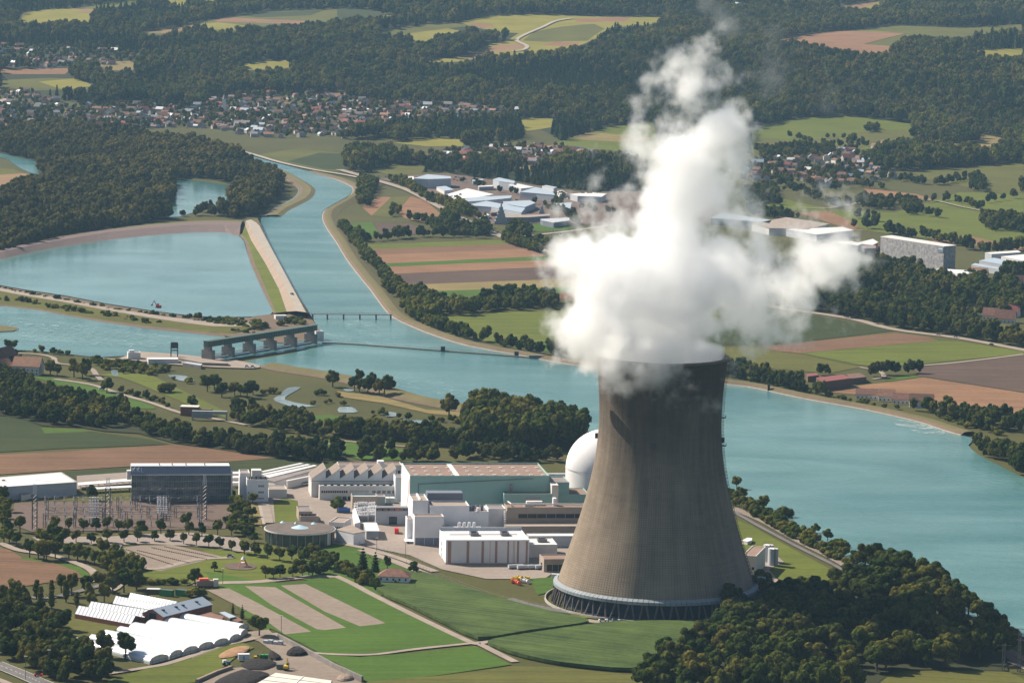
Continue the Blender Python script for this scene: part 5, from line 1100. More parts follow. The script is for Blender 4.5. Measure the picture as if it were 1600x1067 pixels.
# white blocks
o, W, D, H = bld('stair_block', 'white stair block with tan roof at the left corner of the green hall', 'building', 'd3', (125,516), (247,514), 26, bl=(105,465), wall='white', roof='rooftan', par=.8)
part_box(o,'roof_wall','roofwhite',W*.45,W*.55,1,D-1,H,H+1.4)
o, W, D, H = bld('switchgear_building', 'big white windowless block with tan roof in front of the green hall', 'building', 'd3', (260,558), (566,556), 23, bl=(250,515), wall='white', roof='rooftan', par=.8)
part_box(o,'roof_room','bluegrey',W*.02,W*.93,D*1.02,D*1.5,0,H+5.5); part_box(o,'duct','midgrey',W*.36,W*.42,-1,0,H*.2,H*.32)
o, W, D, H = bld('annex', 'stepped white block with roof vents right of the big windowless one', 'building', 'd3', (566,602), (716,598), 19, bl=(562,555), wall='white', roof='roofgrey', par=.7)
mb = MB(); [mb.cyl((W*(.3+.22*i), D*.4), .9, .9, H, H+3.2, 8) for i in range(3)]; mb.build('vent', M['galv'], o); part_box(o,'roof_wall','white',W*.4,W*.5,0,3,H,H+3)
o, W, D, H = bld('annex', 'plain white wall block below the long green wall', 'building', 'd3', (716,577), (848,574), 18, depth=16, wall='white', roof='roofgrey', par=.4)
o, W, D, H = bld('workshop_block', 'white cube building with dark roller doors facing the yard', 'building', 'd3', (140,641), (366,637), 18.5, bl=(125,618), wall='white', roof='roofbrown', par=.6)
windows(o, W, D, H, 'f', .03, .98, .0, .27, 3, 1, .04, 'bluegrey', 'gate'); windows(o, W, D, H, 'f', .96, .99, .55, .75, 1, 1, .2)
mb = MB()
for i in range(4): mb.cyl((W*(1.52+.17*i), -2), 1.2, 1.0, 11.5, 15.5, 10)
mb.build('vent', M['white'], o); part_box(o,'low_wing','offwhite',W*1.02,W*2.3,-6,8,0,11.5)
o, W, D, H = bld('lift_shaft', 'slim white shaft beside the white cube building', 'building', 'd3', (82,656), (130,652), 15, bl=(80,632), wall='white', roof='roofgrey', par=.4)
mb = MB(); mb.box(-2, W+1, -9, 0, 1.8, 2.2); mb.cyl((W*.6, -6), 1.6, 1.6, 0, 1.4, 12); mb.build('loading_dock', M['white'], o)
# striped white hall
o, W, D, H = bld('striped_hall', 'white hall with vertical rust coloured stripes and two grey frames on its white roof', 'industrial hall', 'd3', (385,822), (1030,812), 15.5, bl=(345,742), wall='white', roof='roofwhite', par=.4)
for a, b in ((400,426),(545,563),(660,679),(765,783),(860,873),(935,951),(1003,1019)):
    part_box(o, 'stripe', 'rust', W*(a-385)/645, W*(b-385)/645, -.08, .05, 1.2, H-.4)
for a in (562,725,905,915): part_box(o, 'downpipe', 'rust', W*(a-385)/645, W*(a-385)/645+.25, -.1, .05, 1.2, H-.4)
part_box(o, 'plinth', 'beige', -.1, W+.1, -.12, D*.5, 0, 1.1); part_box(o,'parapet','midgrey',0,W,D-.4,D+.1,H,H+2.2)
for u in (.33,.70):
    mb = MB()
    for q in ((0,4,0,.6),(0,4,5.4,6),(0,.6,.6,5.4),(3.4,4,.6,5.4)): mb.box(W*u+q[0]*1.3, W*u+q[1]*1.3, D*.42+q[2]*1.3, D*.42+q[3]*1.3, H, H+2)
    mb.build('roof_unit', M['galv'], o)
mb = MB(); mb.bar((W*.08,D*.5,H+.6),(W*.9,D*.5,H+.6),.2,5); mb.build('pipe', M['galv'], o)
windows(o, W, D, H, 'l', .25,.45,.05,.75,1,3,.3,'grey')
o, W, D, H = bld('side_hall', 'small white flat roofed hall right of the striped hall with one roof frame', 'building', 'd3', (1030,857), (1250,851), 8.5, bl=(990,806), wall='offwhite', roof='roofwhite', par=.4)
mb = MB(); [mb.box(W*.4+q[0], W*.4+q[1], D*.4+q[2], D*.4+q[3], H, H+2) for q in ((0,6,0,.7),(0,6,5,5.7),(0,.7,.7,5),(5.3,6,.7,5))]; mb.build('roof_unit', M['galv'], o)
o, W, D, H = bld('gatehouse', 'low beige building with three dark window bays at the foot of the tower', 'building', 'd3', (1150,972), (1400,956), 8.2, bl=(1062,935), rot=R_(10), wall='beige', roof='roofbrown', par=.5)
windows(o, W, D, H, 'f', .08, .95, .12, .62, 5, 1, .12, 'glassdk'); windows(o, W, D, H, 'l', .3,.7,.15,.6,1,1,.2,'glassdk')
# reactor dome
def dome():
    x = WP(933, 720, TY + 300).x; y = TY + 300
    # centre and size from the visible left edge (884 px) and crown (672 px)
    sc_ = F / (Vector((x, y, 20)) - Vector((0, 0, CH))).dot(_f); xl = WP(884, 722, y).x; xt = WP(934, 680, y); R = 27; cx = xl + R
    zt = WP(915, 670, y).z; root = empty('reactor_dome', (cx, y, 0), 'white reactor building with a rounded dome roof half hidden by the cooling tower', 'reactor building')
    zc = zt - R * .98; mb = MB(); n = 64; prof = [(R, 0), (R, zc)] + [(R * math.cos(t), zc + R * .98 * math.sin(t)) for t in np.linspace(.08, math.pi / 2 - .02, 18)]
    mb.v = [(r * math.cos(2 * math.pi * i / n), r * math.sin(2 * math.pi * i / n), z) for r, z in prof for i in range(n)]
    for k in range(len(prof) - 1):
        for i in range(n): a = k * n + i; b = k * n + (i + 1) % n; mb.f.append((a, b, b + n, a + n)); mb.m.append(0)
    mb.f.append(tuple(range((len(prof) - 1) * n, len(prof) * n))); mb.m.append(0); mb.smooth = True
    mb.build('shell', M['domewhite'], root)
    mb = MB(); mb.bar((-.2, -R*.1, zt), (.2, -R*.1, zt + 2.4), .3, 6); mb.cyl((0, 0), 2.4, 2.4, zt - .6, zt + .8, 16); mb.build('vent', M['offwhite'], root)
    mb = MB(); mb.cyl((0, 0), R + .3, R + .3, zc - .5, zc + .1, 64, cap=False); mb.build('rim', M['offwhite'], root)
M['domewhite'] = mat('dome_concrete', (.68,.66,.66), .75, .05, .12)
dome()
# sawtooth workshop
M['sawroof'] = mat('sawtooth_roofing', (.21,.17,.145), .95, .12, .2)
def sawtooth():
    o, W, D, H = bld('sawtooth_workshop', 'long white workshop with six sawtooth roof ridges', 'industrial hall', 'd2', (634,354), (1285,340), 12, depth=26, wall='offwhite', roof='roofgrey', par=0)
    n = 6; tw = W / n
    for i in range(n):
        x0, x1 = i * tw, (i + 1) * tw; h0, h1 = .8, 8.3; mb = MB()
        mb.face([(x0, 0, H), (x1, 0, H), (x1, 0, H + h1), (x0, 0, H + h0)]); mb.face([(x0, D, H), (x0, D, H + h0), (x1, D, H + h1), (x1, D, H)]); mb.face([(x1, 0, H), (x1, D, H), (x1, D, H + h1), (x1, 0, H + h1)])
        mb.face([(x0, D, H), (x0, 0, H), (x0, 0, H + h0), (x0, D, H + h0)]); mb.build('ridge_wall', M['white'], o)
        mb = MB(); mb.face([(x0 - .1, -.4, H + h0), (x1 + .2, -.4, H + h1 + .1), (x1 + .2, D + .3, H + h1 + .1), (x0 - .1, D + .3, H + h0)]); mb.face([(x0 - .1, -.4, H + h0 + .4), (x1 + .2, -.4, H + h1 + .5), (x1 + .2, D + .3, H + h1 + .5), (x0 - .1, D + .3, H + h0 + .4)])
        mb.build('sawtooth_roof', M['sawroof'], o)
        mb = MB(); mb.face([(x0 - .15, -.5, H + h0 - .2), (x1 + .25, -.5, H + h1 - .2), (x1 + .25, -.5, H + h1 + .6), (x0 - .15, -.5, H + h0 + .6)]); mb.build('verge', M['roofwhite'], o)
    o, W, D, H = bld('office_wing', 'low white wing with ribbon windows in front of the sawtooth workshop', 'building', 'd2', (697,402), (1302,388), 9.5, depth=13, wall='offwhite', roof='dark', par=.5)
    me = MB().box(-1.2, 1.2, 2.5, 4.5, H, H + .7).mesh('skylight', M['roofwhite'])
    for i in range(12): share('skylight', me, o, (W * (.04 + i * .083), 0, 0))
    windows(o, W, D, H, 'f', .02, .36, .55, .72, 12, 1, .25, 'dark'); windows(o, W, D, H, 'f', .38, .63, .5, .75, 4, 1, .08, 'midgrey'); windows(o, W, D, H, 'f', .66, .98, .5, .72, 5, 1, .3, 'bluegrey'); windows(o, W, D, H, 'f', .22, .42, .04, .3, 3, 1, .2, 'glassdk')
    o, W, D, H = bld('admin_building', 'long white administration building with brown roof behind the sawtooth workshop', 'building', 'd2', (845,238), (1350,252), 17, bl=(848,212), wall='offwhite', roof='roofbrown', par=.6)
    windows(o, W, D, H, 'f', .03, .98, .55, .8, 18, 1, .35, 'dark'); part_box(o, 'roof_box', 'white', W*.62, W*.72, 2, 8, H, H+3)
    o, W, D, H = bld('end_block', 'plain white block at the right end of the sawtooth workshop', 'building', 'd2', (1290,330), (1352,330), 17, depth=14, wall='white', roof='roofgrey', par=.4)
sawtooth()
# left group
o, W, D, H = bld('laboratory_block', 'white cube block with rows of small windows and vents on its roof', 'building', 'd2', (130,352), (297,350), 15.5, depth=15, wall='white', roof='roofgrey', par=.6)
windows(o, W, D, H, 'f', .52, .8, .70, .79, 3, 1, .2, 'bluegrey'); windows(o, W, D, H, 'f', .52, .8, .42, .51, 3, 1, .2, 'bluegrey'); windows(o, W, D, H, 'f', .44, .8, .15, .22, 5, 1, .2, 'rooftan'); windows(o, W, D, H, 'f', .06, .11, .4, .5, 1, 1, .2, 'bluegrey')
mb = MB(); [mb.cyl((W*(.12+.11*i), 3+2*(i%2)), .6, .6, H, H+2, 8) for i in range(8)]; mb.build('vent', M['galv'], o); part_box(o, 'roof_room', 'offwhite', W*.25, W*.7, D*.4, D*.95, H, H+6)
o, W, D, H = bld('laboratory_block', 'plain white narrow block with tan roof left of the cube block', 'building', 'd2', (75,300), (150,296), 18, bl=(72,272), wall='white', roof='rooftan', par=.6)
o, W, D, H = bld('store', 'low building with tan roof right of the white cube block', 'building', 'd2', (300,425), (440,422), 6, bl=(300,392), wall='offwhite', roof='rooftan', par=.4)
o, W, D, H = bld('store', 'low white yard building with an open court beside the cube block', 'building', 'd2', (352,440), (440,445), 4.5, depth=12, wall='white', roof='roofgrey', par=.9)
def canopy(label, c, q, h, roof, group):
    P = G(Q(c, q), h); ctr = P.mean(0); root = empty('car_port', (ctr[0], ctr[1], 0), label, 'car port', group); MB().hexa([(p[0]-ctr[0], p[1]-ctr[1]) for p in (P if sum(P[i][0]*P[(i+1)%4][1]-P[(i+1)%4][0]*P[i][1] for i in range(4))>0 else P[::-1])], h-.4, h).build('roof', M[roof], root)
    me = MB().box(-.15, .15, -.15, .15, 0, h - .4).mesh('post', M['offwhite'])
    for t in np.linspace(.04, .96, 9):
        for a, b in ((0, 1), (3, 2)): p = P[a] * (1 - t) + P[b] * t; share('post', me, root, (p[0]-ctr[0], p[1]-ctr[1], 0))
canopy('white car port roof, the farthest of three slanting strips', 'd2', [(238,280),(545,214),(572,218),(262,286)], 4, 'roofwhite', 'slanting car port strips')
canopy('white car port roof, the middle of three slanting strips', 'd2', [(240,300),(600,222),(625,228),(262,307)], 4, 'roofwhite', 'slanting car port strips')
canopy('white car port roof, the nearest of three slanting strips', 'd2', [(262,312),(655,229),(678,236),(305,328)], 4, 'roofwhite', 'slanting car port strips')
hull('bus_shelter_hall', 'grey brown flat roofed hall in front of the slanting white strips', 'building', 'd2', [(270,345),(690,248),(720,262),(560,300),(350,362)], 5, 'offwhite', 'roofgrey')
hull('retaining_wall', 'tall white wall along the sunken yard road', 'wall', 'd2', [(440,352),(845,268),(848,274),(444,359)], 5.5, 'offwhite', 'offwhite')
canopy('long white car port roof left of the glass office block, upper one', 'd1', [(485,215),(820,188),(820,205),(490,232)], 3.5, 'roofwhite', 'car ports left of the office block')
canopy('long white car port roof left of the glass office block, lower one', 'd1', [(560,245),(820,232),(820,244),(570,258)], 3.5, 'roofwhite', 'car ports left of the office block')
for k, (a, b) in enumerate(((147,160),(174,186),(208,218))): canopy('short pale car port beside the right end of the office block, %s from the back' % ORD[k], 'd1', [(1445,a),(1500,a-2),(1500,b-2),(1445,b)], 3.5, 'roofwhite', 'short car ports')
# glass office block
def office():
    h = 19; fl = Q('k', [(140,322)])[0]; fr = Q('k', [(1510,318)])[0]; A, B_, ex, ey, rot = base_frame(fl, fr, h, None); W = (B_ - A).dot(ex)
    rot_ = rot; D = 17; root = empty('office_block', (A.x, A.y, 0), 'long glass office block with a slanted grey roof edge and white roof beside the switchyard', 'office building', rz=rot_)
    MB().box(0, W, 0, D, 0, h - .2).build('glass_wall', M['facade'], root)
    for k in range(1, 4): part_box(root, 'floor_edge', 'bluegrey', -.2, W + .2, -.35, -.05, k * h / 4 - .35, k * h / 4 + .25)
    me = MB().box(-.1, .1, -.25, -.02, 0, h - .5).mesh('mullion', M['bluegrey'])
    for i in range(1, 40): share('mullion', me, root, (W * i / 40, 0, 0))
    mb = MB(); z1 = h + 5.5
    for q in ([(-.4, -1.2, h), (W + .4, -1.2, h), (W + .4, 2.8, z1), (-.4, 2.8, z1)], [(-.4, 2.8, z1), (W + .4, 2.8, z1), (W + .4, 3.1, h - .1), (-.4, 3.1, h - .1)]): mb.face(q)
    for x in (-.4, W + .4): mb.face([(x, -1.2, h), (x, 2.8, z1), (x, 3.1, h)])
    mb.build('sloped_fascia', M['bluegrey'], root); part_box(root, 'eaves', 'midgrey', -.5, W + .5, -1.4, -.2, h - .5, h + .15)
    part_box(root, 'roof', 'roofwhite', 0, W, 3.1, D, h - .2, z1 - .4); part_box(root, 'end_fin', 'offwhite', -3.2, -.45, 0, 5, h - 3.5, h + 2.6); part_box(root, 'end_fin', 'offwhite', W + .45, W + 1.6, 0, D, 0, h + 2.2)
    mb = MB(); [mb.box(W * u, W * u + .8, 8, 9, z1 - .4, z1 + .9) for u in (.28, .41, .55, .74)]; mb.build('roof_vent', M['grey'], root)
    sg = MB(); x = W * .012
    nrm = Vector((0, -5.5, 4)).normalized()
    L3 = {'K': [((0,0),(0,1)), ((0,.45),(.7,1)), ((.2,.55),(.7,0))], 'L': [((0,1),(0,0)), ((0,0),(.65,0))]}
    for k, ch in enumerate('KKL'):
        for (a, b), (c_, d) in L3[ch]:
            P = lambda u, v: Vector((x + k * 2.9 + u * 2.3, -1.2 + 4 * (.32 + v * .5), h + 5.5 * (.32 + v * .5))) + nrm * .12
            sg.bar(P(a, b), P(c_, d), .22, 4)
    sg.build('lettering', M['white'], root)
M['facade'] = mat('glass_facade', (.02,.04,.05), .12, 0, .18, spec=.7, col2=(.16,.19,.17), det=3)
office()
o = hull('flat_hall', 'long flat hall with a bright white roof at the left edge', 'industrial hall', 'd1', [(-60,188),(380,152),(480,212),(240,228),(-60,248)], 9.5, 'midgrey', 'roofwhite')
P = G(Q('d1', [(-60,188),(380,152),(480,212),(240,228),(-60,248)]), 10.5); mb = MB()
for a, b in zip(P, np.roll(P, -1, 0)):
    n_ = max(2, int(np.linalg.norm(b - a) / 5)); mb.bar(a - np.array([*o.location]), b - np.array([*o.location]), .08, 4)
    for t in np.linspace(0, 1, n_): p = a * (1 - t) + b * t - np.array([*o.location]); mb.bar(p - np.array([0, 0, 1]), p, .07, 4)
mb.build('railing', M['galv'], o)
hull('hut', 'small beige hut in the trees below the flat hall', 'building', 'd1', [(120,275),(180,265),(192,280),(135,295)], 4, 'cream', 'rooftan')
# round visitor building
M['discroof'] = mat('disc_roof', (.13,.105,.09), .95, .2, .15)
def rotunda():
    h = 9; c = g1(*Q('d2', [(543,722)])[0], h); e = g1(*Q('d2', [(822,722)])[0], h); R = (e - c).length; root = empty('visitor_rotunda', (c.x, c.y, 0), 'round flat building with dark disc roof and a blue glass cone in its middle', 'round building')
    MB().cyl((0, 0), R * .93, R * .93, 0, h - .9, 64).build('glass_wall', M['glassgreen'], root); MB().cyl((0, 0), R, R, h - .95, h - .2, 64).build('rim', M['offwhite'], root); MB().cyl((0, 0), R - .5, R - .7, h - .19, h + .1, 64).build('roof', M['discroof'], root)
    MB().cyl((0, 0), R * .245, .3, h + .1, h + 2.0, 32).build('skylight', M['paleblue'], root)
    for dx, dy, r in ((-135, -40, 22), (108, -30, 24), (-32, -32, 14)):
        p = g1(*Q('d2', [(543 + dx, 722 + dy)])[0], h); MB().cyl((p.x - c.x, p.y - c.y), R * r / 280., .2, h + .1, h + 1.3, 20).build('skylight', M['paleblue'], root)
    me = MB().box(-.3, .3, -.3, .3, 0, h - 1).mesh('column', M['beige'])
    for i in range(28): a = 2 * math.pi * i / 28; share('column', me, root, (R * .955 * math.cos(a), R * .955 * math.sin(a), 0))
    me = MB().box(-.6, .0, -2.0, 2.0, 0, h - 1).mesh('white_wall', M['offwhite']); share('white_wall', me, root, (R * .96 * math.cos(-.5), R * .96 * math.sin(-.5), 0), -.5)
rotunda()
hull('office_house', 'white flat roofed building with tan roof right of the round building', 'building', 'd2', [(826,737),(940,700),(1052,752),(962,768)], 8, 'white', 'rooftan')
o, W, D, H = bld('office_house', 'pale two storey house with tan roof behind the round building', 'building', 'd2', (770,680), (915,668), 7, bl=(695,632), rot=R_(-12), wall='offwhite', roof='rooftan', par=.5); windows(o, W, D, H, 'f', .1,.95,.3,.65,6,1,.3)
o, W, D, H = bld('pavilion', 'small brown stepped pavilion behind the round building', 'building', 'd2', (535,598), (640,596), 7, bl=(530,555), wall='beige', roof='roofgrey', par=.4); windows(o, W, D, H, 'f', .1,.95,.5,.8,3,1,.2)
o, W, D, H = bld('pavilion', 'lower step of the brown pavilion next to the lawn', 'building', 'd2', (545,636), (692,640), 4.5, depth=10, wall='beige', roof='rooftan', par=.4)
# transformer area
o, W, D, H = bld('transformer_hall', 'grey and white shed with a dark door and dark window strip under its white eaves', 'building', 't', (610,560), (1180,560), 12, bl=(612,545), wall='midgrey', roof='roofwhite', par=.3)
windows(o, W, D, H, 'f', .02, .96, .80, .95, 3, 1, .02, 'dark'); windows(o, W, D, H, 'f', .39, .63, 0, .48, 1, 1, .02, 'glassdk', 'door')
for k, (m_, a) in enumerate((('rust',.05),('rust',.22),('rust',.40),('orangered',.56),('rust',.68),('bluegrey',.85))): part_box(o,'stored_pipe',m_,W*a,W*(a+.13),-.2,-.07,H*.84,H*.9)
o, W, D, H = bld('concrete_shed', 'square raw concrete shed with a pale roof frame behind the transformer yard', 'building', 't', (222,405), (640,402), 7.5, bl=(235,352), wall='beige', roof='paleblue', par=1.2)
o, W, D, H = bld('garage', 'grey garage with tan roof right of the concrete shed', 'building', 't', (640,388), (770,388), 6, bl=(638,352), wall='midgrey', roof='rooftan', par=.3)
for x, lab in ((775,'white site container left of the pair by the sawtooth building'),(852,'white site container right of the pair by the sawtooth building')):
    o, W, D, H = bld('container', lab, 'container', 't', (x,405), (x+70,403), 4, depth=6, wall='white', roof='roofwhite', par=0)
o = hull('blast_wall', 'slanting white wall beside the transformer racks', 'wall', 't', [(222,610),(268,570),(352,810),(262,830)], 5, 'white', 'white')
hull('blast_wall', 'low grey wall at the lower end of the transformer racks', 'wall', 't', [(310,815),(440,815),(440,830),(315,832)], 4, 'beige', 'beige')
def transformer_rack(label, c, x, y, n):
    p = g1(*Q(c, [(x, y)])[0]); root = empty('transformer', (p.x, p.y, 0), label, 'transformer', 'transformers in the racks', rz=RW_); root.scale = (1.15,) * 3; part_box(root, 'tank', 'offwhite', -3, 3, -2, 2, 0, 4); mb = MB()
    for i in range(4): mb.cyl((-2.2 + 1.5 * i, 0), .35, .2, 4, 6.5, 6)
    mb.build('insulator', M['white'], root); mb = MB(); [mb.box(-3 + i, -2.6 + i, -3, -2, .5, 3.4) for i in range(6)]; mb.build('cooler', M['grey'], root)
    mb = MB(); mb.bar((-3, 1.6, 4.6), (3, 1.6, 5.4), .7, 8); mb.build('expansion_vessel', M['white'], root)
for k, (x, y) in enumerate([(340,560),(330,640),(390,640),(370,720),(440,720),(400,790),(520,640),(545,700),(560,780),(500,560)]): transformer_rack('grey transformer in the open rack yard, %s of ten counted from the back' % ORD[k], 't', x, y, 1)
o, W, D, H = bld('kiosk', 'small house with a bright white roof in front of the transformer racks', 'building', 't', (455,950), (665,948), 6, bl=(425,815), rot=R_(6), wall='grey', roof='roofwhite', par=0)
p = g1(*Q('t', [(955,1000)])[0])
def truck(p, rz, cab, body, label, name='truck', cat='truck'):
    root = empty(name, (p.x, p.y, p.z), label, cat, rz=rz); part_box(root, 'cargo_box', body, -3.2, 3, -1.3, 1.3, 1, 3.9); part_box(root, 'cab', cab, 3.1, 5, -1.25, 1.25, .6, 3.2); part_box(root, 'chassis', 'dark', -3.2, 4.8, -1, 1, .5, .98)
    me = MB().mesh('w', M['dark']); w = MB(); w.bar((0, -1.3, .5), (0, -.9, .5), .5, 12); me = w.mesh('wheel', M['dark'])
    for x in (-2.4, -1.1, 3.8):
        for s in (0, 2.2): share('wheel', me, root, (x, s, 0))
    return root
truck(p, R_(95), 'red', 'red', 'red lorry parked at the dark door of the grey shed')
p = g1(*Q('t', [(60,650)])[0]); truck(p, R_(10), 'blue', 'blue', 'blue container lorry beside the round tree', 'container', 'container')
# tanks, pump house, duct
def tank(x, y, lab):
    p = g1(*Q('d7', [(x, y)])[0]); r = 27 * .31585 / 2.55; root = empty('tank', (p.x, p.y, 0), lab, 'tank', 'pair of white storage tanks'); MB().cyl((0, 0), r, r, .6, 11.5, 32).build('shell', M['midgrey'], root); MB().cyl((0, 0), r, .4, 11.51, 12.1, 32).build('lid', M['roofwhite'], root)
    mb = MB(); [mb.bar((r*math.cos(a),r*math.sin(a),11.5),(r*math.cos(a),r*math.sin(a),12.7),.07,4) for a in np.linspace(0,6.28,14)[:-1]]; [mb.bar((r*math.cos(a),r*math.sin(a),12.7),(r*math.cos(a+.48),r*math.sin(a+.48),12.7),.07,4) for a in np.linspace(0,6.28,14)[:-1]]; mb.build('railing', M['galv'], root)
    part_box(root, 'ladder', 'galv', r*.2, r*.35, -r-.4, -r, .6, 12.2)
tank(317, 470, 'white storage tank, the rear left of the pair on the lawn'); tank(340, 488, 'white storage tank, the front right of the pair on the lawn')
hull('tank_basin', 'low concrete basin wall around the two white tanks', 'wall', 'd7', [(268,480),(312,508),(395,468),(350,430)], .6, 'wallgrey', 'concrete')
o, W, D, H = bld('pump_house', 'white pump house with brown roof just right of the cooling tower foot', 'building', 'd7', (190,437), (262,437), 13, bl=(170,385), rot=R_(-14), wall='cream', roof='roofbrown', par=.4); windows(o, W, D, H, 'f', .7,.9,.35,.48,1,1,.1)
p = g1(*Q('d7', [(278,668)])[0]); root = empty('duct_bridge', (p.x, p.y, 0), 'grey concrete pillar carrying a pipe duct into the right side of the tower', 'duct'); part_box(root, 'pillar', 'midgrey', -2.8, 2.8, -2, 2, 0, 16); part_box(root, 'duct', 'skyroof', -14, -2.85, -1.5, 1.5, 13.5, 16)
p = g1(*Q('d6', [(262,470)])[0]); root = empty('duct_box', (p.x, p.y, 6), 'small white duct box at the left end of the tower gutter', 'duct'); part_box(root, 'box', 'white', -1.5, 4, -1.2, 1.2, 0, 2.6); part_box(root, 'leg', 'wallgrey', -.6, .6, -.5, .5, -6, -.02)
hull('outfall', 'little white concrete hut on the grass slope behind the tanks', 'building', 'd7', [(188,362),(215,348),(238,350),(236,362),(215,368)], 2.6, 'cream', 'roofwhite')
# red roofed house
p = g1(*Q('d5', [(862,228)])[0]); gable('house', 'white house with a red tiled hip roof at the corner of the maize field', 'house', (p.x, p.y + 8, 0), 19, 12, 6.2, 3.6, R_(-5), 'white', 'tileroof', hip=.9)
# pipes and vehicles beside the striped hall
for k, (x, y) in enumerate([(1110,1045),(1180,1050),(1260,1048),(1320,1050)]):
    p = g1(*Q('d3', [(x - 180, y)])[0]); root = empty('tank_trailer', (p.x, p.y, 0), 'grey cylindrical tank trailer parked below the striped hall, %s from the left' % ORD[k], 'tank trailer', 'tank trailers below the striped hall', rz=R_(20)); mb = MB(); mb.bar((-5, 0, 2), (5, 0, 2), 1.3, 12); mb.build('tank', M['midgrey'], root); w = MB(); [w.bar((x_, -1.2, .5), (x_, 1.2, .5), .5, 10) for x_ in (-4, -2.8, 3.5)]; w.build('wheels', M['dark'], root); part_box(root, 'frame', 'dark', -5, 5, -.5, .5, .65, .95)
CAB = [('yellow',(20,430)),('yellow',(50,425)),('yellow',(95,425)),('orangered',(15,445)),('white',(70,440)),('orangered',(40,455)),('yellow',(5,440)),('white',(95,445))]
for k, (m_, (x, y)) in enumerate(CAB):
    p = g1(*Q('d6', [(x, y)])[0]); root = empty('cable_drum', (p.x, p.y, 0), '%s equipment piece on the bare ground before the beige gatehouse, %s of the heap' % ({'yellow':'yellow','orangered':'orange','white':'white'}[m_], ORD[k]), 'cable drum', 'coloured equipment heap', rz=rng.uniform(0, 3)); mb = MB(); mb.bar((0, -1.6, 1.5), (0, -1.3, 1.5), 1.5, 12); mb.bar((0, 1.3, 1.5), (0, 1.6, 1.5), 1.5, 12); mb.build('flange', M[m_], root); mb = MB(); mb.bar((0, -1.28, 1.5), (0, 1.28, 1.5), .9, 12); mb.build('drum', M[m_], root)
def car(p, rz, col, label, group=None, name='parked_car', s=1.):
    root = empty(name, (p.x, p.y, p.z + .02), label, 'car', group, rz=rz); b = MB(); b.hexa([(-2.1,-.85),(2.1,-.85),(2.1,.85),(-2.1,.85)], .35, .95); b.build('body', M[col], root)
    g_ = MB(); n = 0; v = [(-1.5,-.8,.96),(1.1,-.8,.96),(1.1,.8,.96),(-1.5,.8,.96),(-1.1,-.68,1.5),(.5,-.68,1.5),(.5,.68,1.5),(-1.1,.68,1.5)]; g_.v = v; g_.f = [(0,1,5,4),(1,2,6,5),(2,3,7,6),(3,0,4,7),(4,5,6,7)]; g_.m = [0]*5; g_.build('cabin', M['glassdk'], root)
    w = MB(); w.bar((0, -.1, .33), (0, .1, .33), .33, 10); me = w.mesh('wheel', M['dark'])
    for x in (-1.3, 1.3):
        for y in (-.8, .8): share('wheel', me, root, (x, y, 0))
    root.scale = (s, s, s); return root
CARS = [('d6',567,690,'white','white van standing left on the track in front of the tower'),('d6',615,690,'white','white van standing right on the track in front of the tower'),('d6',648,692,'grey','grey car behind the two white vans'),('d1',1438,688,'bluegrey','dark car on the road beside the gravel car park'),
        ('p',60,1058,'red','red car driving on the road in the lower left corner'),('c4',1352,332,'dark','dark vehicle on the pale dike road'),('d2',578,395,'white','white car parked in the sunken yard, left'),('d2',600,390,'offwhite','pale car parked in the sunken yard, right'),
        ('w',915,415,'white','white car on the weir platform end, left one'),('w',955,417,'white','white car on the weir platform end, right one'),('d5',895,238,'offwhite','pale car in front of the red roofed house'),('c4',470,772,'white','white car at the edge of the bright meadow')]
CARS += [('c6',785,440,'white','white lorry on the trunk road left of the wood'),('c6',1285,530,'white','white van on the trunk road right of the wood'),('c6',1205,518,'grey','grey car on the trunk road'),('c6',1450,565,'dark','dark car on the trunk road far right')]
for i, (x, y, m_) in enumerate([(150,450,'dark'),(180,468,'dark'),(500,645,'dark'),(795,768,'dark'),(925,792,'red'),(950,810,'offwhite'),(1020,832,'red'),(1080,855,'dark'),(740,718,'white'),(1195,715,'white'),(1262,738,'white')]):
    CARS.append(('e4', x, y, m_, '%s car on the highway by the factories, %s from the left' % ({'dark':'dark','red':'red','offwhite':'pale','white':'white'}[m_], ORD[i])))
for c, x, y, m_, lab in CARS:
    p = g1(*Q(c, [(x, y)])[0], 6.6 if 'dike' in lab else (1.3 if 'weir' in lab else None)); p.z = 7.8 if 'dike' in lab else (1.25 if 'weir' in lab else 1.0 if c in ('c6','e4') else .9)
    if c in ('c6','e4'): p = g1(*Q(c, [(x, y)])[0]); p.z += .95
    car(p, R_(-30 if c in ('e4','c6') else (-55 if 'dike' in lab else 8)), m_, lab, s=1.15)
for i in range(16):
    x, y = [(180,822),(215,822),(260,818),(290,820),(330,825),(540,825),(555,828),(570,832),(585,835),(530,835),(545,840),(640,845),(760,880),(820,930),(1060,925),(1100,930)][i]
    p = g1(*Q('c2', [(x, y)])[0]); p.z += .6; car(p, rng.uniform(0, 3), rng.choice(['white','offwhite','grey','dark','red']), 'car parked in the lots between the far factories', 'cars parked between the factories', s=1.2)
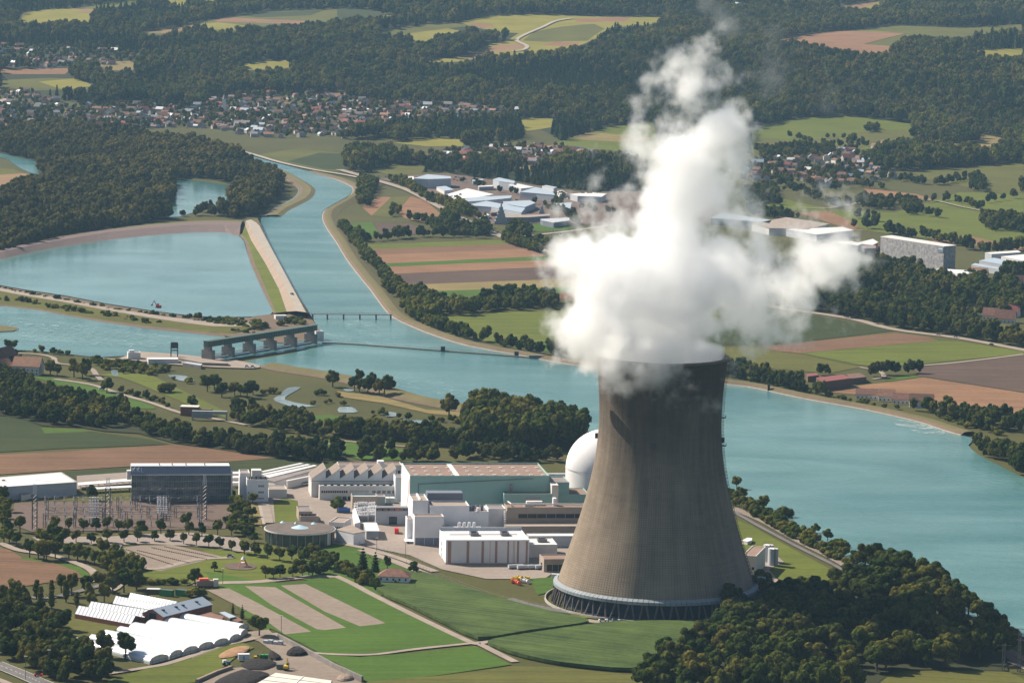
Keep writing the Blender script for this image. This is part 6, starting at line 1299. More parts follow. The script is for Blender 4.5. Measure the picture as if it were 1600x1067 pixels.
# ================================================================ SWITCHYARD
def lattice(mb, x, y, z0, z1, w, m=0, r=.11, step=2.2):
    c = [(-w/2,-w/2),(w/2,-w/2),(w/2,w/2),(-w/2,w/2)]
    for a, b in c: mb.bar((x+a, y+b, z0), (x+a, y+b, z1), r, 4)
    n = max(1, int((z1 - z0) / step)); h = (z1 - z0) / n
    for k in range(n):
        for i in range(4):
            a, b = c[i], c[(i+1) % 4]
            if k % 2: a, b = b, a
            mb.bar((x+a[0], y+a[1], z0+k*h), (x+b[0], y+b[1], z0+(k+1)*h), r*.6, 3)
def gantry(label, xs, ytop, ybase_px, h, rot=RW_):
    """row of lattice masts with cross beams: xs in y-crop pixels at the masts' feet"""
    P = [g1(*Q('y', [q])[0]) for q in xs]; o = P[0]; root = empty('gantry', (o.x, o.y, 0), label, 'gantry', 'switchyard gantries')
    for p in P: mb = MB(); lattice(mb, 0, 0, 0, h, 1.5, r=.16); me = mb.mesh('mast', M['galv']); share('mast', me, root, (p.x-o.x, p.y-o.y, 0))
    for a, b in zip(P[:-1], P[1:]):
        mb = MB(); A = a - o; B_ = b - o
        for dz in (0, 1.3): mb.bar((A.x, A.y, h-1.4+dz), (B_.x, B_.y, h-1.4+dz), .14, 4)
        n = int((B_-A).length/2.5)
        for k in range(n): t0, t1 = k/n, (k+1)/n; p0 = A.lerp(B_, t0); p1 = A.lerp(B_, t1); mb.bar((p0.x,p0.y,h-1.4+(k%2)*1.3),(p1.x,p1.y,h-1.4+((k+1)%2)*1.3),.08,3)
        mb.build('beam', M['galv'], root)
    return root
def bigmast(label, x, y, h):
    p = g1(*Q('y', [(x, y)])[0]); root = empty('lattice_mast', (p.x, p.y, 0), label, 'lattice mast', 'tall lattice masts of the switchyard'); mb = MB()
    lattice(mb, 0, 0, 0, h, 3.0, r=.24, step=2.6); mb.build('mast', M['galv'], root)
    for dx in (-1.1, .0, 1.1): mb = MB(); mb.bar((dx, 0, h), (dx * .7, 0, h + 7), .25, 4); mb.build('spike', M['white'], root)
    mb = MB(); [mb.box(-2.2, 2.2, -.2, .2, h * t, h * t + .35) for t in (.35, .55, .75, .95)]; mb.build('crossarm', M['galv'], root)
bigmast('tall lattice mast at the left end of the switchyard', 125, 830, 24); bigmast('tall lattice mast in the middle of the switchyard', 1140, 690, 22); bigmast('tall lattice mast at the right end of the switchyard before the office block', 2480, 690, 24)
gantry('long low gantry beam along the back of the switchyard', [(300,560),(700,555),(1280,560),(1540,560),(2000,565),(2420,560)], 0, 0, 10)
gantry('long low gantry beam along the front of the switchyard', [(260,800),(680,790),(1090,780),(1400,780),(1900,775),(2430,770)], 0, 0, 10)
gantry('low gantry beam across the left middle of the switchyard', [(300,680),(690,675),(1080,672)], 0, 0, 8)
gantry('low gantry beam across the right middle of the switchyard', [(1300,665),(1700,665),(2080,660),(2400,660)], 0, 0, 8)
gantry('upper gantry beam in front of the glass office block', [(1500,480),(1950,478),(2420,470)], 0, 0, 12)
def breaker(x, y, lab):
    p = g1(*Q('y', [(x, y)])[0]); root = empty('insulator_post', (p.x, p.y, 0), lab, 'insulator', 'posts and insulators of the switchyard'); part_box(root, 'post', 'galv', -.2, .2, -.2, .2, 0, 4); mb = MB()
    for k in range(6): mb.cyl((0, 0), .3, .2, 4.05 + k * .6, 4.6 + k * .6, 8)
    mb.build('insulator', M['white'], root); part_box(root, 'cap', 'galv', -1.0, 1.0, -.2, .2, 7.7, 8.0)
for j, y in enumerate((500, 600, 700, 790)):
    for x in list(range(270, 2400, 132)):
        if abs(x - 940) < 110 or abs(x - 2200) < 110: continue
        breaker(x + 8 * j, y, 'thin grey post with a white insulator in the switchyard')
def insulator_bank(label, c, x0, x1, y0, y1, nx, ny):
    root = None
    for j in range(ny):
        for i in range(nx):
            p = g1(*Q(c, [(x0 + (x1-x0)*i/(nx-1), y0 + (y1-y0)*j/(ny-1))])[0])
            if root is None: root = empty('capacitor_bank', (p.x, p.y, 0), label, 'capacitor bank'); o = p; me = MB().box(-.55,.55,-.5,.5,4.2,5.6).mesh('capacitor', M['white']); mf = MB().box(-.35,.35,-.35,.35,0,4.2).mesh('stand', M['bluegrey'])
            share('capacitor', me, root, (p.x-o.x, p.y-o.y, 0)); share('stand', mf, root, (p.x-o.x, p.y-o.y, 0))
insulator_bank('block of white capacitors on dark stands, left in the switchyard', 'y', 890, 1005, 480, 760, 4, 8)
insulator_bank('block of white capacitors on dark stands, right in the switchyard', 'k', 500, 620, 720, 960, 4, 9)
mb = MB()   # conductors
for y, h in ((470,17),(500,14),(560,11),(620,11),(700,12),(740,12)):
    A = g1(*Q('y', [(130, y)])[0]); B_ = g1(*Q('y', [(2470, y)])[0]); n = 18
    for k in range(n):
        t0, t1 = k/n, (k+1)/n; s = lambda t: h - 1.2*math.sin(math.pi*((t*3) % 1)); p0 = A.lerp(B_, t0); p1 = A.lerp(B_, t1); mb.bar((p0.x,p0.y,s(t0)),(p1.x,p1.y,s(t1)),.07,3)
o = mb.build('power_lines', M['galv']); tag(o, 'thin conductors strung across the whole switchyard', 'power lines')
# ================================================================ GREENHOUSES
def tunnel(label, c, a0, a1, b0, b1, h, group, ends=True):
    """plastic tunnel: a0-a1 the near ground edge, b0-b1 the far one"""
    P = G(Q(c, [a0, a1, b0, b1])); o = Vector(P[0]); root = empty('plastic_tunnel', o, label, 'greenhouse', group); n = 14; m = 24; mb = MB(); V = []
    for i in range(m + 1):
        t = i / m; A = Vector(P[0]).lerp(Vector(P[1]), t) - o; B_ = Vector(P[2]).lerp(Vector(P[3]), t) - o
        for k in range(n + 1):
            ph = math.pi * k / n; s = .5 - .5 * math.cos(ph); zz = 1.3 + (h - 1.3) * math.sin(ph) ** .8 if 0 < k < n else 1.3; q = A.lerp(B_, s); rib = .1 if i % 2 else 0; V.append((q.x, q.y, max(0, zz - rib)))
    mb.v = V
    for i in range(m):
        for k in range(n): a = i * (n + 1) + k; mb.f.append((a, a + 1, a + n + 2, a + n + 1)); mb.m.append(0)
    mb.smooth = True; mb.build('film', M['film'], root)
    A0 = Vector(P[0]) - o; A1 = Vector(P[1]) - o; B0 = Vector(P[2]) - o; B1 = Vector(P[3]) - o; sk = MB()
    for p, q in ((A0, A1), (B0, B1)): sk.face([(p.x, p.y, 0), (q.x, q.y, 0), (q.x, q.y, 1.3), (p.x, p.y, 1.3)])
    sk.build('side_film', M['film'], root)
    fr = MB()
    for p, q in ((A1, B1), (A0, B0)):
        pts = [p.lerp(q, .5 - .5 * math.cos(math.pi * k / 8)) + Vector((0, 0, 1.3 + (h - 1.3) * math.sin(math.pi * k / 8) ** .8 if 0 < k < 8 else 1.3)) for k in range(9)]
        for u, v in zip(pts[:-1], pts[1:]): fr.bar(u, v, .12, 4)
        for u in pts[::2]: fr.bar((u.x, u.y, 0), u, .09, 4)
        fr.bar(p + Vector((0,0,1.3)), q + Vector((0,0,1.3)), .09, 4)
    fr.build('end_frame', M['wood'], root); ef = MB(); q_ = [A1.lerp(B1, .5 - .5 * math.cos(math.pi * k / 10)) + Vector((0, 0, (1.25 + (h - 1.45) * math.sin(math.pi * k / 10) ** .8) if 0 < k < 10 else 1.25)) for k in range(11)]; ef.face([(A1.x, A1.y, .02)] + q_ + [(B1.x, B1.y, .02)]); ef.build('end_film', M['cream'], root); return root
rows = [((30,505),(640,660),(60,488),(790,620)), ((150,480),(800,620),(185,460),(905,585)), ((250,450),(905,590),(300,420),(1030,552)), ((370,415),(1030,555),(425,395),(1155,520)), ((470,390),(1155,525),(545,360),(1275,490)), ((600,370),(1280,492),(680,335),(1370,455)), ((700,335),(1370,455),(765,312),(1430,415)), ((820,300),(1350,400),(870,275),(1440,378))]
for k, (a0, a1, b0, b1) in enumerate(rows): tunnel('white plastic tunnel greenhouse, %s from the front of the row of eight' % ORD[k], 'g', a0, a1, b0, b1, 4.0, 'plastic tunnel greenhouses')
def glasshouse(label, c, q, h0, h1):
    P = [Vector(p) for p in G(Q(c, q), h0)]; o = Vector((P[0].x, P[0].y, 0)); root = empty('glasshouse', o, label, 'greenhouse', 'bright glasshouses'); L = [p - o for p in P]; mb = MB(); r0 = (L[0] + L[3]) / 2; r1 = (L[1] + L[2]) / 2; r0.z = r1.z = h1
    for x in L: x.z = h0
    mb.face([L[0], L[1], r1, r0]); mb.face([r0, r1, L[2], L[3]]); mb.build('roof', M['film'], root)
    w = MB()
    for a, b, r in ((L[1], L[2], r1), (L[3], L[0], r0)): w.face([(a.x,a.y,0),(b.x,b.y,0),b,r,a])
    for a, b in ((L[0], L[1]), (L[2], L[3])): w.face([(a.x,a.y,0),(b.x,b.y,0),b,a])
    w.build('wall', M['brick'] if 'front' in label else M['film'], root)
    fr = MB(); n = 16
    for k in range(n + 1):
        t = k / n; a = L[0].lerp(L[1], t); r = r0.lerp(r1, t); b = L[3].lerp(L[2], t); up = Vector((0,0,.12)); fr.bar(a+up, r+up, .07, 4); fr.bar(r+up, b+up, .07, 4)
    fr.build('glazing_bars', M['galv'], root)
glasshouse('bright white glasshouse, front one of the four beside the brick hall', 'g', [(35,250),(490,335),(560,275),(100,195)], 3.2, 6)
glasshouse('bright white glasshouse, second of the four behind the front one', 'g', [(140,205),(600,280),(650,235),(190,170)], 3.2, 6)
glasshouse('bright white glasshouse, third of the four', 'g', [(340,165),(740,235),(790,205),(390,120)], 3.2, 6)
glasshouse('bright white glasshouse, rearmost of the four', 'g', [(465,130),(820,205),(900,175),(500,105)], 3.2, 6)
def brickhall():
    P = [Vector(p) for p in G(Q('g', [(745,345),(1140,245),(1050,205),(610,330)]), 0)]
    A, B_ = P[0], P[1]; d = (B_ - A); W = d.length; rot = math.atan2(d.y, d.x); D = 15; c = A + d / 2 + Vector((-d.y, d.x, 0)).normalized() * D / 2
    o = gable('brick_hall', 'long brick hall with pale metal roof and an arched glass gable between the greenhouses', 'hall', (c.x, c.y, 0), W, D, 5.2, 3.4, rot, 'brick', 'skyroof', wins=False, over=.5)
    mb = MB(); mb.box(-W/2-.12, -W/2-.02, -2.6, 2.6, .4, 6.2); mb.build('arched_window', M['glassdk'], o)
    me = MB().box(-.8,.8,-.8,.8,0,.9).mesh('roof_vent', M['dark'])
    for u in (-.38,-.12,.02,.3): share('roof_vent', me, o, (W*u, -3.2, 5.2+1.9))
brickhall()
hull('shed', 'flat red roofed shed behind the nearest greenhouse ends', 'shed', 'g', [(1000,275),(1130,240),(1240,275),(1215,305)], 3.4, 'wood', 'tileroof')
hull('shed', 'small shed with a pale blue roof beside the two conifers', 'shed', 'g', [(1205,240),(1245,235),(1335,275),(1285,285)], 4, 'wood', 'skyroof'); hull('shed', 'little brown roofed lean-to next to the blue roofed shed', 'shed', 'g', [(1285,290),(1340,275),(1390,305),(1350,315)], 3, 'wood', 'tileroof')
for k, (x, y, w_, lab) in enumerate(((715,105,95,'green freight container, left of the two beside the glasshouses'),(845,105,90,'green freight container, right of the two beside the glasshouses'))):
    p = g1(*Q('g', [(x, y)])[0]); root = empty('freight_container', (p.x, p.y, 0), lab, 'container', rz=R_(-20)); part_box(root, 'body', 'green', 0, 8.5, 0, 3.4, .2, 3.6); part_box(root, 'lid', 'weirgreen', -.05, 8.55, -.05, 3.45, 3.61, 3.8); [part_box(root, 'rib', 'green', x_, x_+.2, -.12, 0, .3, 3.5) for x_ in (.5,2.3,4.2,6.1,7.9)]
p = g1(*Q('g', [(670,88)])[0]); root = empty('shed', (p.x, p.y, 0), 'small white roofed shelter left of the green containers', 'shed'); part_box(root,'roof','roofwhite',-4,4,-2,2,2.8,3.1); part_box(root,'wall','wood',-3.8,3.8,-1.8,1.8,0,2.79)
p = g1(*Q('d1', [(1290,868)])[0]); root = empty('shredder', (p.x, p.y, 0), 'orange and red industrial machine on the gravel yard edge', 'machine', rz=R_(12)); part_box(root,'body','rust',-6,4,-1.5,1.5,1.0,4.2); part_box(root,'hopper','orangered',-4.5,1,-1.7,1.7,4.21,5.6); part_box(root,'cab','cream',4.2,7.2,-1.4,1.4,.8,5.0); mb = MB(); [mb.bar((x_,-1.5,.6),(x_,1.5,.6),.6,10) for x_ in (-4.5,-3,3)]; mb.build('wheels',M['dark'],root); mb=MB(); mb.bar((-6,0,3),(-12,0,1.2),.5,4); mb.build('conveyor',M['dark'],root)
# play area thing
p = g1(*Q('d1', [(1520,745)])[0]); root = empty('play_tower', (p.x, p.y, 0), 'red and white climbing tower on the round play ground', 'play equipment'); mb=MB(); [mb.bar((a,b,0),(0,0,7),.22,4) for a,b in ((-3,-3),(3,-3),(3,3),(-3,3))]; mb.build('frame',M['red'],root); part_box(root,'platform','white',-1.4,1.4,-1.4,1.4,3,3.3); MB().cyl((0,0),1.6,.1,5.2,7.4,8).build('roof',M['white'],root)
gnd('play_ground','d1',[(1400,735),(1470,722),(1580,730),(1600,750),(1560,765),(1440,762)],'gravel_dk',smooth=2)
# ---- timber / compost yard at the bottom
def heap(label, c, pts, h, m, name='compost_heap', cat='heap'):
    P = G(smooth_line(Q(c, pts), 3, True)); ctr = P.mean(0); root = None; mb = MB(); n = len(P); lv = [(1, 0), (.85, .3), (.6, .52), (.3, .62)]
    for s, z in lv:
        for p in P: mb.v.append(((p[0]-ctr[0])*s*rng.uniform(.95,1.05), (p[1]-ctr[1])*s*rng.uniform(.95,1.05), z*h*rng.uniform(.9,1.08)))
    for k in range(3):
        for i in range(n): a=k*n+i; b=k*n+(i+1)%n; mb.f.append((a,b,b+n,a+n)); mb.m.append(0)
    mb.f.append(tuple(range(3*n,4*n))); mb.m.append(0); o = mb.build(name, M[m], loc=(ctr[0],ctr[1],.9)); tag(o, label, cat); return o
heap('black peat heap against the concrete wall, pointed','s',[(780,345),(830,300),(900,300),(960,335),(900,355)],4.5,'soil'); heap('black peat heap next to the pale slab','s',[(630,350),(660,325),(745,375),(700,390),(650,375)],4,'soil')
heap('wide flat dark soil heap at the bottom edge','s',[(150,600),(380,480),(480,475),(640,500),(560,560),(400,620)],3,'soil'); heap('pile of brown roots and wood waste','s',[(410,440),(440,400),(560,380),(680,400),(700,430),(600,470),(480,465)],2.6,'soil'); heap('mound of orange clay beside the track','s',[(220,350),(330,290),(450,270),(480,300),(380,350),(260,375)],1.2,'clay'); heap('sandy pale heap behind the long shed roof','s',[(1200,545),(1250,520),(1330,520),(1340,550),(1260,565)],3,'slab')
MB_ = MB(); A=[g1(*q) for q in Q('s',[(720,205),(950,325),(1180,450),(1420,560)])]
for a,b in zip(A[:-1],A[1:]):
    d=(b-a).normalized(); nn=Vector((-d.y,d.x,0))*.6; MB_.hexa([(a.x-nn.x,a.y-nn.y),(b.x-nn.x,b.y-nn.y),(b.x+nn.x,b.y+nn.y),(a.x+nn.x,a.y+nn.y)],0,3.2)
o=MB_.build('yard_wall',M['weirstone']); tag(o,'long grey concrete wall between timber yard and green field','wall')
MB_ = MB(); A=[g1(*q) for q in Q('s',[(40,570),(200,500),(330,455)])]
for a,b in zip(A[:-1],A[1:]):
    d=(b-a).normalized(); nn=Vector((-d.y,d.x,0))*.8; MB_.hexa([(a.x-nn.x,a.y-nn.y),(b.x-nn.x,b.y-nn.y),(b.x+nn.x,b.y+nn.y),(a.x+nn.x,a.y+nn.y)],0,2.2)
o=MB_.build('yard_wall',M['slab']); tag(o,'short pale wall left of the dark soil heap','wall')
def openshed():
    P=[Vector(p) for p in G(Q('s',[(420,640),(700,480),(1165,545),(1100,700)]),6)]; o=P[0]*1; o.z=0; root=empty('open_shed',o,'long shed with pale ribbed roof panels at the bottom edge','shed'); L=[p-o for p in P]; n=5
    for k in range(n):
        a=L[0].lerp(L[1],k/n+.01); b=L[0].lerp(L[1],(k+1)/n-.012); c_=L[3].lerp(L[2],(k+1)/n-.012); d=L[3].lerp(L[2],k/n+.01); mb=MB(); mb.hexa([(q.x,q.y) for q in (a,d,c_,b)],5.8,6.0); mb.build('roof_panel',M['cream'],root)
    mb=MB()
    for t in np.linspace(0,1,6):
        for e in (L[1].lerp(L[2],t),L[0].lerp(L[3],t)): mb.box(e.x-.2,e.x+.2,e.y-.2,e.y+.2,0,5.78)
    mb.build('posts',M['wood'],root)
    mb=MB(); m0=L[0].lerp(L[3],.5); m1=L[1].lerp(L[2],.5); mb.bar((m0.x,m0.y,6.1),(m1.x,m1.y,6.1),.25,4); mb.build('ridge',M['white'],root)
openshed()
p=g1(*Q('s',[(430,385)])[0]); root=empty('site_cabin',(p.x,p.y,.9),'small white site cabin by the wood waste','cabin',rz=R_(8)); part_box(root,'wall','white',-3,3,-1.5,1.5,0,3); part_box(root,'roof','roofwhite',-3.2,3.2,-1.7,1.7,3.01,3.2); part_box(root,'door','grey',-.5,.5,-1.56,-1.5,0,2.1)
def digger(c,x,y,label,body,rz,s=1.):
    p=g1(*Q(c,[(x,y)])[0]); p.z=3.3 if c=='w' else .95; root=empty('excavator',p,label,'excavator',rz=rz); part_box(root,'tracks','dark',-2,2,-1.4,1.4,0,.9); part_box(root,'body',body,-2,1.6,-1.3,1.3,.95,2.3); part_box(root,'cab','glassdk',.2,1.6,-1.2,0,2.31,3.4); mb=MB(); mb.bar((1.4,.4,1.8),(4,.4,5.6),.3,4); mb.bar((4,.4,5.6),(6,.4,2.4),.24,4); mb.build('boom',M[body],root); part_box(root,'bucket','dark',5.6,6.6,-.2,1,1.4,2.4); root.scale=(s,s,s)
digger('w',300,28,'red excavator standing on the spit beside the basin','red',R_(150),1.25)
digger('s',785,470,'yellow and green excavator on the gravel yard','yellow',R_(80))
digger('s',540,385,'yellow loader behind the wood waste','yellow',R_(0),.8)
p=g1(*Q('s',[(735,460)])[0]); root=empty('skip',(p.x,p.y,.9),'dark green open skip beside the yellow excavator','skip'); part_box(root,'body','weirgreen',-2,2,-1.3,1.3,0,2.2); part_box(root,'rim','galv',-2.1,2.1,-1.4,1.4,2.21,2.35)
p=g1(*Q('s',[(600,380)])[0]); root=empty('skip',(p.x,p.y,.9),'bright green container behind the wood waste','skip'); part_box(root,'body','green',-2.3,2.3,-1.3,1.3,0,2.4); part_box(root,'rim','green',-2.4,2.4,-1.4,1.4,2.41,2.5)
p=g1(*Q('s',[(280,425)])[0]); root=empty('tractor',(p.x,p.y,.4),'blue and white tractor on the grass by the wood waste','tractor',rz=R_(20)); part_box(root,'bonnet','blue',.3,2.6,-.6,.6,1,1.9); part_box(root,'cab','white',-1.6,.28,-.9,.9,1,2.9); mb=MB(); mb.bar((-1,-1.2,.9),(-1,1.2,.9),.9,12); mb.bar((2,-1,.6),(2,1,.6),.6,12); mb.build('wheels',M['dark'],root)
p=g1(*Q('s',[(680,250)])[0]); root=empty('pallet_stack',(p.x,p.y,.5),'grey stack of bagged goods at the yard entrance','pallets',rz=R_(-20)); [part_box(root,'pallet','midgrey',-6+3*i,-3.6+3*i,-1,1.4,0,1.6+.5*(i%2)) for i in range(4)]
# ================================================================ WEIR, BRIDGE, BOOM
def weir():
    A=g1(*Q('w',[(650,362)])[0],.9); B_=g1(*Q('w',[(1372,247)])[0],.9); d=B_-A; L=d.length; rot=math.atan2(d.y,d.x); root=empty('weir',(A.x,A.y,0),'river weir with stone piers, a long dark green service girder and lifted gates','weir',rz=rot)
    us=[0,.185,.385,.585,.785,.985]
    for u in us:
        x=L*u; mb=MB(); w=3.6; mb.hexa([(x-w/2,-5),(x,-7),(x+w/2,-5),(x+w/2,7),(x-w/2,7)],-1,9.5); mb.box(x-w/2,x+w/2,-2.4,4.5,9.5,12.4); mb.build('pier',M['weirstone'],root)
    mb=MB(); mb.box(-3.5,L*1.0+3.5,-2.5,3.5,12.45,17.4); mb.build('girder',M['weirgreen'],root); mb=MB(); mb.box(-3.9,L+3.9,-2.9,3.9,17.42,17.8); mb.build('girder_roof',M['weirgreen'],root)
    me=None; mb=MB(); n=44
    for i in range(n): mb.box(-3+(L+6)*i/n,-3+(L+6)*i/n+.3,-2.7,-2.52,12.6,17.3)
    mb.build('girder_ribs',M['dark'],root)
    for a,b in zip(us[:-1],us[1:]):
        x0,x1=L*a+1.9,L*b-1.9; part_box(root,'gate','dark',x0,x1,1,2,-.5,2.6); mb=MB(); mb.bar((x0+1,-1.5,1.6),(x1-1,-1.5,1.6),.9,10); mb.build('gate_roller',M['skyroof'],root)
    for a,b in zip(us[:-1],us[1:]):
        x0,x1=L*a+1.9,L*b-1.9; part_box(root,'walkway','weirstone',x0,x1,4.2,5.6,3.4,3.9)
weir()
o,W,D,H=bld('weir_house','pale machine house at the right end of the weir girder','building','w',(1395,170),(1440,165),9,depth=10,rot=R_(20),wall='offwhite',roof='roofgrey',par=.3)
o,W,D,H=bld('weir_house','white flat hut on the point of land behind the weir','building','w',(1115,60),(1185,55),4.5,depth=9,rot=R_(15),wall='offwhite',roof='roofwhite',par=.2)
o,W,D,H=bld('works_hut','white two tier hut at the left end of the works platform','building','w',(90,318),(172,312),6.5,depth=10,rot=R_(12),wall='offwhite',roof='rooftan',par=.3); part_box(o,'roof_room','white',W*.1,W*.5,2,6,H,H+2.2)
o,W,D,H=bld('works_hut','long pale works building with white roof slabs on the river platform','building','w',(230,362),(435,355),4.5,depth=14,rot=R_(10),wall='offwhite',roof='roofwhite',par=.2)
p=g1(*Q('w',[(410,352)])[0]); root=empty('crane_frame',(p.x,p.y,1),'dark steel frame on the works platform','crane',rz=R_(10)); mb=MB(); [mb.bar((a,b,0),(a,b,13),.4,4) for a in (-3,3) for b in (-2.5,2.5)]; [mb.bar((-3,b,z),(3,b,z),.35,4) for b in (-2.5,2.5) for z in (6,12.8)]; [mb.bar((a,-2.5,z),(a,2.5,z),.35,4) for a in (-3,3) for z in (6,12.8)]; mb.build('frame',M['dark'],root); part_box(root,'cabin','dark',-2.6,2.6,-2.2,2.2,8,12.6)
hull('lock_wall','dark stone wall stepping down beside the weir','wall','w',[(430,352),(560,350),(780,380),(785,392),(600,385)],3.2,'weirstone','path'); hull('steel_shed','flat grey steel shed on the platform edge','shed','w',[(468,385),(500,380),(605,395),(595,405)],3.4,'weirstone','midgrey')
def bridge():
    A=g1(486,490,6); B_=g1(613,491,6); d=B_-A; L=d.length; rot=math.atan2(d.y,d.x); root=empty('canal_bridge',(A.x,A.y,0),'slim grey footbridge on thin piers across the canal','bridge',rz=rot); part_box(root,'deck','weirstone',0,L,-1.5,1.5,5.2,6)
    me=MB().box(-.8,.8,-1.2,1.2,-1,5.19).mesh('pier',M['weirstone']); [share('pier',me,root,(L*u,0,0)) for u in (.02,.2,.4,.6,.8,.98)]
    mb=MB(); [mb.bar((L*i/24,s,6),(L*i/24,s,7.1),.07,4) for i in range(25) for s in (-1.4,1.4)]; [mb.bar((0,s,7.1),(L,s,7.1),.07,4) for s in (-1.4,1.4)]; mb.build('railing',M['galv'],root)
bridge()
def boom():
    A=g1(503,536,.9); B_=g1(848,561,.9); pts=[g1(*q,.9) for q in smooth_line([(503,536),(560,539),(692,549),(760,554),(848,561)],6)]; root=empty('debris_boom',(A.x,A.y,0),'long dark floating walkway boom crossing the river above the weir','boom'); mb=MB(); rl=MB(); fl=MB()
    for a,b in zip(pts[:-1],pts[1:]):
        d=(b-a).normalized(); nn=Vector((-d.y,d.x,0))*1.1; q=[(a-nn-A),(b-nn-A),(b+nn-A),(a+nn-A)]; mb.hexa([(p.x,p.y) for p in q],1.0,2.0); m_=int((b-a).length/4)+1
        for k in range(m_): p=a.lerp(b,k/m_)-A; rl.bar((p.x,p.y,2),(p.x,p.y,3.3),.08,4)
        rl.bar((a.x-A.x,a.y-A.y,3.3),(b.x-A.x,b.y-A.y,3.3),.08,4)
    mb.build('walkway',M['weirstone'],root); rl.build('railing',M['galv'],root)
    for x,y in ((692,549),(807,557)): p=g1(x,y,.9)-A; part_box(root,'pile','dark',p.x-2,p.x+2,p.y-2,p.y+2,0,5.5)
    p=g1(842,560,.9)-A; part_box(root,'abutment','weirstone',p.x-9,p.x+5,p.y-2,p.y+2,0,4)
boom()
p=g1(*Q('c6',[(418,772)])[0],.8); root=empty('mooring_post',(p.x,p.y,0),'dark mooring post at the far bank below the barn trees','post'); part_box(root,'post','dark',-1,1,-1,1,0,6); part_box(root,'cap','dark',-1.6,1.6,-1.2,1.2,6.01,6.5)
# brick hut with pergola, farm houses
p=g1(*Q('c4',[(875,888)])[0]); root=empty('brick_hut',(p.x,p.y,0),'little brick building with a pale roof beside a concrete frame in the meadow','building',rz=R_(-4)); part_box(root,'wall','brick',-7,7,0,9,0,7); part_box(root,'roof','cream',-7.4,7.4,-.4,9.4,7.01,7.5); part_box(root,'wing','wood',7.05,18,1,7,0,5.5)
p=g1(*Q('c4',[(900,908)])[0]); root=empty('portal_frame',(p.x,p.y,0),'open concrete frame standing in front of the little brick building','frame',rz=R_(1)); mb=MB(); mb.box(-2,26,-1,3,5.2,7.6); [mb.box(x_,x_+1,-1,3,0,5.2) for x_ in (-2,25)]; mb.build('beam',M['grey'],root); part_box(root,'panel','grey',-.5,14,0,.5,1.8,5.15)
for x,y,W,D,H,rh,rot,wa,ro,lab in ((125,700,24,14,8,7,-10,'render','tileorange','white farmhouse with three rows of windows and a big orange tiled roof'),(20,640,20,13,6,7,70,'wood','tilebrown','dark brown roofed barn at the left edge behind the farmhouse'),(-5,700,22,13,6,7,60,'render','tileorange','orange roofed farm building cut by the left edge')):
    p=g1(*Q('c4',[(x,y)])[0]); gable('farmhouse' if wa=='render' else 'barn',lab,'farmhouse' if wa=='render' else 'barn',(p.x,p.y+D/2,0),W,D,H,rh,R_(rot),wa,ro)
# light poles near the plant
for k,(c,x,y,h,lab) in enumerate((('d5',157,560,14,'tall thin mast beside the timber yard wall'),('d2',1142,910,9,'lamp post at the perimeter road'),('d2',1368,950,9,'lamp post in the plant yard'),('d4',160,810,13,'road lamp with two heads in the lower left corner'),('d4',305,770,13,'road lamp at the wood edge'),('d6',436,605,10,'slim pole left in front of the tower base'),('d6',780,645,10,'slim pole in the middle before the tower base'),('d6',1058,645,10,'slim pole right in front of the tower base'),('d4',1392,215,10,'lamp post by the gravel strips'))):
    p=g1(*Q(c,[(x,y)])[0]); root=empty('lamp_post',(p.x,p.y,0),lab,'lamp post'); mb=MB(); mb.bar((0,0,0),(0,0,h),.16,5); mb.build('pole',M['galv'],root); part_box(root,'lamp_head','offwhite',-.9,.9,-.25,.25,h,h+.3)
# perimeter fence
def fence(label,c,line,h=2.8,step=4.):
    P=[Vector(p) for p in G(smooth_line(Q(c,line),5))]; o=P[0].copy(); o.z=0; root=empty('fence',o,label,'fence'); mb=MB(); w=MB()
    for a,b in zip(P[:-1],P[1:]):
        L=(b-a).length; n=max(1,int(L/step))
        for k in range(n): p=a.lerp(b,k/n)-o; mb.bar((p.x,p.y,0),(p.x,p.y,h),.09,4)
        for z in (.4,h*.5,h-.1): w.bar((a.x-o.x,a.y-o.y,z),(b.x-o.x,b.y-o.y,z),.05,3)
    mb.build('posts',M['galv'],root)['kind']='stuff'; w.build('wires',M['galv'],root)
fence('wire fence along the perimeter road below the white buildings','d2',[(820,840),(1060,868),(1300,945),(1600,1050)]); fence('wire fence in front of the cooling tower basin','d6',[(0,565),(300,620),(500,645),(800,660),(1100,662),(1380,665)]); fence('wire fence on the river side of the perimeter track','d7',[(145,200),(300,262),(480,362),(640,445),(745,500),(780,560)]); fence('wire fence on the land side of the perimeter track','d7',[(150,222),(300,300),(480,398),(620,470),(715,525),(745,580)]); fence('wire fence between maize field and plant lawn','d5',[(940,85),(1100,150),(1300,230),(1500,300),(1600,325)])
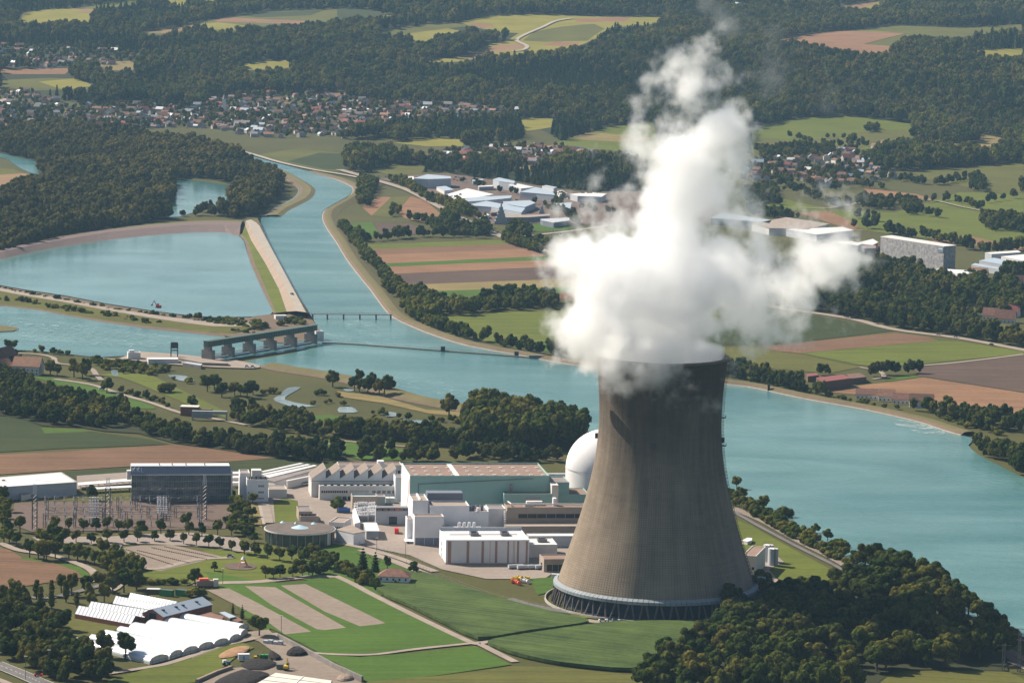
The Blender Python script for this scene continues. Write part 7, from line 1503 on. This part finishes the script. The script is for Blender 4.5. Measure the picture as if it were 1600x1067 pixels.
# railway masts lower right
for k,(x,y,h) in enumerate(((1557,1010,22),(1480,1010,16))):
    p=g1(*Q('d7',[(x,y)])[0]); root=empty('catenary_mast',(p.x,p.y,0),('tall dark lattice mast' if k==0 else 'shorter dark lattice mast')+' beside the railway at the lower right','mast'); mb=MB(); lattice(mb,0,0,0,h,1.4,r=.18); mb.build('mast',M['steel'],root); mb=MB(); mb.bar((-4,0,h-1),(4,0,h-1),.2,4); mb.bar((-3,0,h-4),(3,0,h-4),.2,4); mb.build('crossarm',M['steel'],root)
for k,(a,b) in enumerate((((860,645),(1180,722)),((950,628),(1290,700)),((790,640),(1080,735)),((1030,622),(1350,688)))):
    q=Q('d1',[a,b]); P=G([(q[0][0]*(1-t)+q[1][0]*t,q[0][1]*(1-t)+q[1][1]*t) for t in np.linspace(0,1,26)]); root=empty('bollard_row',(P[0][0],P[0][1],0),'row of low wooden posts dividing the gravel car park, %s from the front' % ORD[k],'barrier','post rows of the gravel car park'); me=MB().box(-.25,.25,-.25,.25,0,1.1).mesh('post',M['wood'])
    [share('post',me,root,(p[0]-P[0][0],p[1]-P[0][1],0)) for p in P]; d=P[-1]-P[0]; mb=MB(); mb.bar((0,0,.8),(d[0],d[1],.8),.12,4); mb.build('rail',M['wood'],root)
# ================================================================ INDUSTRIAL ESTATE AND FAR BUILDINGS
gnd('paving','c2',[(180,832),(330,812),(500,806),(640,825),(900,860),(1100,890),(1400,890),(1700,950),(1900,1010),(1600,1050),(1100,1040),(900,1035),(700,1040),(640,1020),(560,960),(480,915),(330,860)],'gravel_dk')
wl('tree_belt', 'trees between the halls of the industrial estate', [('e4',[(450,300),(560,310),(600,340)],14,6),('e4',[(760,380),(900,400)],16,6),('e4',[(1130,450),(1200,440),(1230,500)],12,8),('e4',[(1170,520),(1230,540),(1330,560),(1320,590)],9,7),('e4',[(380,440),(400,500),(520,570),(600,610)],10,8),('e4',[(1060,480),(1180,500)],14,6),('e4',[(1340,590),(1400,650)],9,6),('e4',[(1000,300),(1300,350),(1600,390)],18,8),('e4',[(1240,420),(1400,440),(1700,430)],16,10),('e4',[(1400,520),(1700,560)],18,12)], (7,12), ('decid',), 'mid', 'leafdark')
FI = [ # crop, roof outline, height, wall, roof, label
 ('e4',[(35,262),(150,228),(340,245),(345,262),(155,268)],14,'midgrey','skyroof','grey block with pale blue roof at the left end of the industrial estate'),
 ('e4',[(-40,250),(30,245),(45,268),(-30,280)],6,'midgrey','roofwhite','low pale hall left of the blue roofed block'),
 ('e4',[(225,332),(300,325),(370,355),(290,365)],6,'offwhite','skyroof','small hall with pale roof below the blue roofed block'),
 ('e4',[(310,395),(480,345),(700,395),(560,420),(400,432)],8,'offwhite','roofwhite','wide hall with a striped white roof near the highway'),
 ('e4',[(440,435),(620,412),(850,405),(840,425),(640,445),(470,455)],8,'offwhite','skyroof','long narrow hall attached below the striped white roof'),
 ('e4',[(510,478),(640,450),(960,510),(930,545),(680,500),(560,490)],9,'midgrey','skyroof','long blue grey roofed hall running down to the right'),
 ('e4',[(780,455),(1000,445),(1050,465),(960,500),(830,480)],9,'midgrey','skyroof','pale blue roofed hall in the middle of the estate'),
 ('e4',[(695,270),(745,255),(880,285),(870,300),(745,285)],12,'midgrey','skyroof','tall pale hall at the back of the estate against the dark wood'),
 ('e4',[(820,310),(900,305),(1040,335),(930,345)],9,'midgrey','roofwhite','low hall right of the tall pale hall'),
 ('e4',[(920,375),(1050,335),(1190,365),(1210,400),(1050,385)],10,'midgrey','skyroof','big grey hall with rounded roof in the estate centre'),
 ('e4',[(570,325),(700,318),(690,328),(580,332)],6,'grey','roofwhite','flat hall with a white edge before the tall pale hall'),
 ('e4',[(520,275),(610,265),(615,275),(530,285)],6,'bluegrey','skyroof','small grey hall beside the back car lot'),
 ('e4',[(1105,325),(1140,318),(1230,335),(1200,345)],8,'offwhite','skyroof','small pale hall behind the big grey hall'),
 ('e4',[(1230,370),(1270,360),(1310,385),(1250,392)],6,'offwhite','roofwhite','bright little roof right of the big grey hall'),
 ('e4',[(780,565),(1000,565),(1170,558),(1165,572),(1000,585),(790,588)],7,'bluegrey','rooftan','long low hall with a tan roof facing the lawn'),
 ('e4',[(1090,600),(1330,588),(1330,612),(1200,630),(1110,612)],7,'bluegrey','midgrey','dark flat hall at the right corner of the lawn'),
 ('e4',[(1340,392),(1500,378),(1640,390),(1600,415),(1400,408)],9,'midgrey','roofwhite','wide pale hall partly behind the steam at the left'),
 ('e4',[(1220,470),(1350,462),(1340,510),(1230,495)],7,'bluegrey','skyroof','grey blue hall between trees and steam'),
 ('e4',[(580,562),(650,556),(665,570),(600,578)],5,'offwhite','roofwhite','small white tank house near the pyramid tower'),
 ('e4',[(670,535),(730,530),(740,545),(680,548)],5,'wood','roofgrey','little dark roofed shop near the pyramid tower'),
 ('c3',[(150,1010),(200,985),(430,1020),(420,1034),(320,1022)],9,'bluegrey','skyroof','long blue grey factory roof seen right of the steam column'),
 ('c3',[(420,1030),(470,1020),(500,1035),(440,1045)],7,'offwhite','roofwhite','small bright roof right of the long blue factory roof'),
 ('c6',[(340,0),(500,-30),(700,0),(600,25),(420,20)],9,'offwhite','rooftan','tan roofed factory glimpsed through the steam'),
 ('c6',[(500,25),(760,15),(810,30),(640,50)],9,'midgrey','roofwhite','factory with pale roof behind the right steam arm'),
 ('c6',[(725,85),(800,80),(850,92),(830,100)],16,'bluegrey','roofwhite','dark building with bright roof edge left of the grey slab'),
 ('c6',[(845,105),(860,98),(912,100),(915,112),(860,115)],14,'bluegrey','roofgrey','dark bluish block directly left of the grey slab building'),
 ('c6',[(820,90),(900,70),(925,85),(900,98)],9,'orangered','roofwhite','orange fronted building squeezed beside the grey slab'),
 ('o',[(1225,338),(1540,318),(1570,335),(1290,352)],8,'midgrey','roofwhite','long white roofed shed, rearmost of the group right of the slab'),
 ('o',[(1380,375),(1600,355),(1640,375),(1640,420),(1590,415)],8,'offwhite','roofwhite','broad white roofed shed at the right edge of the picture'),
 ('o',[(1170,415),(1310,388),(1600,440),(1600,462),(1480,440),(1430,458)],9,'midgrey','skyroof','twin ridged pale shed right of the slab'),
 ('o',[(1095,455),(1130,440),(1410,490),(1380,502)],6,'midgrey','skyroof','low lean-to roof in front of the twin ridged shed'),
 ('o',[(1305,325),(1340,320),(1340,322)],4,'midgrey','skyroof',''),
 ('o',[(760,490),(1180,515),(1000,556)],13,'offwhite','roofwhite','white building with a pointed flat roof in front of the slab'),
 ('o',[(720,740),(800,735),(935,765),(870,772)],5,'offwhite','roofgrey','low pavilion with dark roof by the sports ground'),
 ('o',[(1080,460),(1000,440),(1090,425)],3,'midgrey','grey',''),
 ('v',[(0,140),(30,128),(97,132),(100,150),(20,152)],32,'offwhite','rooftan','tall pale tower block at the far left edge'),
 ('v',[(100,242),(240,238),(262,246),(120,252)],10,'midgrey','roofwhite','flat school block with white roof right of the tall tower block'),
 ('v',[(190,268),(280,258),(300,275),(230,285)],14,'offwhite','roofwhite','white framed block near the far left'),
 ('v',[(370,270),(500,262),(520,275),(400,282)],8,'midgrey','skyroof','long grey roofed block in the left town'),
 ('v',[(350,350),(480,320),(530,335),(440,355)],7,'midgrey','roofwhite','low hall with white roof in the left town'),
 ('v',[(100,310),(190,300),(215,315),(140,325)],9,'bluegrey','skyroof','dark hall before the white framed block'),
 ('v',[(1280,205),(1430,200),(1440,225),(1300,228)],12,'offwhite','tileroof','large house block with red roof in the left town'),
 ('v',[(730,385),(830,375),(870,395),(770,405)],6,'paleblue','paleblue','pale turquoise flat building on the wood edge'),
 ('c1',[(920,590),(980,585),(1160,605),(1130,615)],7,'offwhite','roofwhite','long white factory roof in the left town'),
 ('c1',[(985,600),(1090,590),(1160,607),(1010,612)],7,'offwhite','rooftan','brownish factory roof behind the long white one'),
 ('c1',[(1350,545),(1400,538),(1420,548),(1370,555)],8,'offwhite','skyroof','pale hall in the middle of the left town'),
 ('c1',[(1235,655),(1270,648),(1360,678),(1300,682)],6,'offwhite','skyroof','barn like hall beside the canal meadow'),
 ('c1',[(1048,663),(1115,658),(1120,668),(1050,672)],6,'midgrey','skyroof','small grey hall by the canal bend'),
 ('c1',[(645,262),(660,250),(710,255),(700,272),(650,274)],8,'cream','tileorange','big orange roofed hall in the far left village'),
 ('c1',[(605,278),(640,275),(645,283),(610,286)],5,'white','roofwhite','bright white roof by the orange hall'),
 ('c2',[(0,590),(100,583),(130,600),(20,606)],6,'offwhite','roofwhite','low factory roof at the left end of the central town'),
 ('c6',[(590,695),(640,690),(650,700),(600,706)],5,'wood','tilered','small red roofed barn left of the long red barn'),
 ('c6',[(780,695),(840,690),(870,708),(800,716)],5,'wood','tilebrown','dark roofed shed right of the long red barn')]
for c, q, h, wa, ro, lab in FI:
    if lab: hull('factory_hall' if h < 13 else 'building', lab, 'building', c, q, h, wa, ro)
# long red barn, slab building
hull('barn', 'long barn with a red metal roof on the far river bank', 'barn', 'c6', [(638,712),(760,697),(800,714),(672,731)], 8, 'wood', 'tilered')
def slab():
    M['slabclad'] = mat('slab_cladding', (.15,.15,.16), .8, 0, .28, col2=(.40,.38,.38), det=8)
    o = hull('slab_building', 'huge windowless grey mottled slab building with a small dark sign at its upper right corner', 'building', 'o', [(222,185),(330,172),(945,268),(830,278)], 30, 'slabclad', 'offwhite')
    A = g1(*Q('o', [(222,185)])[0], 30) - o.location; B_ = g1(*Q('o', [(830,278)])[0], 30) - o.location; d = (B_ - A).normalized(); n = Vector((d.y, -d.x, 0)) * .5; p = A + (B_ - A) * .915; q = A + (B_ - A) * .995
    mb = MB(); mb.hexa([(p.x + n.x, p.y + n.y), (q.x + n.x, q.y + n.y), (q.x, q.y), (p.x, p.y)], 22.5, 28.5); mb.build('sign', M['bluegrey'], o); mb = MB(); n *= 1.15; p2 = A + (B_ - A) * .925; q2 = A + (B_ - A) * .985; mb.hexa([(p2.x + n.x, p2.y + n.y), (q2.x + n.x, q2.y + n.y), (q2.x, q2.y), (p2.x, p2.y)], 26, 27.4); mb.build('sign_band', M['paleblue'], o)
slab()
p = g1(*Q('e4', [(760,640)])[0]); root = empty('pyramid_tower', (p.x, p.y, 0), 'slim grey stepped pyramid shaped tower facing the lawn, the larger one', 'tower'); mb = MB(); [mb.box(-s, s, -s, s, z, z + 4.4) for s, z in ((8,0),(6.8,4.4),(5.4,8.8),(4.0,13.2),(2.6,17.6))]; mb.build('body', M['grey'], root); MB().cyl((0,0),1.6,.1,22,29,8).build('spire', M['grey'], root)
p = g1(*Q('e4', [(1100,570)])[0]); root = empty('pyramid_tower', (p.x, p.y, 0), 'smaller grey pyramid shaped tower at the right end of the tan roofed hall', 'tower'); mb = MB(); [mb.box(-s, s, -s, s, z, z + 3) for s, z in ((4.5,0),(3.6,3),(2.6,6),(1.6,9))]; mb.build('body', M['grey'], root); MB().cyl((0,0),1.,.1,12,16,8).build('spire', M['grey'], root)
p = g1(*Q('e4', [(970,690)])[0]); root = empty('billboard', (p.x, p.y, 0), 'blue grey billboard standing on the lawn by the highway', 'billboard'); MB().box(-8,8,-.3,.3,3,9).build('panel', M['bluegrey'], root); MB().box(-6,-5.4,-.2,.2,0,3).build('post', M['galv'], root)
p = g1(*Q('c1', [(1037,525)])[0]); root = empty('church_tower', (p.x, p.y, p.z), 'slim white church tower in the left town', 'tower'); MB().box(-3,3,-3,3,0,26).build('shaft', M['white'], root); MB().cyl((0,0),4,.1,26,35,4).build('spire', M['roofgrey'], root)
# houses on the right bank, near enough to name
for c, x, y, W, D, H, rh, rot, wa, ro, lab in (
 ('c6',885,812,22,10,4.5,4,-8,'render','tileroof','long row house with dark red roof and white dormers by the river'),('c6',965,822,14,10,5,5,-5,'render','tileorange','orange roofed house in the riverside row'),('c6',1035,835,14,10,4.5,4.5,-12,'render','tileroof','brown red roofed house right of the orange one'),('c6',1128,850,20,11,6,5,-5,'render','tilebrown','large white house with dark roof at the right end of the riverside row'),
 ('o',1165,625,21,16,8,8,-15,'render','tileorange','big old house with salmon hipped roof beside the white pointed building'),('o',1585,690,15,12,8,7,10,'render','tileorange','bright orange roofed house at the right edge'),
 ('o',1290,985,16,11,5,7,-20,'render','tileroof','red roofed house in the trees at the right, left one of three'),('o',1430,1015,20,12,5,8,-15,'render','tileroof','red roofed house in the trees at the right, middle one of three'),('o',1500,955,13,10,5,7,-25,'render','tilered','red roofed house in the trees at the right, rear one of three')):
    p = g1(*Q(c, [(x, y)])[0]); gable('house', lab, 'house', (p.x, p.y + D / 2, p.z), W, D, H, rh, R_(rot), wa, ro)
# villages: small houses, wall and roof each
HM = []
def house_kind(i, W, D, H, rh, wa, ro):
    a, b = W / 2, D / 2; w = MB(); w.box(-a, a, -b, b, -2, H)
    for s in (-1, 1): w.face([(s * a, -b, H), (s * a, b, H), (s * a, 0, H + rh)])
    for k in range(3): w.box(-a + W * (.15 + .28 * k), -a + W * (.15 + .28 * k) + 1.4, -b - .05, -b, 1, 2.4, 1)
    r = MB(); o = .6
    for s in (-1, 1): r.face([(-a - o, s * (b + o), H - .3), (a + o, s * (b + o), H - .3), (a + o, 0, H + rh + .2), (-a - o, 0, H + rh + .2)][::s])
    return w.mesh('wall', [M[wa], M['glassdk']]), r.mesh('roof', M[ro])
bm_('whiteroof', (.5,.5,.5), rough=.4); bm_('hwall', (.36,.33,.30), var=.2, scale=.02)
for i, (wa, ro) in enumerate((('hwall','tileroof'),('render','tilebrown'),('hwall','tileorange'),('hwall','roofgrey'),('hwall','tileroof'),('hwall','skyroof'),('hwall','tilered'),('hwall','tilebrown'),('hwall','whiteroof'))): HM.append(house_kind(i, rng.uniform(13, 20), rng.uniform(9, 12), rng.uniform(5, 8), rng.uniform(3.2, 5), wa, ro))
VC = ('red brown','dark brown','orange','grey','red brown','pale blue','deep red','dark brown','white')
VN = [('the wide town beyond the riverside wood', 118), ('the central town below the wooded hill', 62), ('the small village behind the industrial estate', 44), ('the village right of the steam plume', 34), ('the hamlet on the green hillside', 6), ('the far upper left village', 16), ('the top edge town behind thin steam', 6), ('the top edge town right of the steam', 6), ('the tiny settlement at the very top', 4)]
nh = 0
for (vn, cnt), poly in zip(VN, VILLAGEPX):
    xy = G(poly); a = np.array(poly); got = 0; tries = 0; placed = []
    while got < cnt and tries < 4000:
        tries += 1; x = rng.uniform(a[:, 0].min(), a[:, 0].max()); y = rng.uniform(a[:, 1].min(), a[:, 1].max())
        if not bool(inpoly(poly, [x], [y])[0]): continue
        p = g1(x, y)
        if any((p.x - q.x) ** 2 + (p.y - q.y) ** 2 < 18 ** 2 for q in placed): continue
        placed.append(p); k = rng.randrange(len(HM)); root = empty('house', (p.x, p.y, p.z), 'small house with %s roof in %s' % (VC[k], vn), 'house', 'houses of ' + vn, rz=rng.choice((0, .3, -.35, 1.5, 1.2)) + rng.uniform(-.1, .1))
        for nm, me in zip(('wall', 'roof'), HM[k]): o = link(bpy.data.objects.new(nm, me)); o.parent = root
        s = rng.uniform(.65, 1.0); root.scale = (s, s, s); got += 1
    nh += got
print('houses', nh)

# the rest of the far towns, houses too small and many to count
JM = []
for w_, r_ in HM:
    bm = bmesh.new(); bm.from_mesh(w_); nf = len(bm.faces); bm.from_mesh(r_); me = bpy.data.meshes.new('town_house')
    bm.faces.ensure_lookup_table()
    for f_ in bm.faces[nf:]: f_.material_index = 2
    bm.to_mesh(me); bm.free(); [me.materials.append(m) for m in (w_.materials[0], w_.materials[1], r_.materials[0])]; JM.append(me)
PP = []
for (vn, cnt), poly in zip(VN, VILLAGEPX):
    xy = G(poly)[:, :2]; a = np.array(poly); n = int(cnt * 3.2); x = nrng.uniform(a[:, 0].min(), a[:, 0].max(), n * 3); y = nrng.uniform(a[:, 1].min(), a[:, 1].max(), n * 3); k = inpoly(poly, x, y); PP.append(G(np.stack([x[k], y[k]], 1))[:n])
PP = np.concatenate(PP); s = nrng.uniform(.5, .8, len(PP)); scatter_gn('town_houses', PP, np.stack([s, s, s], 1), JM, 'many more tiny roofs of the far towns'); print('town', len(PP))
# ================================================================ STEAM
def build_steam():
    S = F / (TY / math.cos(PITCH)) 
    B = [(900,412,50,0),(958,450,82,-10),(1050,450,95,5),(1110,450,66,10),(925,520,58,-25),(985,545,42,-34),(1030,558,34,-40),(1060,510,62,0),(1030,590,12,-48),(1000,572,26,-42),
         (1045,370,62,5),(1068,300,58,5),(1085,250,56,5),(1125,222,55,0),(1105,190,22,0),(960,390,42,5),(1035,330,52,0),(885,515,22,-15),(1110,515,30,10),(1085,535,34,10),(1050,535,40,0),(915,560,22,-35),(960,572,34,-46),(1005,580,28,-50),(905,540,42,-30),(1150,470,44,10),(1128,430,50,10),(1140,500,34,10)]
    T = [(1062,130,50,5),(1035,185,44,5),(1090,95,26,0),(1015,250,44,5),(1115,140,34,0),(925,330,40,10),(975,325,44,5),(1190,420,56,10),(1235,445,60,15),(1285,402,70,15),(1312,362,44,15),(1250,482,28,15),(1235,350,26,15),
         (1190,505,40,10),(1232,512,30,10),(1180,548,24,5),(1150,400,44,10),(1145,335,34,5),(1060,595,30,-52),(1000,600,22,-52),(1205,470,30,10),(1150,570,18,5)]
    W_ = [(1100,15,34,0),(1140,45,34,0),(1195,60,26,0),(1200,120,30,0),(1295,140,26,0),(1180,90,24,0),(1030,620,24,-48),(1220,540,22,5)]
    ng = bpy.data.node_groups.new('steam', 'GeometryNodeTree')
    ng.interface.new_socket('Geometry', in_out='OUTPUT', socket_type='NodeSocketGeometry'); ng.interface.new_socket('Geometry', in_out='INPUT', socket_type='NodeSocketGeometry')
    N = ng.nodes; L = ng.links
    def mth(op, a, b=None, c=None):
        n = N.new('ShaderNodeMath'); n.operation = op
        for i, v in enumerate((a, b, c)):
            if v is None: continue
            if isinstance(v, (int, float)): n.inputs[i].default_value = v
            else: L.new(v, n.inputs[i])
        return n.outputs[0]
    pos = N.new('GeometryNodeInputPosition').outputs[0]
    def noise(scale, det, off=0, rough=.55):
        n = N.new('ShaderNodeTexNoise'); n.inputs['Scale'].default_value = scale; n.inputs['Detail'].default_value = det; n.inputs['Roughness'].default_value = rough
        v = N.new('ShaderNodeVectorMath'); v.operation = 'ADD'; L.new(pos, v.inputs[0]); v.inputs[1].default_value = (off, off, off); L.new(v.outputs[0], n.inputs['Vector']); return n
    nz = noise(.022, 3, 13); wv = N.new('ShaderNodeVectorMath'); wv.operation = 'SUBTRACT'; L.new(nz.outputs['Color'], wv.inputs[0]); wv.inputs[1].default_value = (.5, .5, .5)
    ws = N.new('ShaderNodeVectorMath'); ws.operation = 'MULTIPLY_ADD'; L.new(wv.outputs[0], ws.inputs[0]); ws.inputs[1].default_value = (20, 20, 20); L.new(pos, ws.inputs[2])
    def field(bl):
        acc = None
        for (x, y, R, dy) in bl:
            c = WP(x, y, TY + dy); d = N.new('ShaderNodeVectorMath'); d.operation = 'DISTANCE'; L.new(ws.outputs[0], d.inputs[0]); d.inputs[1].default_value = c
            v = mth('MULTIPLY_ADD', d.outputs['Value'], -1. / 12, R / S / 12.); acc = v if acc is None else mth('SMOOTH_MAX', acc, v, .5)
        return acc
    n1 = mth('SUBTRACT', noise(.042, 7, 50, .68).outputs['Fac'], .5); n2 = mth('SUBTRACT', noise(.045, 6, 90, .68).outputs['Fac'], .5)
    bb = mth('ADD', field(B), mth('MULTIPLY', n1, 6.0)); tt = mth('ADD', field(T), mth('MULTIPLY', n2, 11.)); ww = mth('ADD', field(W_), mth('MULTIPLY', n2, 12.))
    db = mth('MULTIPLY', mth('MINIMUM', mth('MAXIMUM', bb, 0), 1.0), .17)
    dt = mth('MULTIPLY', mth('MINIMUM', mth('MAXIMUM', mth('ADD', tt, -.35), 0), 3), .062)
    dw = mth('MULTIPLY', mth('MINIMUM', mth('MAXIMUM', mth('ADD', ww, -.5), 0), 3), .006)
    den = mth('ADD', mth('ADD', db, dt), dw)
    # steam stays out of the shell itself but fills its mouth
    sp = N.new('ShaderNodeSeparateXYZ'); L.new(pos, sp.inputs[0])
    rx = mth('SUBTRACT', sp.outputs[0], _tx); ry = mth('SUBTRACT', sp.outputs[1], TY); rad = mth('SQRT', mth('ADD', mth('MULTIPLY', rx, rx), mth('MULTIPLY', ry, ry)))
    rt = TP[-1][1]
    inside = mth('MULTIPLY', mth('LESS_THAN', rad, mth('MULTIPLY_ADD', mth('MINIMUM', mth('SUBTRACT', sp.outputs[2], ZT), 0), .16, rt - 2.6)), mth('LESS_THAN', sp.outputs[2], ZT + 6.))
    den = mth('MAXIMUM', den, mth('MULTIPLY', inside, .09))
    # no steam through the concrete
    wall = mth('MULTIPLY', mth('MULTIPLY', mth('GREATER_THAN', rad, rt - 1.6), mth('LESS_THAN', rad, rt + 1.)), mth('LESS_THAN', sp.outputs[2], ZT + .6))
    den = mth('MULTIPLY', den, mth('SUBTRACT', 1, wall))
    lo = [1e9] * 3; hi = [-1e9] * 3
    for (x, y, R, dy) in B + T + W_:
        c = WP(x, y, TY + dy)
        for i in range(3): lo[i] = min(lo[i], c[i] - R / S - 12); hi[i] = max(hi[i], c[i] + R / S + 12)
    lo[2] = ZT - 30
    vc = N.new('GeometryNodeVolumeCube'); L.new(den, vc.inputs['Density']); vc.inputs['Min'].default_value = lo; vc.inputs['Max'].default_value = hi
    for i, k in enumerate('XYZ'): vc.inputs['Resolution ' + k].default_value = int((hi[i] - lo[i]) / 1.15)
    mt = bpy.data.materials.new('steam'); mt.use_nodes = True; n = mt.node_tree; n.nodes.remove(n.nodes['Principled BSDF'])
    pv = n.nodes.new('ShaderNodeVolumePrincipled'); n.links.new(pv.outputs[0], n.nodes['Material Output'].inputs['Volume'])
    pv.inputs['Color'].default_value = (1, 1, 1, 1); pv.inputs['Density'].default_value = 1.0; pv.inputs['Anisotropy'].default_value = .55
    sm = N.new('GeometryNodeSetMaterial'); sm.inputs['Material'].default_value = mt; go = N.new('NodeGroupOutput'); L.new(vc.outputs[0], sm.inputs[0]); L.new(sm.outputs[0], go.inputs[0])
    vd = bpy.data.volumes.new('steam_plume'); vd.materials.append(mt); vo = link(bpy.data.objects.new('steam_plume', vd)); md = vo.modifiers.new('steam', 'NODES'); md.node_group = ng
    vo['kind'] = 'stuff'; tag(vo, 'billowing white steam plume rising out of the cooling tower mouth', 'steam')
build_steam()
# ================================================================ HAZE
def build_haze():
    mb = MB(); mb.box(-9000, 9000, -300, 16000, -2, 520)
    m = bpy.data.materials.new('haze'); m.use_nodes = True; n = m.node_tree; n.nodes.remove(n.nodes['Principled BSDF'])
    pv = n.nodes.new('ShaderNodeVolumePrincipled'); n.links.new(pv.outputs[0], n.nodes['Material Output'].inputs['Volume'])
    pv.inputs['Color'].default_value = (.42,.70,1,1); pv.inputs['Density'].default_value = 2.1e-5; pv.inputs['Anisotropy'].default_value = .0
    o = mb.build('haze', m); o['kind'] = 'stuff'
build_haze()
